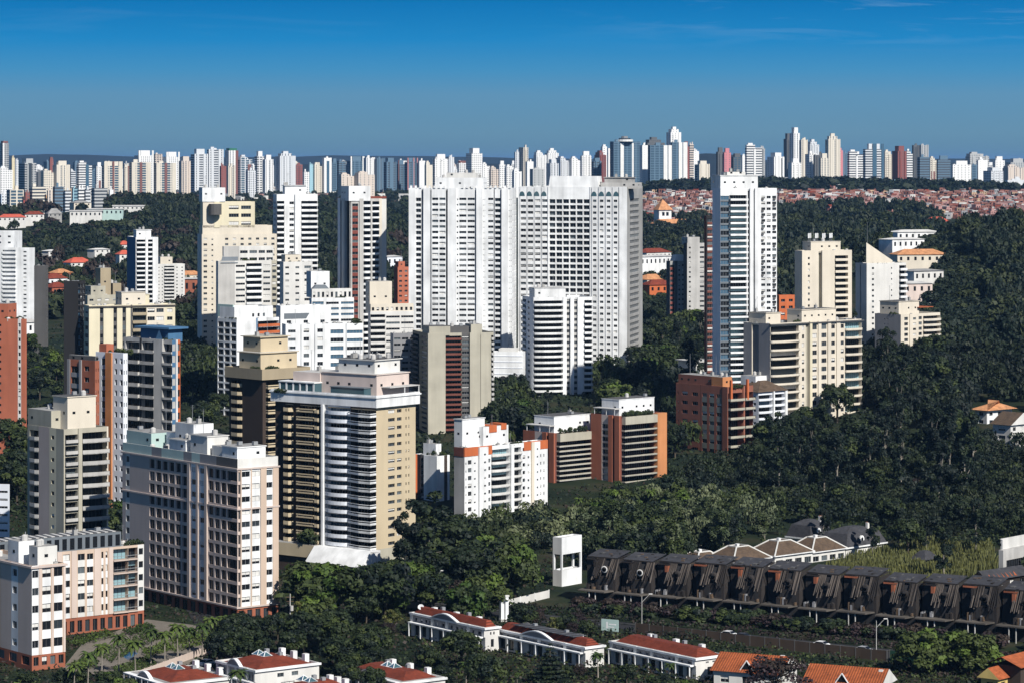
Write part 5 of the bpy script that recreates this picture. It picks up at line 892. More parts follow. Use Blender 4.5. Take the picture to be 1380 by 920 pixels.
for k, c in [('f_red', (.19, .085, .075)), ('f_pink', (.42, .20, .20)), ('f_dark', (.035, .045, .055)), ('f_blue', (.05, .11, .17)), ('f_green', (.03, .16, .10)), ('f_white', (.72, .72, .70)), ('f_grey', (.26, .26, .26)), ('f_cream', (.62, .57, .48))]: mat(k, c, dirt=.1)
FC = dict(w=(.74, .74, .73), c=(.64, .59, .50), g=(.40, .41, .41), d=(.10, .105, .11), b=(.10, .17, .24), r=(.22, .07, .06), p=(.55, .20, .22), l=(.60, .62, .64), k=(.60, .52, .45), t=(.30, .50, .58), y=(.62, .54, .36))
class UVB(MB):
    def __init__(s): super().__init__(); s.uv = []
    def face(s, pts, m, uv): s.poly(pts, m); s.uv.append(uv)
    def bx(s, x0, x1, y0, y1, z0, z1, ml, mr, top='roofgrey'):
        s.face([(x0, y1, z0), (x0, y0, z0), (x0, y0, z1), (x0, y1, z1)], ml, [(0, z0), (y1 - y0, z0), (y1 - y0, z1), (0, z1)]); s.face([(x0, y0, z0), (x1, y0, z0), (x1, y0, z1), (x0, y0, z1)], mr, [(0, z0), (x1 - x0, z0), (x1 - x0, z1), (0, z1)])
        s.face([(x1, y0, z0), (x1, y1, z0), (x1, y1, z1), (x1, y0, z1)], ml, [(0, z0), (y1 - y0, z0), (y1 - y0, z1), (0, z1)]); s.face([(x1, y1, z0), (x0, y1, z0), (x0, y1, z1), (x1, y1, z1)], mr, [(0, z0), (x1 - x0, z0), (x1 - x0, z1), (0, z1)])
        s.face([(x0, y0, z1), (x1, y0, z1), (x1, y1, z1), (x0, y1, z1)], top, [(0, 0)] * 4)
    def finish(s, name):
        me = s.mesh(name); l = me.uv_layers.new(name='UVMap'); flat = [c for f in s.uv for c in f]
        l.data.foreach_set('uv', np.array(flat, dtype=np.float32).reshape(-1)); return me
SEEN = set()
def far_tower(x0, x1, yt, yb, Y, c, st, label, f=.22, crown='', pier=0, sm=None, th=58, name='high_rise', cat='tower', group='towers on the skyline'):
    assert label not in SEEN, label
    SEEN.add(label); assert len(label.split()) <= 16, label
    xc = x0 + f * (x1 - x0); t = R_(th); cx = (xc - CX) / F * Y; sn, cs = math.sin(t), math.cos(t); kl, kr = (x0 - CX) / F, (x1 - CX) / F
    L = max(3, (cx - kl * Y) / (cs + kl * sn)); Rr = max(3, (kr * Y - cx) / (sn - kr * cs)); L = min(L, 60); Rr = min(Rr, 90)
    zt = CAMZ - (yt - YH) / F * Y; zb = min(CAMZ - (yb - YH) / F * Y - 18, gz(cx, Y) - 4); H = zt - zb
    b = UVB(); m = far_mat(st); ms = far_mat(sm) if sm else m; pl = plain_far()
    hc = 0
    if crown in ('cap', 'step', 'point'): hc = min(9, H * .1)
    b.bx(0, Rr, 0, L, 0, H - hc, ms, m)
    if crown == 'cap': b.bx(Rr * .2, Rr * .8, L * .15, L * .8, H - hc, H, pl, pl)
    if crown == 'step': b.bx(0, Rr * .55, 0, L * .8, H - hc, H - hc * .4, pl, m); b.bx(Rr * .1, Rr * .4, L * .1, L * .6, H - hc * .4, H, pl, pl)
    if crown == 'point':
        b.bx(Rr * .12, Rr * .8, L * .1, L * .8, H - hc, H - hc * .45, m, m); b.bx(Rr * .3, Rr * .62, L * .25, L * .65, H - hc * .45, H, pl, pl)
    if crown[:2] == 'f_': b.bx(Rr * .1, Rr * .9, L * .1, L * .9, H - hc, H + 3.5, crown, crown, crown)
    for i in range(pier):
        u = Rr * (i + .5) / pier; w = Rr * .16 / pier * 2.2; b.bx(max(.0, u - w / 2), min(Rr, u + w / 2), -1.0, 0, 0, H - hc + .8, pl, pl, pl)
    if pier: b.bx(-.02, Rr * .1, -1.0, L * .1, 0, H - hc + .8, pl, pl, pl); b.bx(Rr * .9, Rr + .02, -1, 0, 0, H - hc + .8, pl, pl, pl)
    if not pier and st in ('grid', 'strip', 'dots', 'ribbon') and Rr > 9 and rnd.random() < .7:
        pier = rnd.choice((1, 2, 2, 3)); hb = H - hc
        for i in range(pier):
            u = Rr * (i + .5) / pier; w = Rr * .11; b.bx(u - w / 2, u + w / 2, -1.3, 0, 0, hb + rnd.uniform(-4, 1.5), pl, pl, pl)
        if rnd.random() < .5: u = Rr * rnd.choice((.25, .5, .75)); b.bx(u - Rr * .05, u + Rr * .05, -.15, 0, 0, hb - 2, 'f_dark', 'f_dark', 'f_dark')
    for i in range(rnd.randint(1, 3)):
        x_, y_ = rnd.uniform(.1, .6) * Rr, rnd.uniform(.1, .6) * L; b.bx(x_, x_ + Rr * .22, y_, y_ + L * .22, H - hc, H - hc + rnd.uniform(1.5, 4.5), rnd.choice([pl, 'f_grey', 'f_white']), pl, pl)
    o = bpy.data.objects.new(name, b.finish(name)); COL.objects.link(o); o.location = (cx, Y, zb); o.rotation_euler = (0, 0, math.pi / 2 - t)
    o.color = (*(FC[c] if isinstance(c, str) else c), 1); tag(o, label, cat, group); return o, Rr, L, H
def stripes(t, m, fr, up=1.0, side='R'):
    o, Rr, L, H = t
    for a, c in fr:
        b = MB()
        if side == 'R': b.box(Rr * a, Rr * c, -.7, .05, 0, H * up, m)
        else: b.box(-.7, .05, L * (1 - c), L * (1 - a), 0, H * up, m)
        b.build('stripe', o)
fw = far_tower
# --- left of the picture
stripes(fw(0, 12, 193, 224, 5200, 'g', 'ribbon', 'dark banded tower with a red cap at the left end of the skyline', crown='f_red', f=.3), 'f_white', [(0, .25)])
fw(-4, 17, 224, 258, 4300, 'w', 'grid', 'white tower with dark side at the left end below the banded one', crown='step')
fw(15, 20, 213, 232, 5400, 'y', 'blank', 'narrow yellowish sliver tower between the two left end towers')
fw(20, 25, 216, 232, 5600, 'l', 'grid', 'thin pale tower beside the yellowish sliver')
t = fw(25, 49, 214, 254, 4500, 'g', 'ribbon', 'grey concrete tower with pale roof slab and terraces', crown='cap', f=.35); stripes(t, 'f_dark', [(.3, .6)], .9)
fw(49, 57, 232, 254, 5000, 'd', 'grid', 'low dark building between grey concrete tower and cream towers')
fw(55, 73, 228, 258, 4400, 'c', 'grid', 'lower stepped cream tower with red roof beside the tall cream one', crown='step')
fw(66, 72, 215, 235, 4700, 'r', 'blank', 'small red capped tower behind the cream towers', crown='f_red')
fw(71, 94, 217, 256, 4400, 'c', 'strip', 'tall cream tower with long window strips in front of the hills', crown='cap', pier=3)
fw(94, 102, 231, 251, 4900, 'l', 'ribbon', 'small pale grey block behind the tall cream tower')
t = fw(103, 124, 217, 254, 4400, 'w', 'ribbon', 'white twin tower with dark blue glass centre', crown='step', f=.15); stripes(t, 'f_blue', [(.52, .75)], .92)
fw(123, 129, 230, 252, 4800, 'b', 'glass', 'thin blue tower beside the white twin with blue centre')
stripes(fw(128, 138, 219, 253, 4600, 'w', 'grid', 'white tower over a maroon lower half left of the red striped group', crown='cap'), 'f_red', [(.2, .95)], .55)
t = fw(137, 165, 218, 254, 4400, 'c', 'glass', 'first of three cream and glass towers with a red centre stripe', crown='cap', f=.12); stripes(t, 'f_cream', [(0, .2), (.8, 1)]); stripes(t, 'f_red', [(.45, .55)])
stripes(fw(166, 175, 224, 252, 4700, 'c', 'grid', 'narrow cream tower with maroon edge between two red striped towers'), 'f_red', [(.6, .95)])
t = fw(174, 203, 219, 254, 4400, 'c', 'glass', 'second of three cream and glass towers with a red centre stripe', f=.12); stripes(t, 'f_cream', [(0, .2), (.8, 1)]); stripes(t, 'f_red', [(.42, .55)])
t = fw(181, 207, 203, 240, 4800, 'w', 'grid', 'high white tower with framed roof behind the second red striped tower', crown='cap'); stripes(t, 'f_white', [(0, .12), (.88, 1)], 1.0)
fw(206, 219, 208, 240, 4900, 'k', 'ribbon', 'beige glazed tower between the two framed roof towers')
t = fw(207, 237, 220, 252, 4400, 'c', 'glass', 'third of three cream and glass towers with a red centre stripe', f=.12); stripes(t, 'f_cream', [(0, .2), (.8, 1)]); stripes(t, 'f_red', [(.42, .55)])
t = fw(219, 242, 205, 245, 4800, 'w', 'grid', 'high white tower with framed roof behind the third red striped tower', crown='cap'); stripes(t, 'f_white', [(0, .12), (.88, 1)])
fw(241, 258, 211, 244, 4700, 'k', 'strip', 'slender beige tower right of the framed roof towers', crown='cap')
fw(257, 280, 201, 246, 4600, 'l', 'ribbon', 'grey balcony tower with white edges, one half of the tallest twins here', pier=2, crown='cap')
fw(279, 301, 202, 246, 4620, 'l', 'ribbon', 'grey balcony tower with broad white end wall, other half of the twins', pier=2, f=.1)
fw(296, 305, 224, 245, 4400, 'r', 'blank', 'low maroon building at the foot of the tall twins')
t = fw(303, 321, 203, 245, 4700, 'w', 'strip', 'white and maroon tower with a green roof', crown='f_green', f=.3); stripes(t, 'f_red', [(.72, 1)])
fw(305, 317, 224, 244, 4300, 'c', 'strip', 'low cream tower in front of the green roofed one')
t = fw(320, 340, 209, 243, 4700, 'l', 'glass', 'white topped tower with maroon shoulder and blue glass', crown='step'); stripes(t, 'f_red', [(.6, .9)], .8)
fw(331, 345, 230, 244, 4400, 'l', 'grid', 'low bluish white block beside the maroon shouldered tower')
fw(343, 356, 204, 242, 4600, 'w', 'ribbon', 'white tower with dark balconies above the cream tower with the white cube', crown='cap', f=.3)
fw(354, 368, 209, 242, 4500, 'w', 'strip', 'white ribbed tower beside the one with dark balconies', crown='cap', pier=2)
t = fw(371, 398, 204, 243, 4600, 'l', 'strip', 'grey and white tower with a pointed stepped crown', crown='point', pier=3)
fw(396, 408, 222, 240, 5200, 'r', 'grid', 'low dark maroon block right of the pointed crown')
fw(408, 417, 232, 246, 4500, 'w', 'grid', 'low white block between maroon block and cyan tower')
fw(416, 422, 222, 244, 4600, 't', 'blank', 'thin cyan tower right of a low white block')
t = fw(421, 435, 219, 245, 4600, 'c', 'dots', 'cream tower with yellow stripe beside the cyan one', crown='step'); stripes(t, 'f_cream', [(.4, .6)])
t = fw(434, 447, 213, 243, 4600, 'w', 'blank', 'white tower framing a tall glass arch'); stripes(t, 'f_blue', [(.33, .66)], .93)
fw(446, 455, 214, 243, 4800, 'b', 'glass', 'dark teal glass tower right of the glass arch', crown='cap')
fw(454, 466, 218, 243, 4700, 'b', 'ribbon', 'blue grey banded tower beside the dark teal one')
t = fw(467, 491, 211, 240, 4800, 'b', 'glass', 'blue glass tower with white head above the concrete tower with white cube', crown='cap'); stripes(t, 'f_white', [(0, .1), (.85, 1)])
fw(490, 505, 213, 246, 4700, 'w', 'strip', 'cream white ribbed tower next to the blue glass one', pier=2)
fw(455, 478, 233, 252, 4100, 'k', 'dots', 'low peach block with small windows over the white cube', crown='step')
fw(477, 505, 231, 254, 4100, 'k', 'dots', 'broader peach block beside the low one over the white cube', crown='step')
fw(505, 518, 214, 248, 4700, 'b', 'strip', 'blue and white ribbed tower left of the capped blue tower', pier=2)
t = fw(517, 534, 213, 249, 4600, 'b', 'ribbon', 'blue grey tower with white cap over the forest edge', crown='cap', pier=1)
stripes(fw(534, 546, 216, 249, 4650, 'b', 'ribbon', 'blue tower with one red line', crown='cap'), 'f_red', [(.0, .1)])
stripes(fw(545, 563, 213, 250, 4600, 'b', 'ribbon', 'blue tower with three pink lines', crown='cap'), 'f_pink', [(0, .1), (.55, .65), (.9, 1)])
fw(563, 573, 217, 248, 4600, 'w', 'blank', 'blank white tower beside the pink lined one')
fw(572, 583, 217, 244, 4500, 'c', 'blank', 'blank cream tower with lower white annex', crown='step')
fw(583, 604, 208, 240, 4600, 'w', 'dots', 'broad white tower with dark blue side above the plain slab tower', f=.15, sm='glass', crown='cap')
fw(603, 612, 212, 240, 4700, 'l', 'strip', 'narrow pale tower joined to the broad white one')
stripes(fw(616, 629, 220, 240, 4600, 'w', 'grid', 'low white block with red top beside the tall cream tower', crown='f_red'), 'f_red', [(.3, .6)], .7)
fw(628, 650, 200, 243, 4500, 'w', 'grid', 'tall cream white tower standing alone above the plain slab tower', f=.35, crown='cap')
fw(648, 660, 219, 240, 4600, 'w', 'dots', 'low white block right of the lone cream white tower', crown='step')
fw(659, 672, 224, 242, 4500, 'k', 'grid', 'low pinkish block with stepped roof behind the slab tower corner', crown='step')
fw(671, 681, 217, 242, 4700, 'w', 'grid', 'white block with blue top left of the gap between the slab towers', crown='cap')
fw(680, 693, 222, 244, 4600, 'w', 'grid', 'stepped white block above the gap between the slab towers', crown='step')
# --- right of the middle
fw(693, 700, 205, 232, 5000, 'l', 'strip', 'thin beige tower, lower of the beige pair'); fw(699, 712, 199, 232, 5000, 'c', 'strip', 'taller beige tower of the pair over the grid tower', f=.5)
fw(690, 703, 227, 252, 4200, 'w', 'dots', 'white block with stepped roof left of the round grey building', crown='step')
fw(708, 719, 218, 250, 4400, 'w', 'blank', 'blank white slab behind the round grey building')
o, a_, c_, h_ = fw(714, 733, 228, 250, 4100, 'g', 'dots', 'squat grey building with rounded front on the grid tower roof line')
fw(719, 737, 203, 236, 4900, 'w', 'grid', 'stepped cream cluster tower, lower half', crown='step'); fw(734, 753, 200, 236, 4950, 'w', 'grid', 'stepped cream cluster tower, taller half with greenish top', crown='point')
fw(736, 753, 215, 246, 4500, 'l', 'strip', 'grey and cream tower in front of the stepped cluster', f=.35, crown='cap')
fw(747, 768, 211, 240, 4800, 'l', 'grid', 'white and blue tower right of the stepped cluster', crown='step', f=.4); fw(767, 783, 211, 238, 4800, 'w', 'dots', 'white tower with stepped penthouse left of the windowed one', crown='step')
fw(782, 797, 204, 242, 4500, 'w', 'grid', 'white tower with neat windows and lift house left of the maroon tower', crown='cap', f=.15)
fw(797, 811, 213, 242, 4450, 'b', 'ribbon', 'blue grey banded tower with white cap in front of the maroon one', crown='cap')
fw(801, 817, 203, 242, 4600, 'r', 'strip', 'maroon and dark striped tower beside the massive blue one', crown='step', f=.45); fw(809, 823, 195, 240, 4700, 'w', 'dots', 'white tower behind the maroon striped one', crown='step')
t = fw(822, 864, 191, 246, 4400, 'b', 'glass', 'massive dark blue tower with white ribs and disc shaped roof terrace', f=.12); stripes(t, 'f_white', [(.24, .36), (.66, .72)], .97); o, a_, c_, h_ = t
b = MB(); b.tube((a_ * .45, c_ * .4, h_), (a_ * .45, c_ * .4, h_ + 3), a_ * .26, n=16, m='f_white'); b.tube((a_ * .45, c_ * .4, h_ + 3), (a_ * .45, c_ * .4, h_ + 5), a_ * .18, n=12, m='f_dark'); b.tube((a_ * .45, c_ * .4, h_ + 5), (a_ * .45, c_ * .4, h_ + 8), a_ * .10, n=8, m='f_grey'); b.build('roof_terrace', o)
fw(818, 826, 200, 236, 4500, 'w', 'blank', 'white end wall left of the massive blue tower')
fw(862, 874, 196, 249, 4300, 'w', 'blank', 'plain white slab between the two big blue towers', f=.3)
fw(866, 896, 185, 236, 4700, 'd', 'grid', 'dark tower with ring shaped crown behind the blue towers', crown='point')
t = fw(873, 905, 196, 252, 4250, 'b', 'glass', 'second massive blue tower with broad white rib at its right end', f=.1); stripes(t, 'f_white', [(.62, .80), (.84, 1)])
fw(898, 918, 171, 240, 4800, 'w', 'dots', 'tallest tower of the skyline, white with bluish side and white head', crown='point', f=.3)
t = fw(904, 926, 192, 250, 4350, 'b', 'glass', 'third massive blue tower with two white ribs', f=.1); stripes(t, 'f_white', [(.42, .66), (.72, 1)])
fw(920, 929, 191, 238, 4600, 'r', 'blank', 'maroon tower right of the tallest tower', crown='cap'); fw(928, 935, 195, 222, 4700, 'k', 'ribbon', 'pinkish banded tower beside the maroon one'); fw(932, 942, 204, 222, 4800, 'w', 'blank', 'low blank white tower on the green hill')
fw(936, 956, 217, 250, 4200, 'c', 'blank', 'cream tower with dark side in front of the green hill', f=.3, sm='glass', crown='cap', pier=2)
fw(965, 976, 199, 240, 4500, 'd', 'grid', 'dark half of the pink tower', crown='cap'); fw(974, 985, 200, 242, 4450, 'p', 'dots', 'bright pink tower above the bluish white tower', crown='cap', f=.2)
fw(985, 1001, 207, 240, 4700, 'd', 'glass', 'dark tower with blue edge right of the pink one', crown='cap'); fw(999, 1006, 210, 240, 4600, 'w', 'blank', 'thin white slab left of the black banded tower')
t = fw(1004, 1027, 193, 240, 4300, 'w', 'ribbon', 'white tower with thick black balcony bands', crown='step', f=.1); fw(1022, 1031, 200, 236, 4700, 'g', 'grid', 'grey tower behind the black banded one')
fw(1034, 1057, 206, 246, 4500, 'w', 'dots', 'white twin tower with dotted windows right of the bluish white tower', f=.4, crown='cap')
fw(1056, 1067, 180, 240, 4800, 'd', 'strip', 'dark slim tower left of the second tallest', f=.4, crown='cap'); fw(1064, 1078, 172, 240, 4700, 'w', 'strip', 'second tallest skyline tower with white square top', f=.4, crown='cap')
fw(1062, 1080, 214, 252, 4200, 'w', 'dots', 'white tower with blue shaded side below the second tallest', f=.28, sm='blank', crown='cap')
fw(1077, 1088, 189, 248, 4600, 'c', 'strip', 'cream ribbed tower right of the second tallest', pier=1); fw(1085, 1104, 188, 240, 4750, 'l', 'grid', 'stepped blue and white tower with curved top', crown='point', f=.35)
fw(1085, 1102, 208, 248, 4350, 'w', 'grid', 'white tower half in shadow left of the chequered one', f=.35); fw(1096, 1110, 209, 252, 4200, 'd', 'dots', 'dark chequered tower with small white bay columns', f=.15); fw(1105, 1117, 207, 252, 4150, 'c', 'strip', 'cream tower with round shoulder between chequered and tall beige', f=.1, crown='cap')
fw(1112, 1132, 180, 250, 4300, 'c', 'strip', 'tall beige tower with open scaffold like crown', f=.2, crown='point', pier=2); fw(1129, 1136, 203, 246, 4500, 'p', 'dots', 'narrow pink edged tower behind the tall beige one')
fw(1134, 1144, 206, 240, 4800, 'b', 'strip', 'blue grey tower right of the pink edged one'); fw(1142, 1164, 202, 246, 4500, 'w', 'ribbon', 'broad white banded tower with framed top', f=.12, crown='step')
t = fw(1163, 1191, 194, 250, 4350, 'l', 'ribbon', 'dark blue tower with two white balcony columns', f=.12, crown='cap'); stripes(t, 'f_blue', [(.38, .6), (.86, 1)])
fw(1190, 1203, 202, 248, 4500, 'c', 'grid', 'cream arched tower left of the maroon slab', crown='step'); fw(1202, 1222, 197, 248, 4300, 'r', 'dots', 'maroon slab tower with dark side', f=.4, crown='cap')
fw(1220, 1230, 201, 248, 4450, 'w', 'ribbon', 'white glazed tower right of the maroon slab', crown='step'); fw(1229, 1239, 196, 248, 4500, 'd', 'strip', 'dark grey slim tower with shiny top'); fw(1238, 1251, 196, 242, 4550, 'g', 'strip', 'grey ribbed tower beside the dark slim one', pier=2)
fw(1236, 1253, 212, 248, 4200, 'b', 'ribbon', 'blue glass banded tower in front of the grey ribbed one'); stripes(fw(1251, 1264, 211, 246, 4500, 'c', 'grid', 'cream tower with red lower bays', crown='step'), 'f_red', [(.1, .6)], .6)
fw(1262, 1281, 210, 248, 4300, 'b', 'ribbon', 'blue banded tower with white cap and blue end wall', f=.1, crown='cap'); fw(1282, 1309, 217, 252, 4150, 'w', 'dots', 'broad bright white block with dotted windows', f=.08, crown='cap')
fw(1301, 1333, 205, 240, 4700, 'g', 'grid', 'wide grey tower with open roof frame', f=.2, crown='step'); fw(1308, 1317, 222, 246, 4300, 'b', 'glass', 'dark blue stepped block right of the bright white one'); fw(1316, 1331, 216, 244, 4350, 'w', 'blank', 'blank white tower below the open roof frame', f=.15)
fw(1325, 1352, 226, 254, 4100, 'l', 'grid', 'pale block with dark window grid and peach end', f=.4, crown='cap'); fw(1338, 1354, 211, 246, 4500, 'w', 'dots', 'white tower with small dark balconies near the right end', crown='cap'); fw(1356, 1384, 214, 244, 4800, 'g', 'strip', 'grey glazed slab at the right end of the skyline', crown='cap'); fw(1351, 1384, 222, 250, 4200, 'k', 'strip', 'peach and white block at the right end of the skyline', crown='step', pier=3)
# --- low long buildings before the towers
GL = 'long low halls'
def low(x0, x1, yt, yb, Y, c, lab, top='rooflight', name='long_hall', cat='hall', st='ribbon', f=.1): fw(x0, x1, yt, yb, Y, c, st, lab, f=f, th=74, name=name, cat=cat, group=GL)
low(1110, 1168, 247, 256, 4000, 'w', 'long white hall roof in front of the beige towers', st='blank'); low(1160, 1222, 247, 255, 4050, 't', 'long pale blue shed in front of the maroon slab', st='blank'); low(1195, 1248, 252, 259, 3900, 'w', 'white flat shed left of the orange roof', st='blank'); low(1355, 1384, 243, 252, 3900, 'l', 'grey arched shed at the right edge', st='blank'); low(1247, 1262, 250, 258, 3850, (.75, .18, .05), 'small hall with glowing orange roof among white sheds', st='blank')
for k, (x0, x1, yt) in enumerate(((1142, 1149, 253), (1150, 1156, 255), (1157, 1163, 254), (1164, 1172, 255), (1189, 1197, 257))): fw(x0, x1, yt, 270, 3700, 'c' if k % 2 else 'l', 'dots', ['first', 'second', 'third', 'fourth', 'detached last'][k] + ' small pale housing block below the long white hall', name='housing_block', cat='housing block', group='small housing blocks')
# --- low blocks at the left, before the skyline
LOWS = [(0, 9, 262, 282, 'l', 'grid', 'white low block at the left edge under the skyline'), (9, 32, 256, 273, 'c', 'glass', 'low block with yellow framed windows'), (33, 40, 259, 274, 'r', 'dots', 'small maroon block beside the yellow frames'), (39, 62, 252, 272, 'c', 'ribbon', 'dark glazed block with ochre cornice'), (63, 71, 257, 273, 'k', 'strip', 'narrow peach block right of the ochre cornice'),
        (71, 86, 252, 274, 'b', 'ribbon', 'blue glazed block with white floors'), (86, 96, 257, 272, 'l', 'ribbon', 'pale banded block beside the blue glazed one'), (97, 105, 254, 272, 't', 'glass', 'greenish glass block in the low row'), (104, 114, 255, 273, 'w', 'ribbon', 'black and white banded block in the low row'), (114, 122, 256, 272, 'l', 'ribbon', 'grey banded block next to the black and white one'), (123, 145, 254, 274, 'g', 'ribbon', 'black gabled block at the edge of the dark wood'), (147, 153, 256, 268, 'w', 'blank', 'white gable end touching the dark wood')]
for x0, x1, yt, yb, c, st, lab in LOWS: fw(x0, x1, yt, yb, 3300, c, st, lab, f=.2, name='low_block', cat='apartment block', group='low blocks before the skyline')
def hit(px, py, y0=1350, y1=6000, step=8):
    Ys = np.arange(y0, y1, step, dtype=float); z = CAMZ - (py - YH) / F * Ys; g = ter((px - CX) / F * Ys, Ys); k = np.argmax(g >= z)
    return ((px - CX) / F * Ys[k], Ys[k], g[k]) if (g >= z).any() else None
CORR = []
def simple_house(px, py, w, d, h, hr, wall, roof, lab, name='house', cat='house', group='houses among the trees', rz=None, hip=True):
    q = hit(px, py)
    if q is None: return
    b = MB(); b.box(-w / 2, w / 2, -d / 2, d / 2, -9, h, wall); o = .6
    a = [(-w / 2 - o, -d / 2 - o), (w / 2 + o, -d / 2 - o), (w / 2 + o, d / 2 + o), (-w / 2 - o, d / 2 + o)]; k = d / 2 if hip else 0
    n = max(2, int(w / 4))
    for i in range(n): x = -w / 2 + w * (i + .5) / n; b.box(x - .7, x + .7, -d / 2 - .03, -d / 2 + .1, h * .35, h * .75, 'glass')
    CORR.append((q[0] - w * .6, q[0] + w * .6, q[1] - 260, q[1])); q = (q[0], q[1], q[2] + 6.5)
    r = empty(name, (q[0], q[1], q[2]), rz if rz is not None else rnd.uniform(.1, .9)); tag(r, lab, cat, group); b.build('wall', r)
    b = MB(); e0, e1 = (-w / 2 - o + k, 0), (w / 2 + o - k, 0)
    b.poly([(*a[0], h), (*a[1], h), (*e1, h + hr), (*e0, h + hr)], roof); b.poly([(*a[2], h), (*a[3], h), (*e0, h + hr), (*e1, h + hr)], roof); b.poly([(*a[3], h), (*a[0], h), (*e0, h + hr)], roof); b.poly([(*a[1], h), (*a[2], h), (*e1, h + hr)], roof); b.poly([(*p, h - .02) for p in reversed(a)], roof)
    b.build('roof', r); FOOT.append([(q[0] - w / 2, q[1] - d * 1.6), (q[0] + w / 2, q[1] - d * 1.6), (q[0] + w / 2, q[1] + d / 2), (q[0] - w / 2, q[1] + d / 2)]); return r
sh = simple_house
mat('roofred', (.50, .10, .06), dirt=.3); mat('roofochre', (.48, .26, .10), dirt=.3)
sh(105, 372, 17, 11, 3, 3.5, 'offwhite', 'roofred', 'house with wide bright red hipped roof above the black slab tower'); sh(16, 308, 26, 12, 4, 3, 'offwhite', 'roofred', 'long red roofed house near the left edge'); sh(46, 304, 18, 10, 4, 3, 'offwhite', 'tile', 'red roofed house right of the long one'); sh(14, 285, 26, 14, 6, 3, 'brick', 'tile', 'dull brick house with red roof below the low blocks'); sh(32, 291, 10, 10, 8, 4, 'pink', 'roofred', 'narrow pink house beside the dull brick house')
sh(57, 281, 30, 14, 7, 4, 'yellow', 'roofochre', 'yellow house with layered ochre roofs'); sh(80, 280, 34, 12, 4, 3, 'offwhite', 'tile', 'long low house with thin red roof'); sh(167, 348, 9, 8, 4, 3, 'offwhite', 'roofred', 'upper red roof beside the slim white tower'); sh(167, 362, 10, 8, 4, 3, 'offwhite', 'roofred', 'lower red roof beside the slim white tower'); sh(70, 357, 14, 9, 4, 1, 'offwhite', 'offwhite', 'white cubic house behind the office slab'); sh(73, 302, 13, 9, 3, 5, 'concrete', 'roofgrey', 'grey gabled house among dark trees'); sh(133, 353, 15, 9, 3, 1, 'offwhite', 'offwhite', 'white flat villa behind the red hipped roof')
sh(116, 303, 30, 12, 6, 1, 'offwhite', 'rooflight', 'white school building with teal windows, nearer half', 'school', 'school', 'school buildings', .1, False); sh(142, 300, 34, 12, 6, 1, 'mint', 'rooflight', 'long pale teal school wing behind the white school building', 'school', 'school', 'school buildings', .05, False); sh(176, 293, 34, 10, 4, 1, 'offwhite', 'rooflight', 'thin pale roof running into the dark wood', 'school', 'school', 'school buildings', .05, False)
sh(118, 282, 18, 12, 5, 1, 'offwhite', 'offwhite', 'small white house below the black gabled block'); sh(108, 288, 18, 11, 4, 2, 'cream', 'roofgrey', 'cream house left of the school'); sh(82, 392, 12, 9, 5, 2.5, 'orange', 'tileo', 'orange walled house between office slab and black tower'); sh(72, 400, 14, 10, 5, 3, 'white', 'tile', 'white gabled house between office slab and black tower'); sh(76, 414, 12, 10, 5, 3, 'salmon', 'tile', 'salmon house at the foot of the office slab'); sh(253, 395, 18, 10, 5, 2.5, 'cream', 'tileo', 'cream house with tan roof behind the short cream tower'); sh(256, 411, 16, 10, 9, .8, 'brick', 'rooflight', 'maroon and white house behind the short cream tower')
sh(1262, 316, 20, 12, 5, 4, 'offwhite', 'roofred', 'red roofed house at the edge of the hill forest'); sh(1215, 352, 26, 12, 6, 1, 'white', 'offwhite', 'white flat house right of the fin wall tower'); sh(1238, 372, 30, 14, 5, 3, 'cream', 'tileo', 'house with tan roof right of the fin wall tower'); sh(1240, 398, 22, 14, 6, 1, 'offwhite', 'roofgrey', 'pale house with grey roof below the tan roofed one'); sh(1232, 338, 30, 12, 5, 1.4, 'white', 'offwhite', 'long white terrace house under the forest'); sh(1225, 415, 22, 12, 6, 1.2, 'pink', 'rooflight', 'pinkish house behind the cream block')
sh(878, 372, 34, 12, 7, 1, 'white', 'rooflight', 'long white house with blue windows right of the grid tower'); sh(880, 362, 26, 12, 5, 3, 'offwhite', 'tile', 'red roofed house behind the long white house'); sh(878, 402, 18, 12, 5, 3, 'cream', 'tileo', 'house with tan roof beside the small red panel tower'); sh(886, 411, 16, 10, 5, 3, 'orange', 'tile', 'small orange house among bushes beside the panel tower'); sh(528, 372, 12, 9, 7, 1, 'whiteb', 'rooflight', 'small bluish house left of the salmon stepped house'); sh(30, 470, 20, 12, 6, 1.2, 'white', 'rooflight', 'white shed between trees behind the orange brick tower')
# --- church like house with pyramid roof
q = hit(893, 303); r = empty('chapel', (q[0], q[1], q[2]), .35); CORR.append((q[0] - 22, q[0] + 30, q[1] - 330, q[1])); tag(r, 'chapel like white house with orange pyramid tower and low orange hall roof', 'chapel'); FOOT.append([(q[0] - 18, q[1] - 40), (q[0] + 26, q[1] - 40), (q[0] + 26, q[1] + 8), (q[0] - 18, q[1] + 8)])
s_ = q[1] / F
def at(dx, y): return dx * s_
b = MB(); w = 9 * s_; h0 = 7 * s_; b.box(-w, w, -w, w, -3, h0 + 13 * s_, 'white'); b.box(-w * .5, -w * .1, -w - .05, -w + .1, h0 + 5 * s_, h0 + 10 * s_, 'glass'); b.box(w * .15, w * .55, -w - .05, -w + .1, h0 + 5 * s_, h0 + 10 * s_, 'glass'); b.build('tower', r)
b = MB(); b.prism([(-w * 1.2, -w * 1.2), (w * 1.2, -w * 1.2), (w * 1.2, w * 1.2), (-w * 1.2, w * 1.2)], h0 + 13 * s_, h0 + 27 * s_, 'tileo', scale=.03); b.build('pyramid_roof', r)
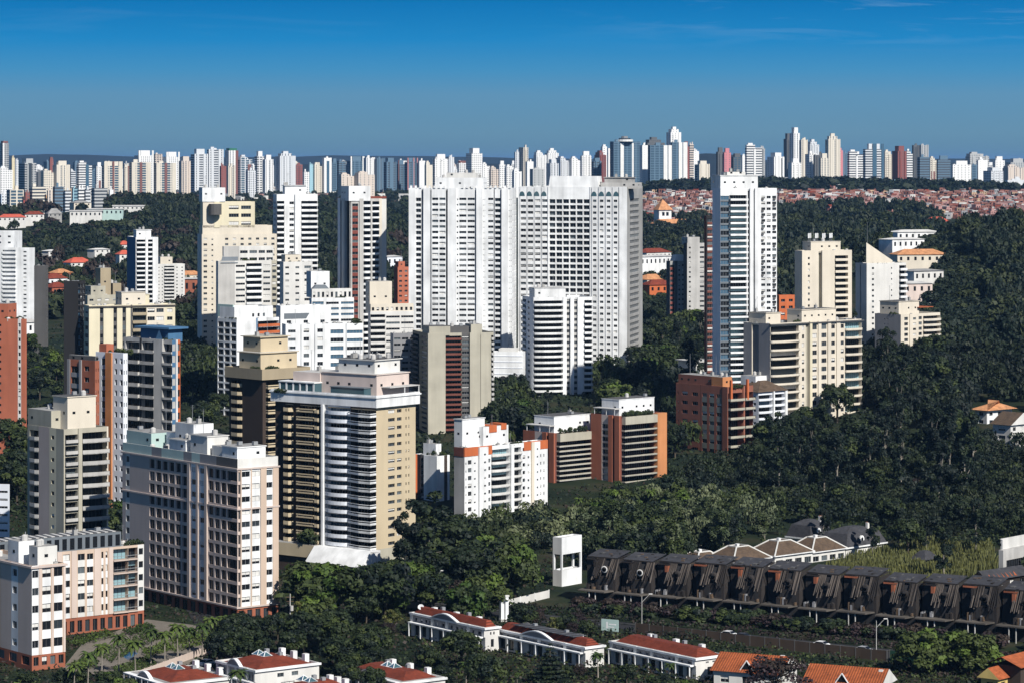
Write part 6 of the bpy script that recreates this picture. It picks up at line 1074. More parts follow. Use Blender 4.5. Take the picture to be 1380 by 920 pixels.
b = MB(); b.prism([(-22 * s_, -20 * s_), (38 * s_, -20 * s_), (38 * s_, -w - .1), (-22 * s_, -w - .1)], 1.5, h0 + .5, 'tileo', scale=.62); b.build('hall_roof', r); b = MB(); b.box(-15 * s_, 34 * s_, -18 * s_, -w - .3, -3, 1.5, 'offwhite'); b.build('hall', r)
# --- hillside settlement
def brickfar(key):
    m = bpy.data.materials.new(key); m.use_nodes = True; t = m.node_tree; oi = nd(t, 'ShaderNodeObjectInfo'); t.links.new(oi.outputs['Color'], t.nodes['Principled BSDF'].inputs['Base Color']); t.nodes['Principled BSDF'].inputs['Roughness'].default_value = .9; MATS[key] = m
brickfar('hutwall')
def hut(v):
    b = MB(); b.box(-4, 4, -3.5, 3.5, -6, 6, 'hutwall', 'roofgrey')
    for x in (-2.2, 1.4): b.box(x, x + 1.2, -3.55, -3.4, 1, 2.6, 'glass'); b.box(x, x + 1.2, -3.55, -3.4, 4, 5.3, 'glass')
    if v == 0: b.poly([(-4.3, -3.8, 6.05), (4.3, -3.8, 6.05), (4.3, 3.8, 7.6), (-4.3, 3.8, 7.6)], 'rooflight')
    if v == 1: b.box(-1, 3.5, -2, 3, 6.01, 8.8, 'hutwall', 'tile')
    if v == 2: b.poly([(-4.3, -3.8, 6.0), (4.3, -3.8, 6.0), (4.3, 0, 7.8), (-4.3, 0, 7.8)], 'tile'); b.poly([(4.3, 3.8, 6.0), (-4.3, 3.8, 6.0), (-4.3, 0, 7.8), (4.3, 0, 7.8)], 'tile')
    return b.mesh('hillside_house')
huts = [hut(v) for v in range(4)]
HC = [('bare brick', (.27, .11, .08)), ('pinkish', (.40, .22, .20)), ('whitewashed', (.62, .61, .58)), ('dark brick', (.20, .085, .065)), ('grey', (.34, .34, .35)), ('tan', (.50, .34, .22))]
HW = [.28, .27, .11, .16, .12, .06]
AREAS = [((862, 248, 962, 300), 60, 'settlement behind the chapel'), ((1048, 252, 1130, 276), 62, 'settlement under the beige skyline towers'), ((1120, 258, 1250, 292), 70, 'settlement behind the rounded dark tree'), ((1240, 254, 1400, 296), 98, 'hillside settlement at the right')]
rest_ = []
def hut_at(px, py):
    q = hit(px, py, 2400, 5200); return q
for (x0, y0, x1, y1), n, wh in AREAS:
    for i in range(n * 9):
        px, py = rnd.uniform(x0, x1), rnd.uniform(y0, y1); q = hut_at(px, py)
        if q is None: continue
        c = rnd.choices(range(6), HW)[0]; s1 = rnd.uniform(.5, 1.0)
        if i < n:
            o = bpy.data.objects.new('hillside_house', rnd.choice(huts)); COL.objects.link(o); o.location = q; o.rotation_euler = (0, 0, rnd.uniform(-.6, .9)); o.scale = (s1 * rnd.uniform(.8, 1.2), s1, s1 * rnd.uniform(.8, 1.3))
            k = rnd.uniform(.8, 1.2); o.color = tuple(v * k for v in HC[c][1]) + (1,); lab = f'small {HC[c][0]} house packed into the {wh}'; tag(o, lab, 'house', lab.replace('small', 'small far'))
        else: rest_.append((q, c, s1))
def merged_huts(name, items, cols):
    b = MB()
    for (x, y, z), c, s1 in items:
        a = rnd.uniform(-.6, .9); ca, sa = math.cos(a), math.sin(a); w, d, h = 4 * s1, 3.5 * s1, 6 * s1 * rnd.uniform(.7, 1.3)
        pts = [(x + ca * u - sa * v, y + sa * u + ca * v) for u, v in ((-w, -d), (w, -d), (w, d), (-w, d))]
        b.prism(pts, z - 5, z + h, cols[c], rnd.choice(['rooflight', 'roofgrey', 'roofdark', 'roofgrey']), bottom=False)
        p, e_ = Vector(pts[0]), Vector(pts[1]); nn = Vector((sa, -ca)) * .06
        for t in (.2, .6): u0, u1 = p.lerp(e_, t) + nn, p.lerp(e_, t + .18) + nn; b.poly([(*u0, z + h * .45), (*u1, z + h * .45), (*u1, z + h * .75), (*u0, z + h * .75)], 'glass')
    o = b.build(name); tag(o, kind='stuff'); return o
hcols = []
for n_, c_ in HC: mat('hut_' + n_, c_, dirt=.3, streak=False); hcols.append('hut_' + n_)
tag(merged_huts('hillside_housing', rest_, hcols), 'mass of small brick houses crowding the far hillside', 'houses')
low_ = []
for i in range(2600):
    px, py = rnd.uniform(0, 1380), rnd.uniform(238, 256); Y = rnd.uniform(4300, 6500); x = (px - CX) / F * Y
    low_.append(((x, Y, gz(x, Y)), rnd.choice([0, 1, 2, 2, 2, 4, 4, 5]), rnd.uniform(.8, 2.2)))
tag(merged_huts('distant_rooftops', low_, hcols), 'jumble of low white and brick roofs at the feet of the skyline towers', 'rooftops')
# --- back row of the skyline: small towers that nothing tells apart, by stretch
for (x0, x1, n, wh) in ((20, 170, 12, 'dark hills behind the cream towers'), (175, 340, 10, 'twins and the framed roof towers'), (345, 560, 20, 'forest edge left of the slab towers'), (575, 700, 12, 'plain white slab tower'), (700, 830, 12, 'grid tower with white cap'), (1040, 1220, 16, 'long white hall'), (1220, 1380, 12, 'hillside settlement')):
    for k in range(n):
        c = rnd.choice('wwlcgbk'); nm = dict(w='white', l='pale grey', c='cream', g='grey', b='bluish', k='beige')[c]; x = rnd.uniform(x0, x1); w = rnd.uniform(7, 15); lab = f'small {nm} back row skyline tower above the {wh}'; SEEN.discard(lab)
        fw(x, x + w, rnd.uniform(216, 230), 250, rnd.uniform(5600, 6800), c, rnd.choice(['grid', 'ribbon', 'strip', 'dots']), lab, f=rnd.uniform(.12, .4), crown=rnd.choice(['', 'cap', 'step']), group=lab)
# ================================================================ ground, hills and trees
def terrain_sheet():
    xs = np.concatenate([np.linspace(-60000, -2600, 12), np.linspace(-2400, 2400, 161), np.linspace(2600, 60000, 12)])
    ys = np.concatenate([np.linspace(-3000, 500, 6), np.linspace(540, 2700, 145), np.linspace(2760, 7000, 72), np.geomspace(7400, 60000, 24)])
    Xg, Yg = np.meshgrid(xs, ys); Z = ter(Xg, Yg) - .02; nx, ny = len(xs), len(ys)
    i = np.arange((ny - 1) * (nx - 1)); r, c = i // (nx - 1), i % (nx - 1); f = np.stack([r * nx + c, r * nx + c + 1, (r + 1) * nx + c + 1, (r + 1) * nx + c], 1)
    me = bpy.data.meshes.new('ground'); me.vertices.add(nx * ny); me.vertices.foreach_set('co', np.stack([Xg, Yg, Z], -1).reshape(-1).astype(np.float32)); n = len(f)
    me.loops.add(n * 4); me.loops.foreach_set('vertex_index', f.reshape(-1).astype(np.int32)); me.polygons.add(n); me.polygons.foreach_set('loop_start', np.arange(0, n * 4, 4, dtype=np.int32)); me.update(calc_edges=True)
    m = bpy.data.materials.new('soil'); m.use_nodes = True; t = m.node_tree; b = t.nodes['Principled BSDF']; b.inputs['Roughness'].default_value = .95; b.inputs['Specular IOR Level'].default_value = .1
    g = nd(t, 'ShaderNodeNewGeometry'); n1 = nd(t, 'ShaderNodeTexNoise'); n1.inputs['Scale'].default_value = .05; n1.inputs['Detail'].default_value = 8; t.links.new(g.outputs['Position'], n1.inputs['Vector'])
    rp = nd(t, 'ShaderNodeValToRGB'); e = rp.color_ramp.elements; e[0].position, e[0].color = .38, (.010, .017, .009, 1); e[1].position, e[1].color = .68, (.040, .036, .022, 1); k = e.new(.52); k.color = (.018, .026, .012, 1)
    t.links.new(n1.outputs[0], rp.inputs[0]); t.links.new(rp.outputs[0], b.inputs['Base Color']); me.materials.append(m)
    o = bpy.data.objects.new('ground', me); COL.objects.link(o); tag(o, kind='structure')
terrain_sheet()
def ridge(name, Y, pts, seed):
    rng = np.random.default_rng(seed); xs = np.linspace(-700, 2100, 240); h = np.interp(xs, [p[0] for p in pts], [p[1] for p in pts]); h = h - np.convolve(rng.normal(size=260), np.ones(21) / 21, 'valid')[:240] * 2.2
    b = MB()
    for i in range(239):
        a, c = P(xs[i], h[i], Y), P(xs[i + 1], h[i + 1], Y); b.poly([(a.x, Y - 1200, 20), (c.x, Y - 1200, 20), tuple(c), tuple(a)], 'hillside'); b.poly([tuple(a), tuple(c), (c.x, Y + 2500, 20), (a.x, Y + 2500, 20)], 'hillside')
    o = b.build(name); tag(o, kind='structure')
mat('hillside', (.010, .018, .024), dirt=.4, streak=False, scale=.02)
ridge('hills', 15000, [(-700, 214), (0, 210), (60, 208), (120, 209), (170, 211), (260, 212), (395, 212), (450, 210), (640, 212), (700, 214), (900, 216), (1400, 215), (2100, 214)], 3)
ridge('hills', 9000, [(-700, 226), (0, 222), (200, 222), (500, 221), (800, 222), (890, 217), (945, 207), (1000, 209), (1035, 219), (1200, 222), (1400, 219), (2100, 222)], 5)
# ---------------------------------------------------------------- trees
def inside(p, poly):
    x, y = p; c = False; j = len(poly) - 1
    for i in range(len(poly)):
        if (poly[i][1] > y) != (poly[j][1] > y) and x < (poly[j][0] - poly[i][0]) * (y - poly[i][1]) / (poly[j][1] - poly[i][1]) + poly[i][0]: c = not c
        j = i
    return c
NOTREE = [[(5, 764), (28, 764), (28, 806), (5, 806)], [(50, 785), (112, 785), (112, 850), (50, 850)]]      # kept open: the view of the water tower and of the villas
FB = [(min(p[0] for p in f), max(p[0] for p in f), min(p[1] for p in f), max(p[1] for p in f), f) for f in FOOT]
def blocked(x, y, m=0.0, plants=False):
    if not plants and any(inside((x, y), z_) for z_ in NOTREE): return True
    for a, b_, c, d, f in FB:
        if a - m < x < b_ + m and c - m < y < d + m:
            if m == 0: 
                if inside((x, y), f): return True
            else:
                for t in range(8):
                    if inside((x + m * math.cos(t * .785), y + m * math.sin(t * .785)), f): return True
    for i in range(len(ROAD) - 1):
        a, c = Vector(ROAD[i]), Vector(ROAD[i + 1]); d = c - a; t = max(0, min(1, (Vector((x, y)) - a).dot(d) / d.length_squared))
        if (a + d * t - Vector((x, y))).length < 6.5: return True
    return False
def dome(rng, n, rx, rz, z0, r0):
    out = [((0, 0, z0 + rz * .5), (rx * .55, rx * .55, rz * .5))]
    for i in range(n):
        a = i * 2.4 + rng.uniform(-.4, .4); t = (i + .5) / n; rr = rx * (.35 + .6 * math.sqrt(t)) * rng.uniform(.8, 1.1); z = z0 + rz * (.95 - .75 * t ** 1.4) * rng.uniform(.85, 1.1)
        s = r0 * rng.uniform(.7, 1.25); out.append(((rr * math.cos(a), rr * math.sin(a), z), (s, s, s * .72)))
    return out
def trunk_mb(h, r, clumps, m, limbs=6):
    b = MB(); b.tube((0, 0, -1), (.15, .05, h * .55), r, r * .7, 8, m); b.tube((.15, .05, h * .55), (0, 0, h * .8), r * .7, r * .35, 6, m)
    for c, s in clumps[1:limbs + 1]: b.tube((.1, .03, h * .42), (c[0] * .85, c[1] * .85, c[2] - s[2] * .2), r * .42, r * .12, 5, m)
    return b
def proto(kind, seed):
    rng = np.random.default_rng(seed * 17 + 3); q = random.Random(seed); tm = 'bark'
    if kind == 'broad': cl = dome(rng, 17, 4.6, 6.0, 4.2, 1.9); n, sz, keys, h, r = 2600, .50, ['leaf_a', 'leaf_b', 'leaf_a', 'leaf_dark'], 8, .34
    elif kind == 'bushy': cl = dome(rng, 20, 4.8, 6.5, 1.6, 1.9); n, sz, keys, h, r = 3000, .5, ['leaf_b', 'leaf_bright', 'leaf_b'], 6, .3
    elif kind == 'euc':
        cl = [((0, 0, 14), (1.5, 1.5, 2.2))]
        for i in range(26): z = q.uniform(6, 22); rr = q.uniform(.6, 4.2) * (1.15 - abs(z - 13) / 14); a = q.uniform(0, 6.28); s = q.uniform(.9, 1.7); cl.append(((rr * math.cos(a), rr * math.sin(a), z), (s, s, s * 1.1)))
        n, sz, keys, h, r, tm = 2800, .50, ['leaf_dark', 'leaf_a', 'leaf_dark'], 20, .36, 'barkpale'
    elif kind == 'pale':
        cl = [((0, 0, 8), (1.6, 1.6, 2.5))]
        for i in range(20): z = q.uniform(3, 12.5); rr = q.uniform(.5, 3.4) * (1.1 - abs(z - 7) / 9); a = q.uniform(0, 6.28); s = q.uniform(.8, 1.5); cl.append(((rr * math.cos(a), rr * math.sin(a), z), (s, s, s * 1.25)))
        n, sz, keys, h, r, tm = 2600, .34, ['leaf_pale', 'leaf_pale', 'leaf_b'], 11, .22, 'barkpale'
    elif kind == 'conifer':
        cl = []
        for i in range(9):
            z = 2 + i * 1.25; rr = 3.3 * (1 - i / 9.5)
            for k in range(max(1, int(7 - i * .6))): a = k * 6.28 / max(1, int(7 - i * .6)) + i; cl.append(((rr * .6 * math.cos(a), rr * .6 * math.sin(a), z), (rr * .5 + .2, rr * .5 + .2, .42)))
        n, sz, keys, h, r = 2200, .42, ['leaf_dark', 'leaf_a'], 13, .25
    elif kind == 'brown': cl = dome(rng, 15, 3.6, 4.6, 2.2, 1.4); n, sz, keys, h, r = 2000, .26, ['leaf_brown', 'leaf_purple', 'leaf_brown'], 5.5, .22
    elif kind == 'olive': cl = dome(rng, 15, 3.2, 4.6, 1.5, 1.3); n, sz, keys, h, r = 2200, .32, ['leaf_olive', 'leaf_b', 'leaf_olive'], 5, .2
    elif kind == 'shrub': cl = dome(rng, 9, 1.9, 1.9, .2, .8); n, sz, keys, h, r = 900, .3, ['leaf_a', 'leaf_b', 'leaf_dark'], 1.6, .08
    elif kind == 'dryshrub': cl = dome(rng, 9, 1.9, 1.9, .2, .8); n, sz, keys, h, r = 800, .26, ['leaf_brown', 'leaf_purple', 'leaf_a'], 1.6, .08
    elif kind == 'yellow': cl = dome(rng, 14, 4, 4.5, 3, 1.6); n, sz, keys, h, r = 1600, .5, ['leaf_yellow', 'leaf_olive'], 7, .3
    elif kind == 'bare':
        b = MB(); crown = MB(); b.tube((0, 0, -1), (0, 0, 4), .22, .16, 6, 'barkpale')
        for i in range(26):
            a = q.uniform(0, 6.28); z0 = q.uniform(3, 7); p0 = Vector((0, 0, min(z0, 6))); p1 = p0 + Vector((math.cos(a) * q.uniform(1.5, 3.2), math.sin(a) * q.uniform(1.5, 3.2), q.uniform(1.5, 4))); crown.tube(p0, p1, .09, .03, 4, 'barkpale')
            for k in range(4): d = Vector((q.uniform(-1, 1), q.uniform(-1, 1), q.uniform(.1, 1.2))); m_ = p0.lerp(p1, q.uniform(.5, 1)); crown.tube(m_, m_ + d, .035, .015, 3, 'barkpale')
        b.tube((0, 0, 4), (0, 0, 7), .16, .06, 5, 'barkpale'); return b.mesh('trunk'), crown.mesh('crown')
    elif kind == 'palm':
        b = MB(); hh = 9.0; pts = [(0, 0, -1), (.1, 0, 3), (.25, .05, 6), (.3, .05, hh)]
        for i in range(3): b.tube(pts[i], pts[i + 1], .24 - .05 * i, .19 - .05 * i, 7, 'barkpale')
        co = []
        for k in range(20):
            a = k * 2.399; up0 = .9 - 1.1 * (k / 20); Lf = q.uniform(2.6, 3.3); d = np.array([math.cos(a), math.sin(a), 0]); sd = np.array([-math.sin(a), math.cos(a), 0]); prev = None
            for s in range(7):
                t = s / 6; p = np.array([.3, .05, hh]) + d * Lf * (t - .12 * t * t) + np.array([0, 0, 1]) * (up0 * Lf * t - 1.1 * Lf * t * t * .75)
                wd_ = .55 * math.sin(math.pi * min(1, .15 + t * .85)) + .04
                if prev is not None:
                    p0, w0 = prev; dz = np.array([0, 0, -.22])
                    for sg in (-1, 1): co.append([p0, p, p + sg * sd * wd_ + dz * wd_ * 2, p0 + sg * sd * w0 + dz * w0 * 2])
                prev = (p, wd_)
        co = np.array(co); return b.mesh('trunk'), quads_mesh('crown', co, rng.integers(0, 2, len(co)), ['leaf_b', 'leaf_bright'])
    co, idx = leaf_quads(rng, cl, n, sz, .25 if kind in ('euc', 'bushy') else 0)
    cm = np.array([q.randrange(len(keys)) for _ in cl]); crown = quads_mesh('crown', co, cm[idx], keys)
    return trunk_mb(h, r, cl, tm, 9).mesh('trunk'), crown
PROTO = {k: [proto(k, i + 1) for i in range(n)] for k, n in dict(broad=5, bushy=3, euc=4, pale=3, conifer=2, brown=2, olive=2, shrub=3, dryshrub=2, palm=3, bare=1, yellow=1).items()}
HGT = dict(broad=10.4, bushy=8.6, euc=23, pale=13.5, conifer=13.4, brown=7, olive=6.2, shrub=2.3, dryshrub=2.3, palm=10.5, bare=9, yellow=8)
KN = dict(broad='broadleaf_tree', bushy='broadleaf_tree', euc='eucalyptus_tree', pale='broadleaf_tree', conifer='conifer_tree', brown='broadleaf_tree', olive='broadleaf_tree', shrub='shrub', dryshrub='shrub', palm='palm_tree', bare='bare_tree', yellow='broadleaf_tree')
DESC = dict(broad='dark green tree', bushy='leafy bright green tree', euc='tall dark eucalyptus', pale='pale feathery tree', conifer='dark layered conifer', brown='brownish half bare tree', olive='small olive green tree', shrub='green shrub', dryshrub='dry brown shrub', palm='palm', bare='leafless pale branched tree', yellow='yellow flowering tree')
NT = [0]
def tree(kind, x, y, h, lab, group=None, wide=1.0):
    tr, cr_ = rnd.choice(PROTO[kind]); s = h / HGT[kind]; nm = KN[kind]; r = empty(nm, (x, y, gz(x, y)), rnd.uniform(0, 6.28)); r.scale = (s * wide, s * wide, s)
    for n_, me in (('trunk', tr), ('crown', cr_)):
        o = bpy.data.objects.new(n_, me); COL.objects.link(o); o.parent = r
    tag(r, lab, 'shrub' if nm == 'shrub' else 'palm' if nm == 'palm_tree' else 'tree', group); NT[0] += 1; return r
def top_at(px, py, h, z0=None):
    Y = (CAMZ - h) * F / max(8, py - YH)
    for _ in range(8): x = (px - CX) / F * Y; Y = (CAMZ - gz(x, Y) - h) * F / max(8, py - YH)
    return (px - CX) / F * Y, Y
def spot(kind, px, py, h, lab, wide=1.0, group=None):
    x, y = top_at(px, py, h); return tree(kind, x, y, h, lab, group, wide)
def grove(poly, n, kinds, hr, where, mind=3.2, m=2.2, ymin=0):
    xs = [p[0] for p in poly]; ys = [p[1] for p in poly]; done = []; tries = 0
    while len(done) < n and tries < n * 30:
        tries += 1; px, py = rnd.uniform(min(xs), max(xs)), rnd.uniform(min(ys), max(ys))
        if not inside((px, py), poly): continue
        k = rnd.choices([a for a, w in kinds], [w for a, w in kinds])[0]; h = rnd.uniform(*hr) * (1.7 if k == 'euc' else 1.35 if k == 'pale' else .6 if k in ('brown', 'olive') else 1); x, y = top_at(px, py, h)
        if y > 1700 or y < ymin or blocked(x, y, m) or any((x - a) ** 2 + (y - c) ** 2 < mind ** 2 for a, c in done): continue
        done.append((x, y)); lab = f'{DESC[k]} {where}'; tree(k, x, y, h, lab, lab)
    return len(done)
# named single trees
spot('euc', 577, 663, 26, 'big spreading eucalyptus against the beige wall of the crown tower', 1.5); spot('euc', 545, 690, 22, 'ragged eucalyptus close to the corner of the crown tower', 1.1)
spot('bushy', 425, 757, 14, 'broad bamboo like green tree under the white canopy', 1.15); spot('bushy', 470, 765, 13, 'leafy tree right of the broad bamboo like tree', 1.2); spot('bushy', 694, 738, 14, 'light green topped tree left of the white water tower', .8); spot('broad', 650, 735, 14, 'dense dark tree between big eucalyptus and light green topped tree', 1.2)
spot('olive', 573, 781, 7, 'small yellowish green tree above the first townhouse', 1.1); spot('brown', 630, 782, 8, 'brown leafless crown above the roof of the first townhouse', 1.3); spot('broad', 672, 549, 15, 'dark tree covering one side of the green court wall'); spot('broad', 692, 553, 14, 'dark tree covering the middle of the green court wall', 1.2); spot('bushy', 704, 548, 13, 'bright tree between the green court wall and the bow tower', 1.0)
spot('brown', 1046, 885, 9.5, 'reddish brown tree hiding the orange ribbed roof', 1.25)
spot('bushy', 1244, 853, 9, 'round bright tree beside the dark green street screen', 1.15); spot('bushy', 1303, 851, 9, 'second round bright tree nearer to the yellow house', 1.2); spot('bare', 1191, 507, 17, 'leafless pale tree in front of the cream block', 1.0); spot('yellow', 1054, 372, 9, 'yellow flowering tree beside the bluish white tower'); spot('yellow', 214, 340, 6, 'yellow flowering tree behind the short cream tower')
for k, px in enumerate((720, 738)): spot('euc', px, 536, 15, ['taller airy tree', 'shorter airy tree'][k] + ' in front of the bow tower foot', .8)
spot('broad', 622, 852, 8, 'dark round tree hiding the front of the first townhouse', 1.15); spot('conifer', 741, 862, 10, 'dark layered conifer in front of the solar roof', 1.5); spot('broad', 652, 885, 9, 'dark tree left of the gap between the first two townhouses'); spot('palm', 321, 897, 7.5, 'palm rising before the two blue skylights', 1.3); spot('palm', 628, 888, 6, 'low bright palm below the dark round tree', 1.4)
spot('palm', 806, 876, 6, 'palm with dry skirt in front of the solar roof', 1.3); spot('palm', 903, 890, 5, 'palm at the corner of the third townhouse', 1.2)
# groves
gv = grove
gv([(385, 790), (450, 770), (520, 790), (535, 815), (530, 850), (460, 870), (385, 850)], 18, [('broad', 4), ('bushy', 2), ('brown', 2), ('olive', 1)], (6, 10), 'in the grove left of the first townhouse')
gv([(505, 770), (545, 740), (600, 690), (660, 705), (690, 695), (690, 790), (680, 800), (600, 810), (560, 800)], 26, [('broad', 5), ('bushy', 2), ('euc', 1), ('brown', 1)], (9, 14), 'in the dark grove behind the first townhouse', ymin=728)
for k, (px, py, h) in enumerate([(826, 668, 17), (846, 704, 14), (862, 725, 10), (905, 672, 15), (945, 668, 15), (985, 664, 14), (1030, 690, 11)]): spot('pale', px, py, h, 'big pale feathery tree ' + ['rising highest behind the first charred townhouses', 'right of the highest pale tree', 'lowest of them, behind the first charred roofs', 'left of the middle pale trees', 'in the middle above the brown villas', 'next to the dark conifer', 'in front of the slate mansions'][k], 1.15)
spot('conifer', 965, 690, 12, 'dark conifer among the pale trees above the villas', 1.5)
gv([(745, 690), (800, 670), (905, 650), (1010, 665), (1030, 690), (940, 725), (850, 740), (785, 735)], 22, [('pale', 3), ('broad', 2), ('conifer', 1)], (9, 13), 'in the pale grove behind the burnt terrace')
gv([(690, 690), (745, 690), (790, 640), (905, 640), (1000, 655), (900, 665), (780, 680)], 12, [('broad', 3), ('palm', 3), ('bushy', 2)], (7, 11), 'at the foot of the brick apartment blocks')
gv([(1030, 560), (1080, 520), (1130, 490), (1255, 480), (1310, 520), (1330, 590), (1250, 600), (1160, 600), (1060, 610)], 46, [('euc', 5), ('broad', 3)], (11, 15), 'in the tall eucalyptus stand on the dark slope', 4)
gv([(1050, 600), (1330, 600), (1330, 690), (1240, 730), (1120, 700), (1040, 690)], 24, [('broad', 4), ('brown', 1), ('euc', 1)], (6, 10), 'on the shrubby slope below the eucalyptus')
gv([(800, 470), (850, 430), (900, 400), (960, 400), (1000, 440), (990, 500), (905, 520), (905, 600), (895, 560), (800, 530)], 34, [('broad', 6), ('euc', 2), ('bushy', 1), ('palm', 1)], (11, 16), 'in the wood between the grid tower and the bluish white tower', 4)
gv([(895, 540), (912, 520), (912, 640), (895, 650)], 6, [('broad', 1)], (8, 12), 'in the gap left of the orange brick block', 3, 1.0)
gv([(665, 560), (705, 540), (706, 575), (670, 580)], 7, [('broad', 1), ('bushy', 1)], (6, 9), 'between the tan slabs and the bow tower', 3, 1.0)
gv([(236, 462), (308, 450), (310, 560), (280, 560), (240, 540)], 16, [('broad', 4), ('brown', 1), ('olive', 1)], (9, 13), 'in the wood beside the brown terrace tower', 4)
gv([(36, 440), (90, 445), (90, 560), (60, 560), (36, 540)], 12, [('broad', 3), ('bushy', 1)], (8, 12), 'between the orange brick tower and the black tower', 4)
gv([(0, 550), (36, 545), (36, 640), (14, 660), (12, 640), (0, 640)], 8, [('broad', 3)], (10, 14), 'left of the sand coloured tower', 4)
gv([(146, 560), (166, 590), (166, 700), (146, 690)], 6, [('broad', 2), ('bushy', 1)], (9, 13), 'between the sand tower and the pink tower', 3, 1.0)
gv([(0, 885), (60, 890), (180, 900), (170, 930), (0, 930)], 10, [('broad', 2), ('brown', 1), ('bushy', 1)], (4, 6.5), 'along the lower left edge', 3, .8)
gv([(300, 830), (375, 826), (378, 870), (290, 866)], 9, [('broad', 3), ('bushy', 1)], (6, 9), 'at the corner of the pink tower', 2.6, .8)
gv([(545, 882), (660, 888), (690, 910), (560, 915)], 7, [('broad', 2), ('conifer', 1), ('brown', 1)], (3, 5), 'in front of the first two townhouses', 3, .5)
gv([(690, 890), (880, 895), (960, 918), (690, 925)], 11, [('broad', 2), ('bushy', 1), ('brown', 1), ('palm', 1)], (3, 5.5), 'in front of the solar roof and its neighbour', 3, .5)
gv([(430, 890), (470, 870), (560, 860), (600, 880), (470, 915)], 8, [('broad', 2), ('brown', 1)], (5, 8), 'between the red roofs of the lower centre', 3, .5)
for i, (px, py) in enumerate([(203, 838), (222, 842), (240, 836), (256, 832), (272, 834), (285, 826), (118, 872), (137, 862), (160, 850), (183, 858), (206, 862), (228, 868), (248, 858), (300, 818), (320, 822), (100, 880)]):
    x, y = top_at(px, py, 9.5)
    if not blocked(x, y, .5): tree('palm', x, y, rnd.uniform(8, 10), 'slim palm in the courtyard garden of the pink tower', 'courtyard palms')
for i in range(46):
    t = rnd.uniform(-6, 118); off = rnd.uniform(3.5, 8.5); x, y = 26.6 + DB[0] * t - .51 * off, 760 + DB[1] * t - .86 * off
    k = rnd.choice(['dryshrub', 'dryshrub', 'shrub'])
    if not blocked(x, y, .3): lab = f'{DESC[k]} on the bank between burnt terrace and street'; tree(k, x, y, rnd.uniform(2.2, 3.6), lab, lab, 1.3)
gv([(690, 812), (730, 812), (760, 825), (800, 818), (850, 835), (845, 848), (760, 838)], 9, [('brown', 3), ('olive', 2), ('broad', 1)], (4.5, 7.5), 'between the white water tower and the street', 2.6, .5, 706)
# ---------------------------------------------------------------- woods seen as one mass, undergrowth, reeds
def woods(name, lab, polys, n, hr, quads, size, keys, y0, y1, seed, rad=(4, 6.5)):
    rng = np.random.default_rng(seed); out, mi = [], []; k = 0; tries = 0
    cache = [leaf_quads(rng, dome(rng, 11, 1.0, .95, .25, .40), quads, size / 5.2) for _ in range(10)]; tint = [rng.integers(0, len(keys), 12) for _ in range(10)]
    while k < n and tries < n * 12:
        tries += 1; poly = polys[rnd.randrange(len(polys))]; xs = [p[0] for p in poly]; ys = [p[1] for p in poly]; px, py = rnd.uniform(min(xs), max(xs)), rnd.uniform(min(ys), max(ys))
        if not inside((px, py), poly): continue
        q = hit(px, py, y0, y1)
        if q is None or blocked(q[0], q[1], 0): continue
        r = rnd.uniform(*rad) * (1.25 if rnd.random() < .12 else 1); h = rnd.uniform(*hr); j = rnd.randrange(10); a = rnd.uniform(0, 6.28); ca, sa = math.cos(a), math.sin(a); co = cache[j][0].copy()
        x, y = co[..., 0] * ca - co[..., 1] * sa, co[..., 0] * sa + co[..., 1] * ca; h = h * (.55 if any(a_ < q[0] < b_ and c_ < q[1] < d_ for a_, b_, c_, d_ in CORR) else 1); zz = (co[..., 2]) * h / 1.35
        co = np.stack([x * r + q[0], y * r + q[1], zz + q[2] - .5], -1); out.append(co); main = rng.integers(0, len(keys)); mi.append(np.where(rng.random(quads) < .9, main, tint[j][cache[j][1]] % 3)); k += 1
    o = bpy.data.objects.new(name, quads_mesh(name, np.concatenate(out), np.concatenate(mi), keys)); COL.objects.link(o); tag(o, lab, 'woods', kind='stuff'); return k
KW = ['leaf_far', 'leaf_dark', 'leaf_mid', 'leaf_far', 'leaf_brown', 'leaf_a']
woods('woods', 'dark woods spreading between the left towers and the skyline', [[(-150, 285), (0, 278), (150, 272), (180, 262), (275, 258), (550, 262), (560, 330), (560, 430), (0, 440), (-150, 440)]], 1180, (8, 16), 340, 1.3, KW, 1420, 4200, 11, (4.5, 9))
woods('woods', 'dark woods on the ridge under the red striped towers', [[(145, 262), (185, 250), (275, 258), (280, 300), (150, 300)], [(280, 246), (550, 252), (550, 275), (280, 275)]], 420, (10, 16), 220, 1.6, KW[:4], 2300, 4600, 12)
woods('woods', 'dense dark forest on the hill at the right edge', [[(1245, 330), (1285, 300), (1380, 290), (1580, 315), (1580, 500), (1250, 500), (1240, 420)]], 900, (11, 18), 800, .76, ['leaf_far', 'leaf_dark', 'leaf_far', 'leaf_mid', 'leaf_dark'], 1360, 2300, 13, (4, 8.5))
woods('woods', 'dark forest ridge behind the antenna tower and fin wall tower', [[(1040, 285), (1130, 275), (1200, 275), (1262, 295), (1280, 330), (1210, 345), (1048, 440)]], 460, (11, 18), 380, 1.15, ['leaf_far', 'leaf_dark', 'leaf_far', 'leaf_mid'], 1500, 3200, 14, (4.5, 8))
woods('woods', 'woods around the chapel right of the grid tower', [[(862, 295), (965, 295), (965, 420), (862, 430)], [(860, 400), (965, 400), (965, 475), (860, 475)]], 400, (8, 15), 330, 1.2, ['leaf_far', 'leaf_dark', 'leaf_mid'], 1150, 3200, 15)
woods('woods', 'green belt between the skyline towers', [[(-120, 252), (1500, 252), (1500, 262), (-120, 262)], [(860, 226), (1000, 226), (1000, 250), (860, 250)]], 480, (8, 14), 90, 2.6, ['leaf_dark', 'leaf_a'], 3300, 5600, 16, (6, 10))
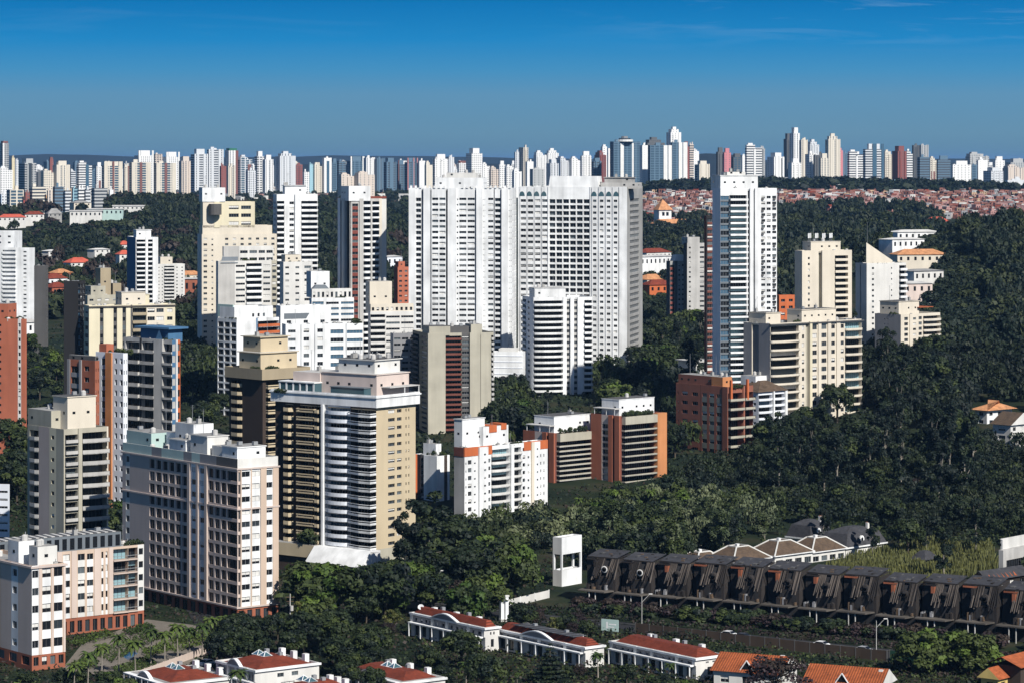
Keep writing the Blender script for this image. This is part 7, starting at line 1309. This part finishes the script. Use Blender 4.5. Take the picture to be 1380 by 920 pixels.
woods('woods', 'low trees at the foot of the brick apartment blocks', [[(560, 725), (700, 715), (800, 706), (905, 690), (1000, 680), (1000, 705), (905, 718), (800, 728), (640, 760)]], 110, (5, 10), 700, .6, ['leaf_mid', 'leaf_b', 'leaf_dark', 'leaf_a', 'leaf_pale'], 780, 1200, 31, (3.4, 5.5))
woods('woods', 'dense low growth on the slope behind the pale reeds', [[(900, 660), (1040, 610), (1330, 600), (1520, 610), (1520, 760), (1340, 725), (1190, 725), (1050, 695), (930, 690)]], 390, (4, 9), 480, .6, ['leaf_far', 'leaf_dark', 'leaf_mid', 'leaf_far', 'leaf_a'], 760, 1300, 32, (2.6, 5))
woods('woods', 'low trees behind the roofs of the burnt terrace', [[(785, 745), (900, 720), (1050, 705), (1060, 725), (920, 760), (800, 775)]], 46, (6, 12), 800, .5, ['leaf_pale', 'leaf_b', 'leaf_pale', 'leaf_a'], 760, 1000, 33, (3.2, 5))
def cover(name, lab, poly, n, h, size, keys, seed, blade=False):
    rng = np.random.default_rng(seed); pts = []; xs = [p[0] for p in poly]; ys = [p[1] for p in poly]
    while len(pts) < n:
        px, py = rng.uniform(min(xs), max(xs)), rng.uniform(min(ys), max(ys))
        if not inside((px, py), poly): continue
        q = hit(px, py, 600, 1700, 3)
        if q is None: continue
        if blocked(q[0], q[1], 0, True) or any(inside(q[:2], z_) for z_ in NOCOVER): n -= 1; continue
        pts.append(q)
    p = np.array(pts); m = len(p); lump = .5 + .5 * np.sin(p[:, 0] * .42 + 1.3 * np.sin(p[:, 1] * .23)) * np.sin(p[:, 1] * .31 + p[:, 0] * .11)
    if blade:
        a = rng.uniform(0, 6.28, m); d = np.stack([np.cos(a), np.sin(a), np.zeros(m)], 1) * .16; lean = rng.normal(size=(m, 3)) * .4; lean[:, 2] = 0; hh = (h * (.5 + .7 * lump) * rng.uniform(.7, 1.2, m))[:, None]; upv = np.array([0, 0, 1.0]) * hh
        co = np.stack([p - d, p + d, p + d * .6 + upv * .9 + lean, p - d * .6 + upv + lean], 1)
    else:
        co, _i = leaf_quads(rng, [((0, 0, 0), (.3, .3, .3))], m, size); co = co + (p + np.stack([np.zeros(m), np.zeros(m), h * lump * rng.uniform(.3, 1, m)], 1))[:, None, :]
    o = bpy.data.objects.new(name, quads_mesh(name, co, rng.integers(0, len(keys), m), keys)); COL.objects.link(o); tag(o, lab, 'undergrowth', kind='stuff')
cover('undergrowth', 'tangled dark undergrowth on the slope right of the brick block', [(890, 640), (1000, 610), (1330, 590), (1520, 600), (1520, 760), (1330, 735), (1190, 735), (1050, 700), (890, 670)], 42000, 2.6, .55, ['leaf_a', 'leaf_dark', 'leaf_b', 'leaf_a'], 21)
cover('tall_grass', 'pale dry reeds in front of the dark slope', [(1095, 775), (1180, 748), (1250, 735), (1335, 740), (1345, 770), (1250, 790), (1120, 790)], 9000, 3.0, .5, ['leaf_dry', 'leaf_olive', 'leaf_dry'], 22, True)
cover('undergrowth', 'dark ground plants under the trees of the lower half', [(0, 560), (380, 700), (560, 690), (900, 640), (900, 720), (790, 760), (700, 830), (600, 860), (690, 935), (0, 935)], 26000, 1.2, .5, ['leaf_a', 'leaf_dark', 'leaf_brown'], 23)
woods('woods', 'dark trees at the foot of the hill forest behind the villas', [[(1250, 480), (1540, 480), (1540, 600), (1370, 545), (1310, 540), (1262, 520)], [(1165, 470), (1265, 500), (1312, 545), (1300, 600), (1230, 570), (1160, 545)]], 250, (8, 13), 420, .8, ['leaf_dark', 'leaf_far', 'leaf_a', 'leaf_mid'], 960, 1500, 17, (3.5, 6))
woods('woods', 'dark trees filling the ground between the white towers', [[(240, 440), (310, 440), (310, 560), (240, 540)], [(665, 540), (706, 540), (706, 600), (665, 600)], [(800, 500), (905, 450), (1000, 450), (1000, 560), (905, 640), (800, 560)]], 170, (8, 13), 420, .85, ['leaf_dark', 'leaf_a', 'leaf_b'], 1010, 1500, 18, (3.5, 6))
cover('undergrowth', 'low dry bushes along the bank below the burnt terrace', [(840, 836), (1000, 848), (1250, 872), (1390, 884), (1390, 935), (1210, 905), (1180, 874), (900, 852)], 9000, 1.4, .4, ['leaf_brown', 'leaf_a', 'leaf_purple'], 24)
cover('undergrowth', 'dark shrubs filling the gardens between the townhouses', [(560, 872), (690, 838), (860, 858), (960, 870), (1080, 884), (1215, 898), (1330, 900), (1330, 940), (560, 940)], 15000, 2.4, .45, ['leaf_a', 'leaf_b', 'leaf_dark', 'leaf_brown'], 26)
cover('undergrowth', 'dark shrubs on both sides of the street above the townhouses', [(600, 830), (690, 815), (800, 828), (1000, 862), (1000, 872), (860, 862), (700, 842)], 6000, 2.4, .45, ['leaf_a', 'leaf_brown', 'leaf_dark', 'leaf_b'], 27)
woods('woods', 'low trees past the lower sides of the view', [[(-140, 560), (0, 560), (0, 900), (-140, 900)], [(1380, 760), (1520, 760), (1520, 900), (1400, 900)]], 150, (6, 10), 420, .7, ['leaf_a', 'leaf_dark', 'leaf_b'], 620, 1400, 34, (3, 5))
cover('undergrowth', 'mid distance ground plants between the towers', [(0, 440), (560, 430), (700, 470), (1000, 430), (1260, 500), (1260, 600), (900, 640), (0, 700)], 24000, 1.8, .9, ['leaf_a', 'leaf_dark'], 25)
print('TREES', NT[0])
# ---------------------------------------------------------------- haze over the whole valley
b = MB(); b.box(-70000, 70000, -4000, 70000, -40, 175, 'white'); hz = b.build('haze'); tag(hz, 'thin blue haze filling the valley', 'haze', kind='stuff')
hm = bpy.data.materials.new('haze'); hm.use_nodes = True; t = hm.node_tree; t.nodes.clear(); ho = nd(t, 'ShaderNodeOutputMaterial'); pv = nd(t, 'ShaderNodeVolumePrincipled'); pv.inputs['Density'].default_value = 2.7e-5; pv.inputs['Color'].default_value = (.26, .52, .90, 1); pv.inputs['Anisotropy'].default_value = .1
t.links.new(pv.outputs[0], ho.inputs['Volume']); hz.data.materials.clear(); hz.data.materials.append(hm)
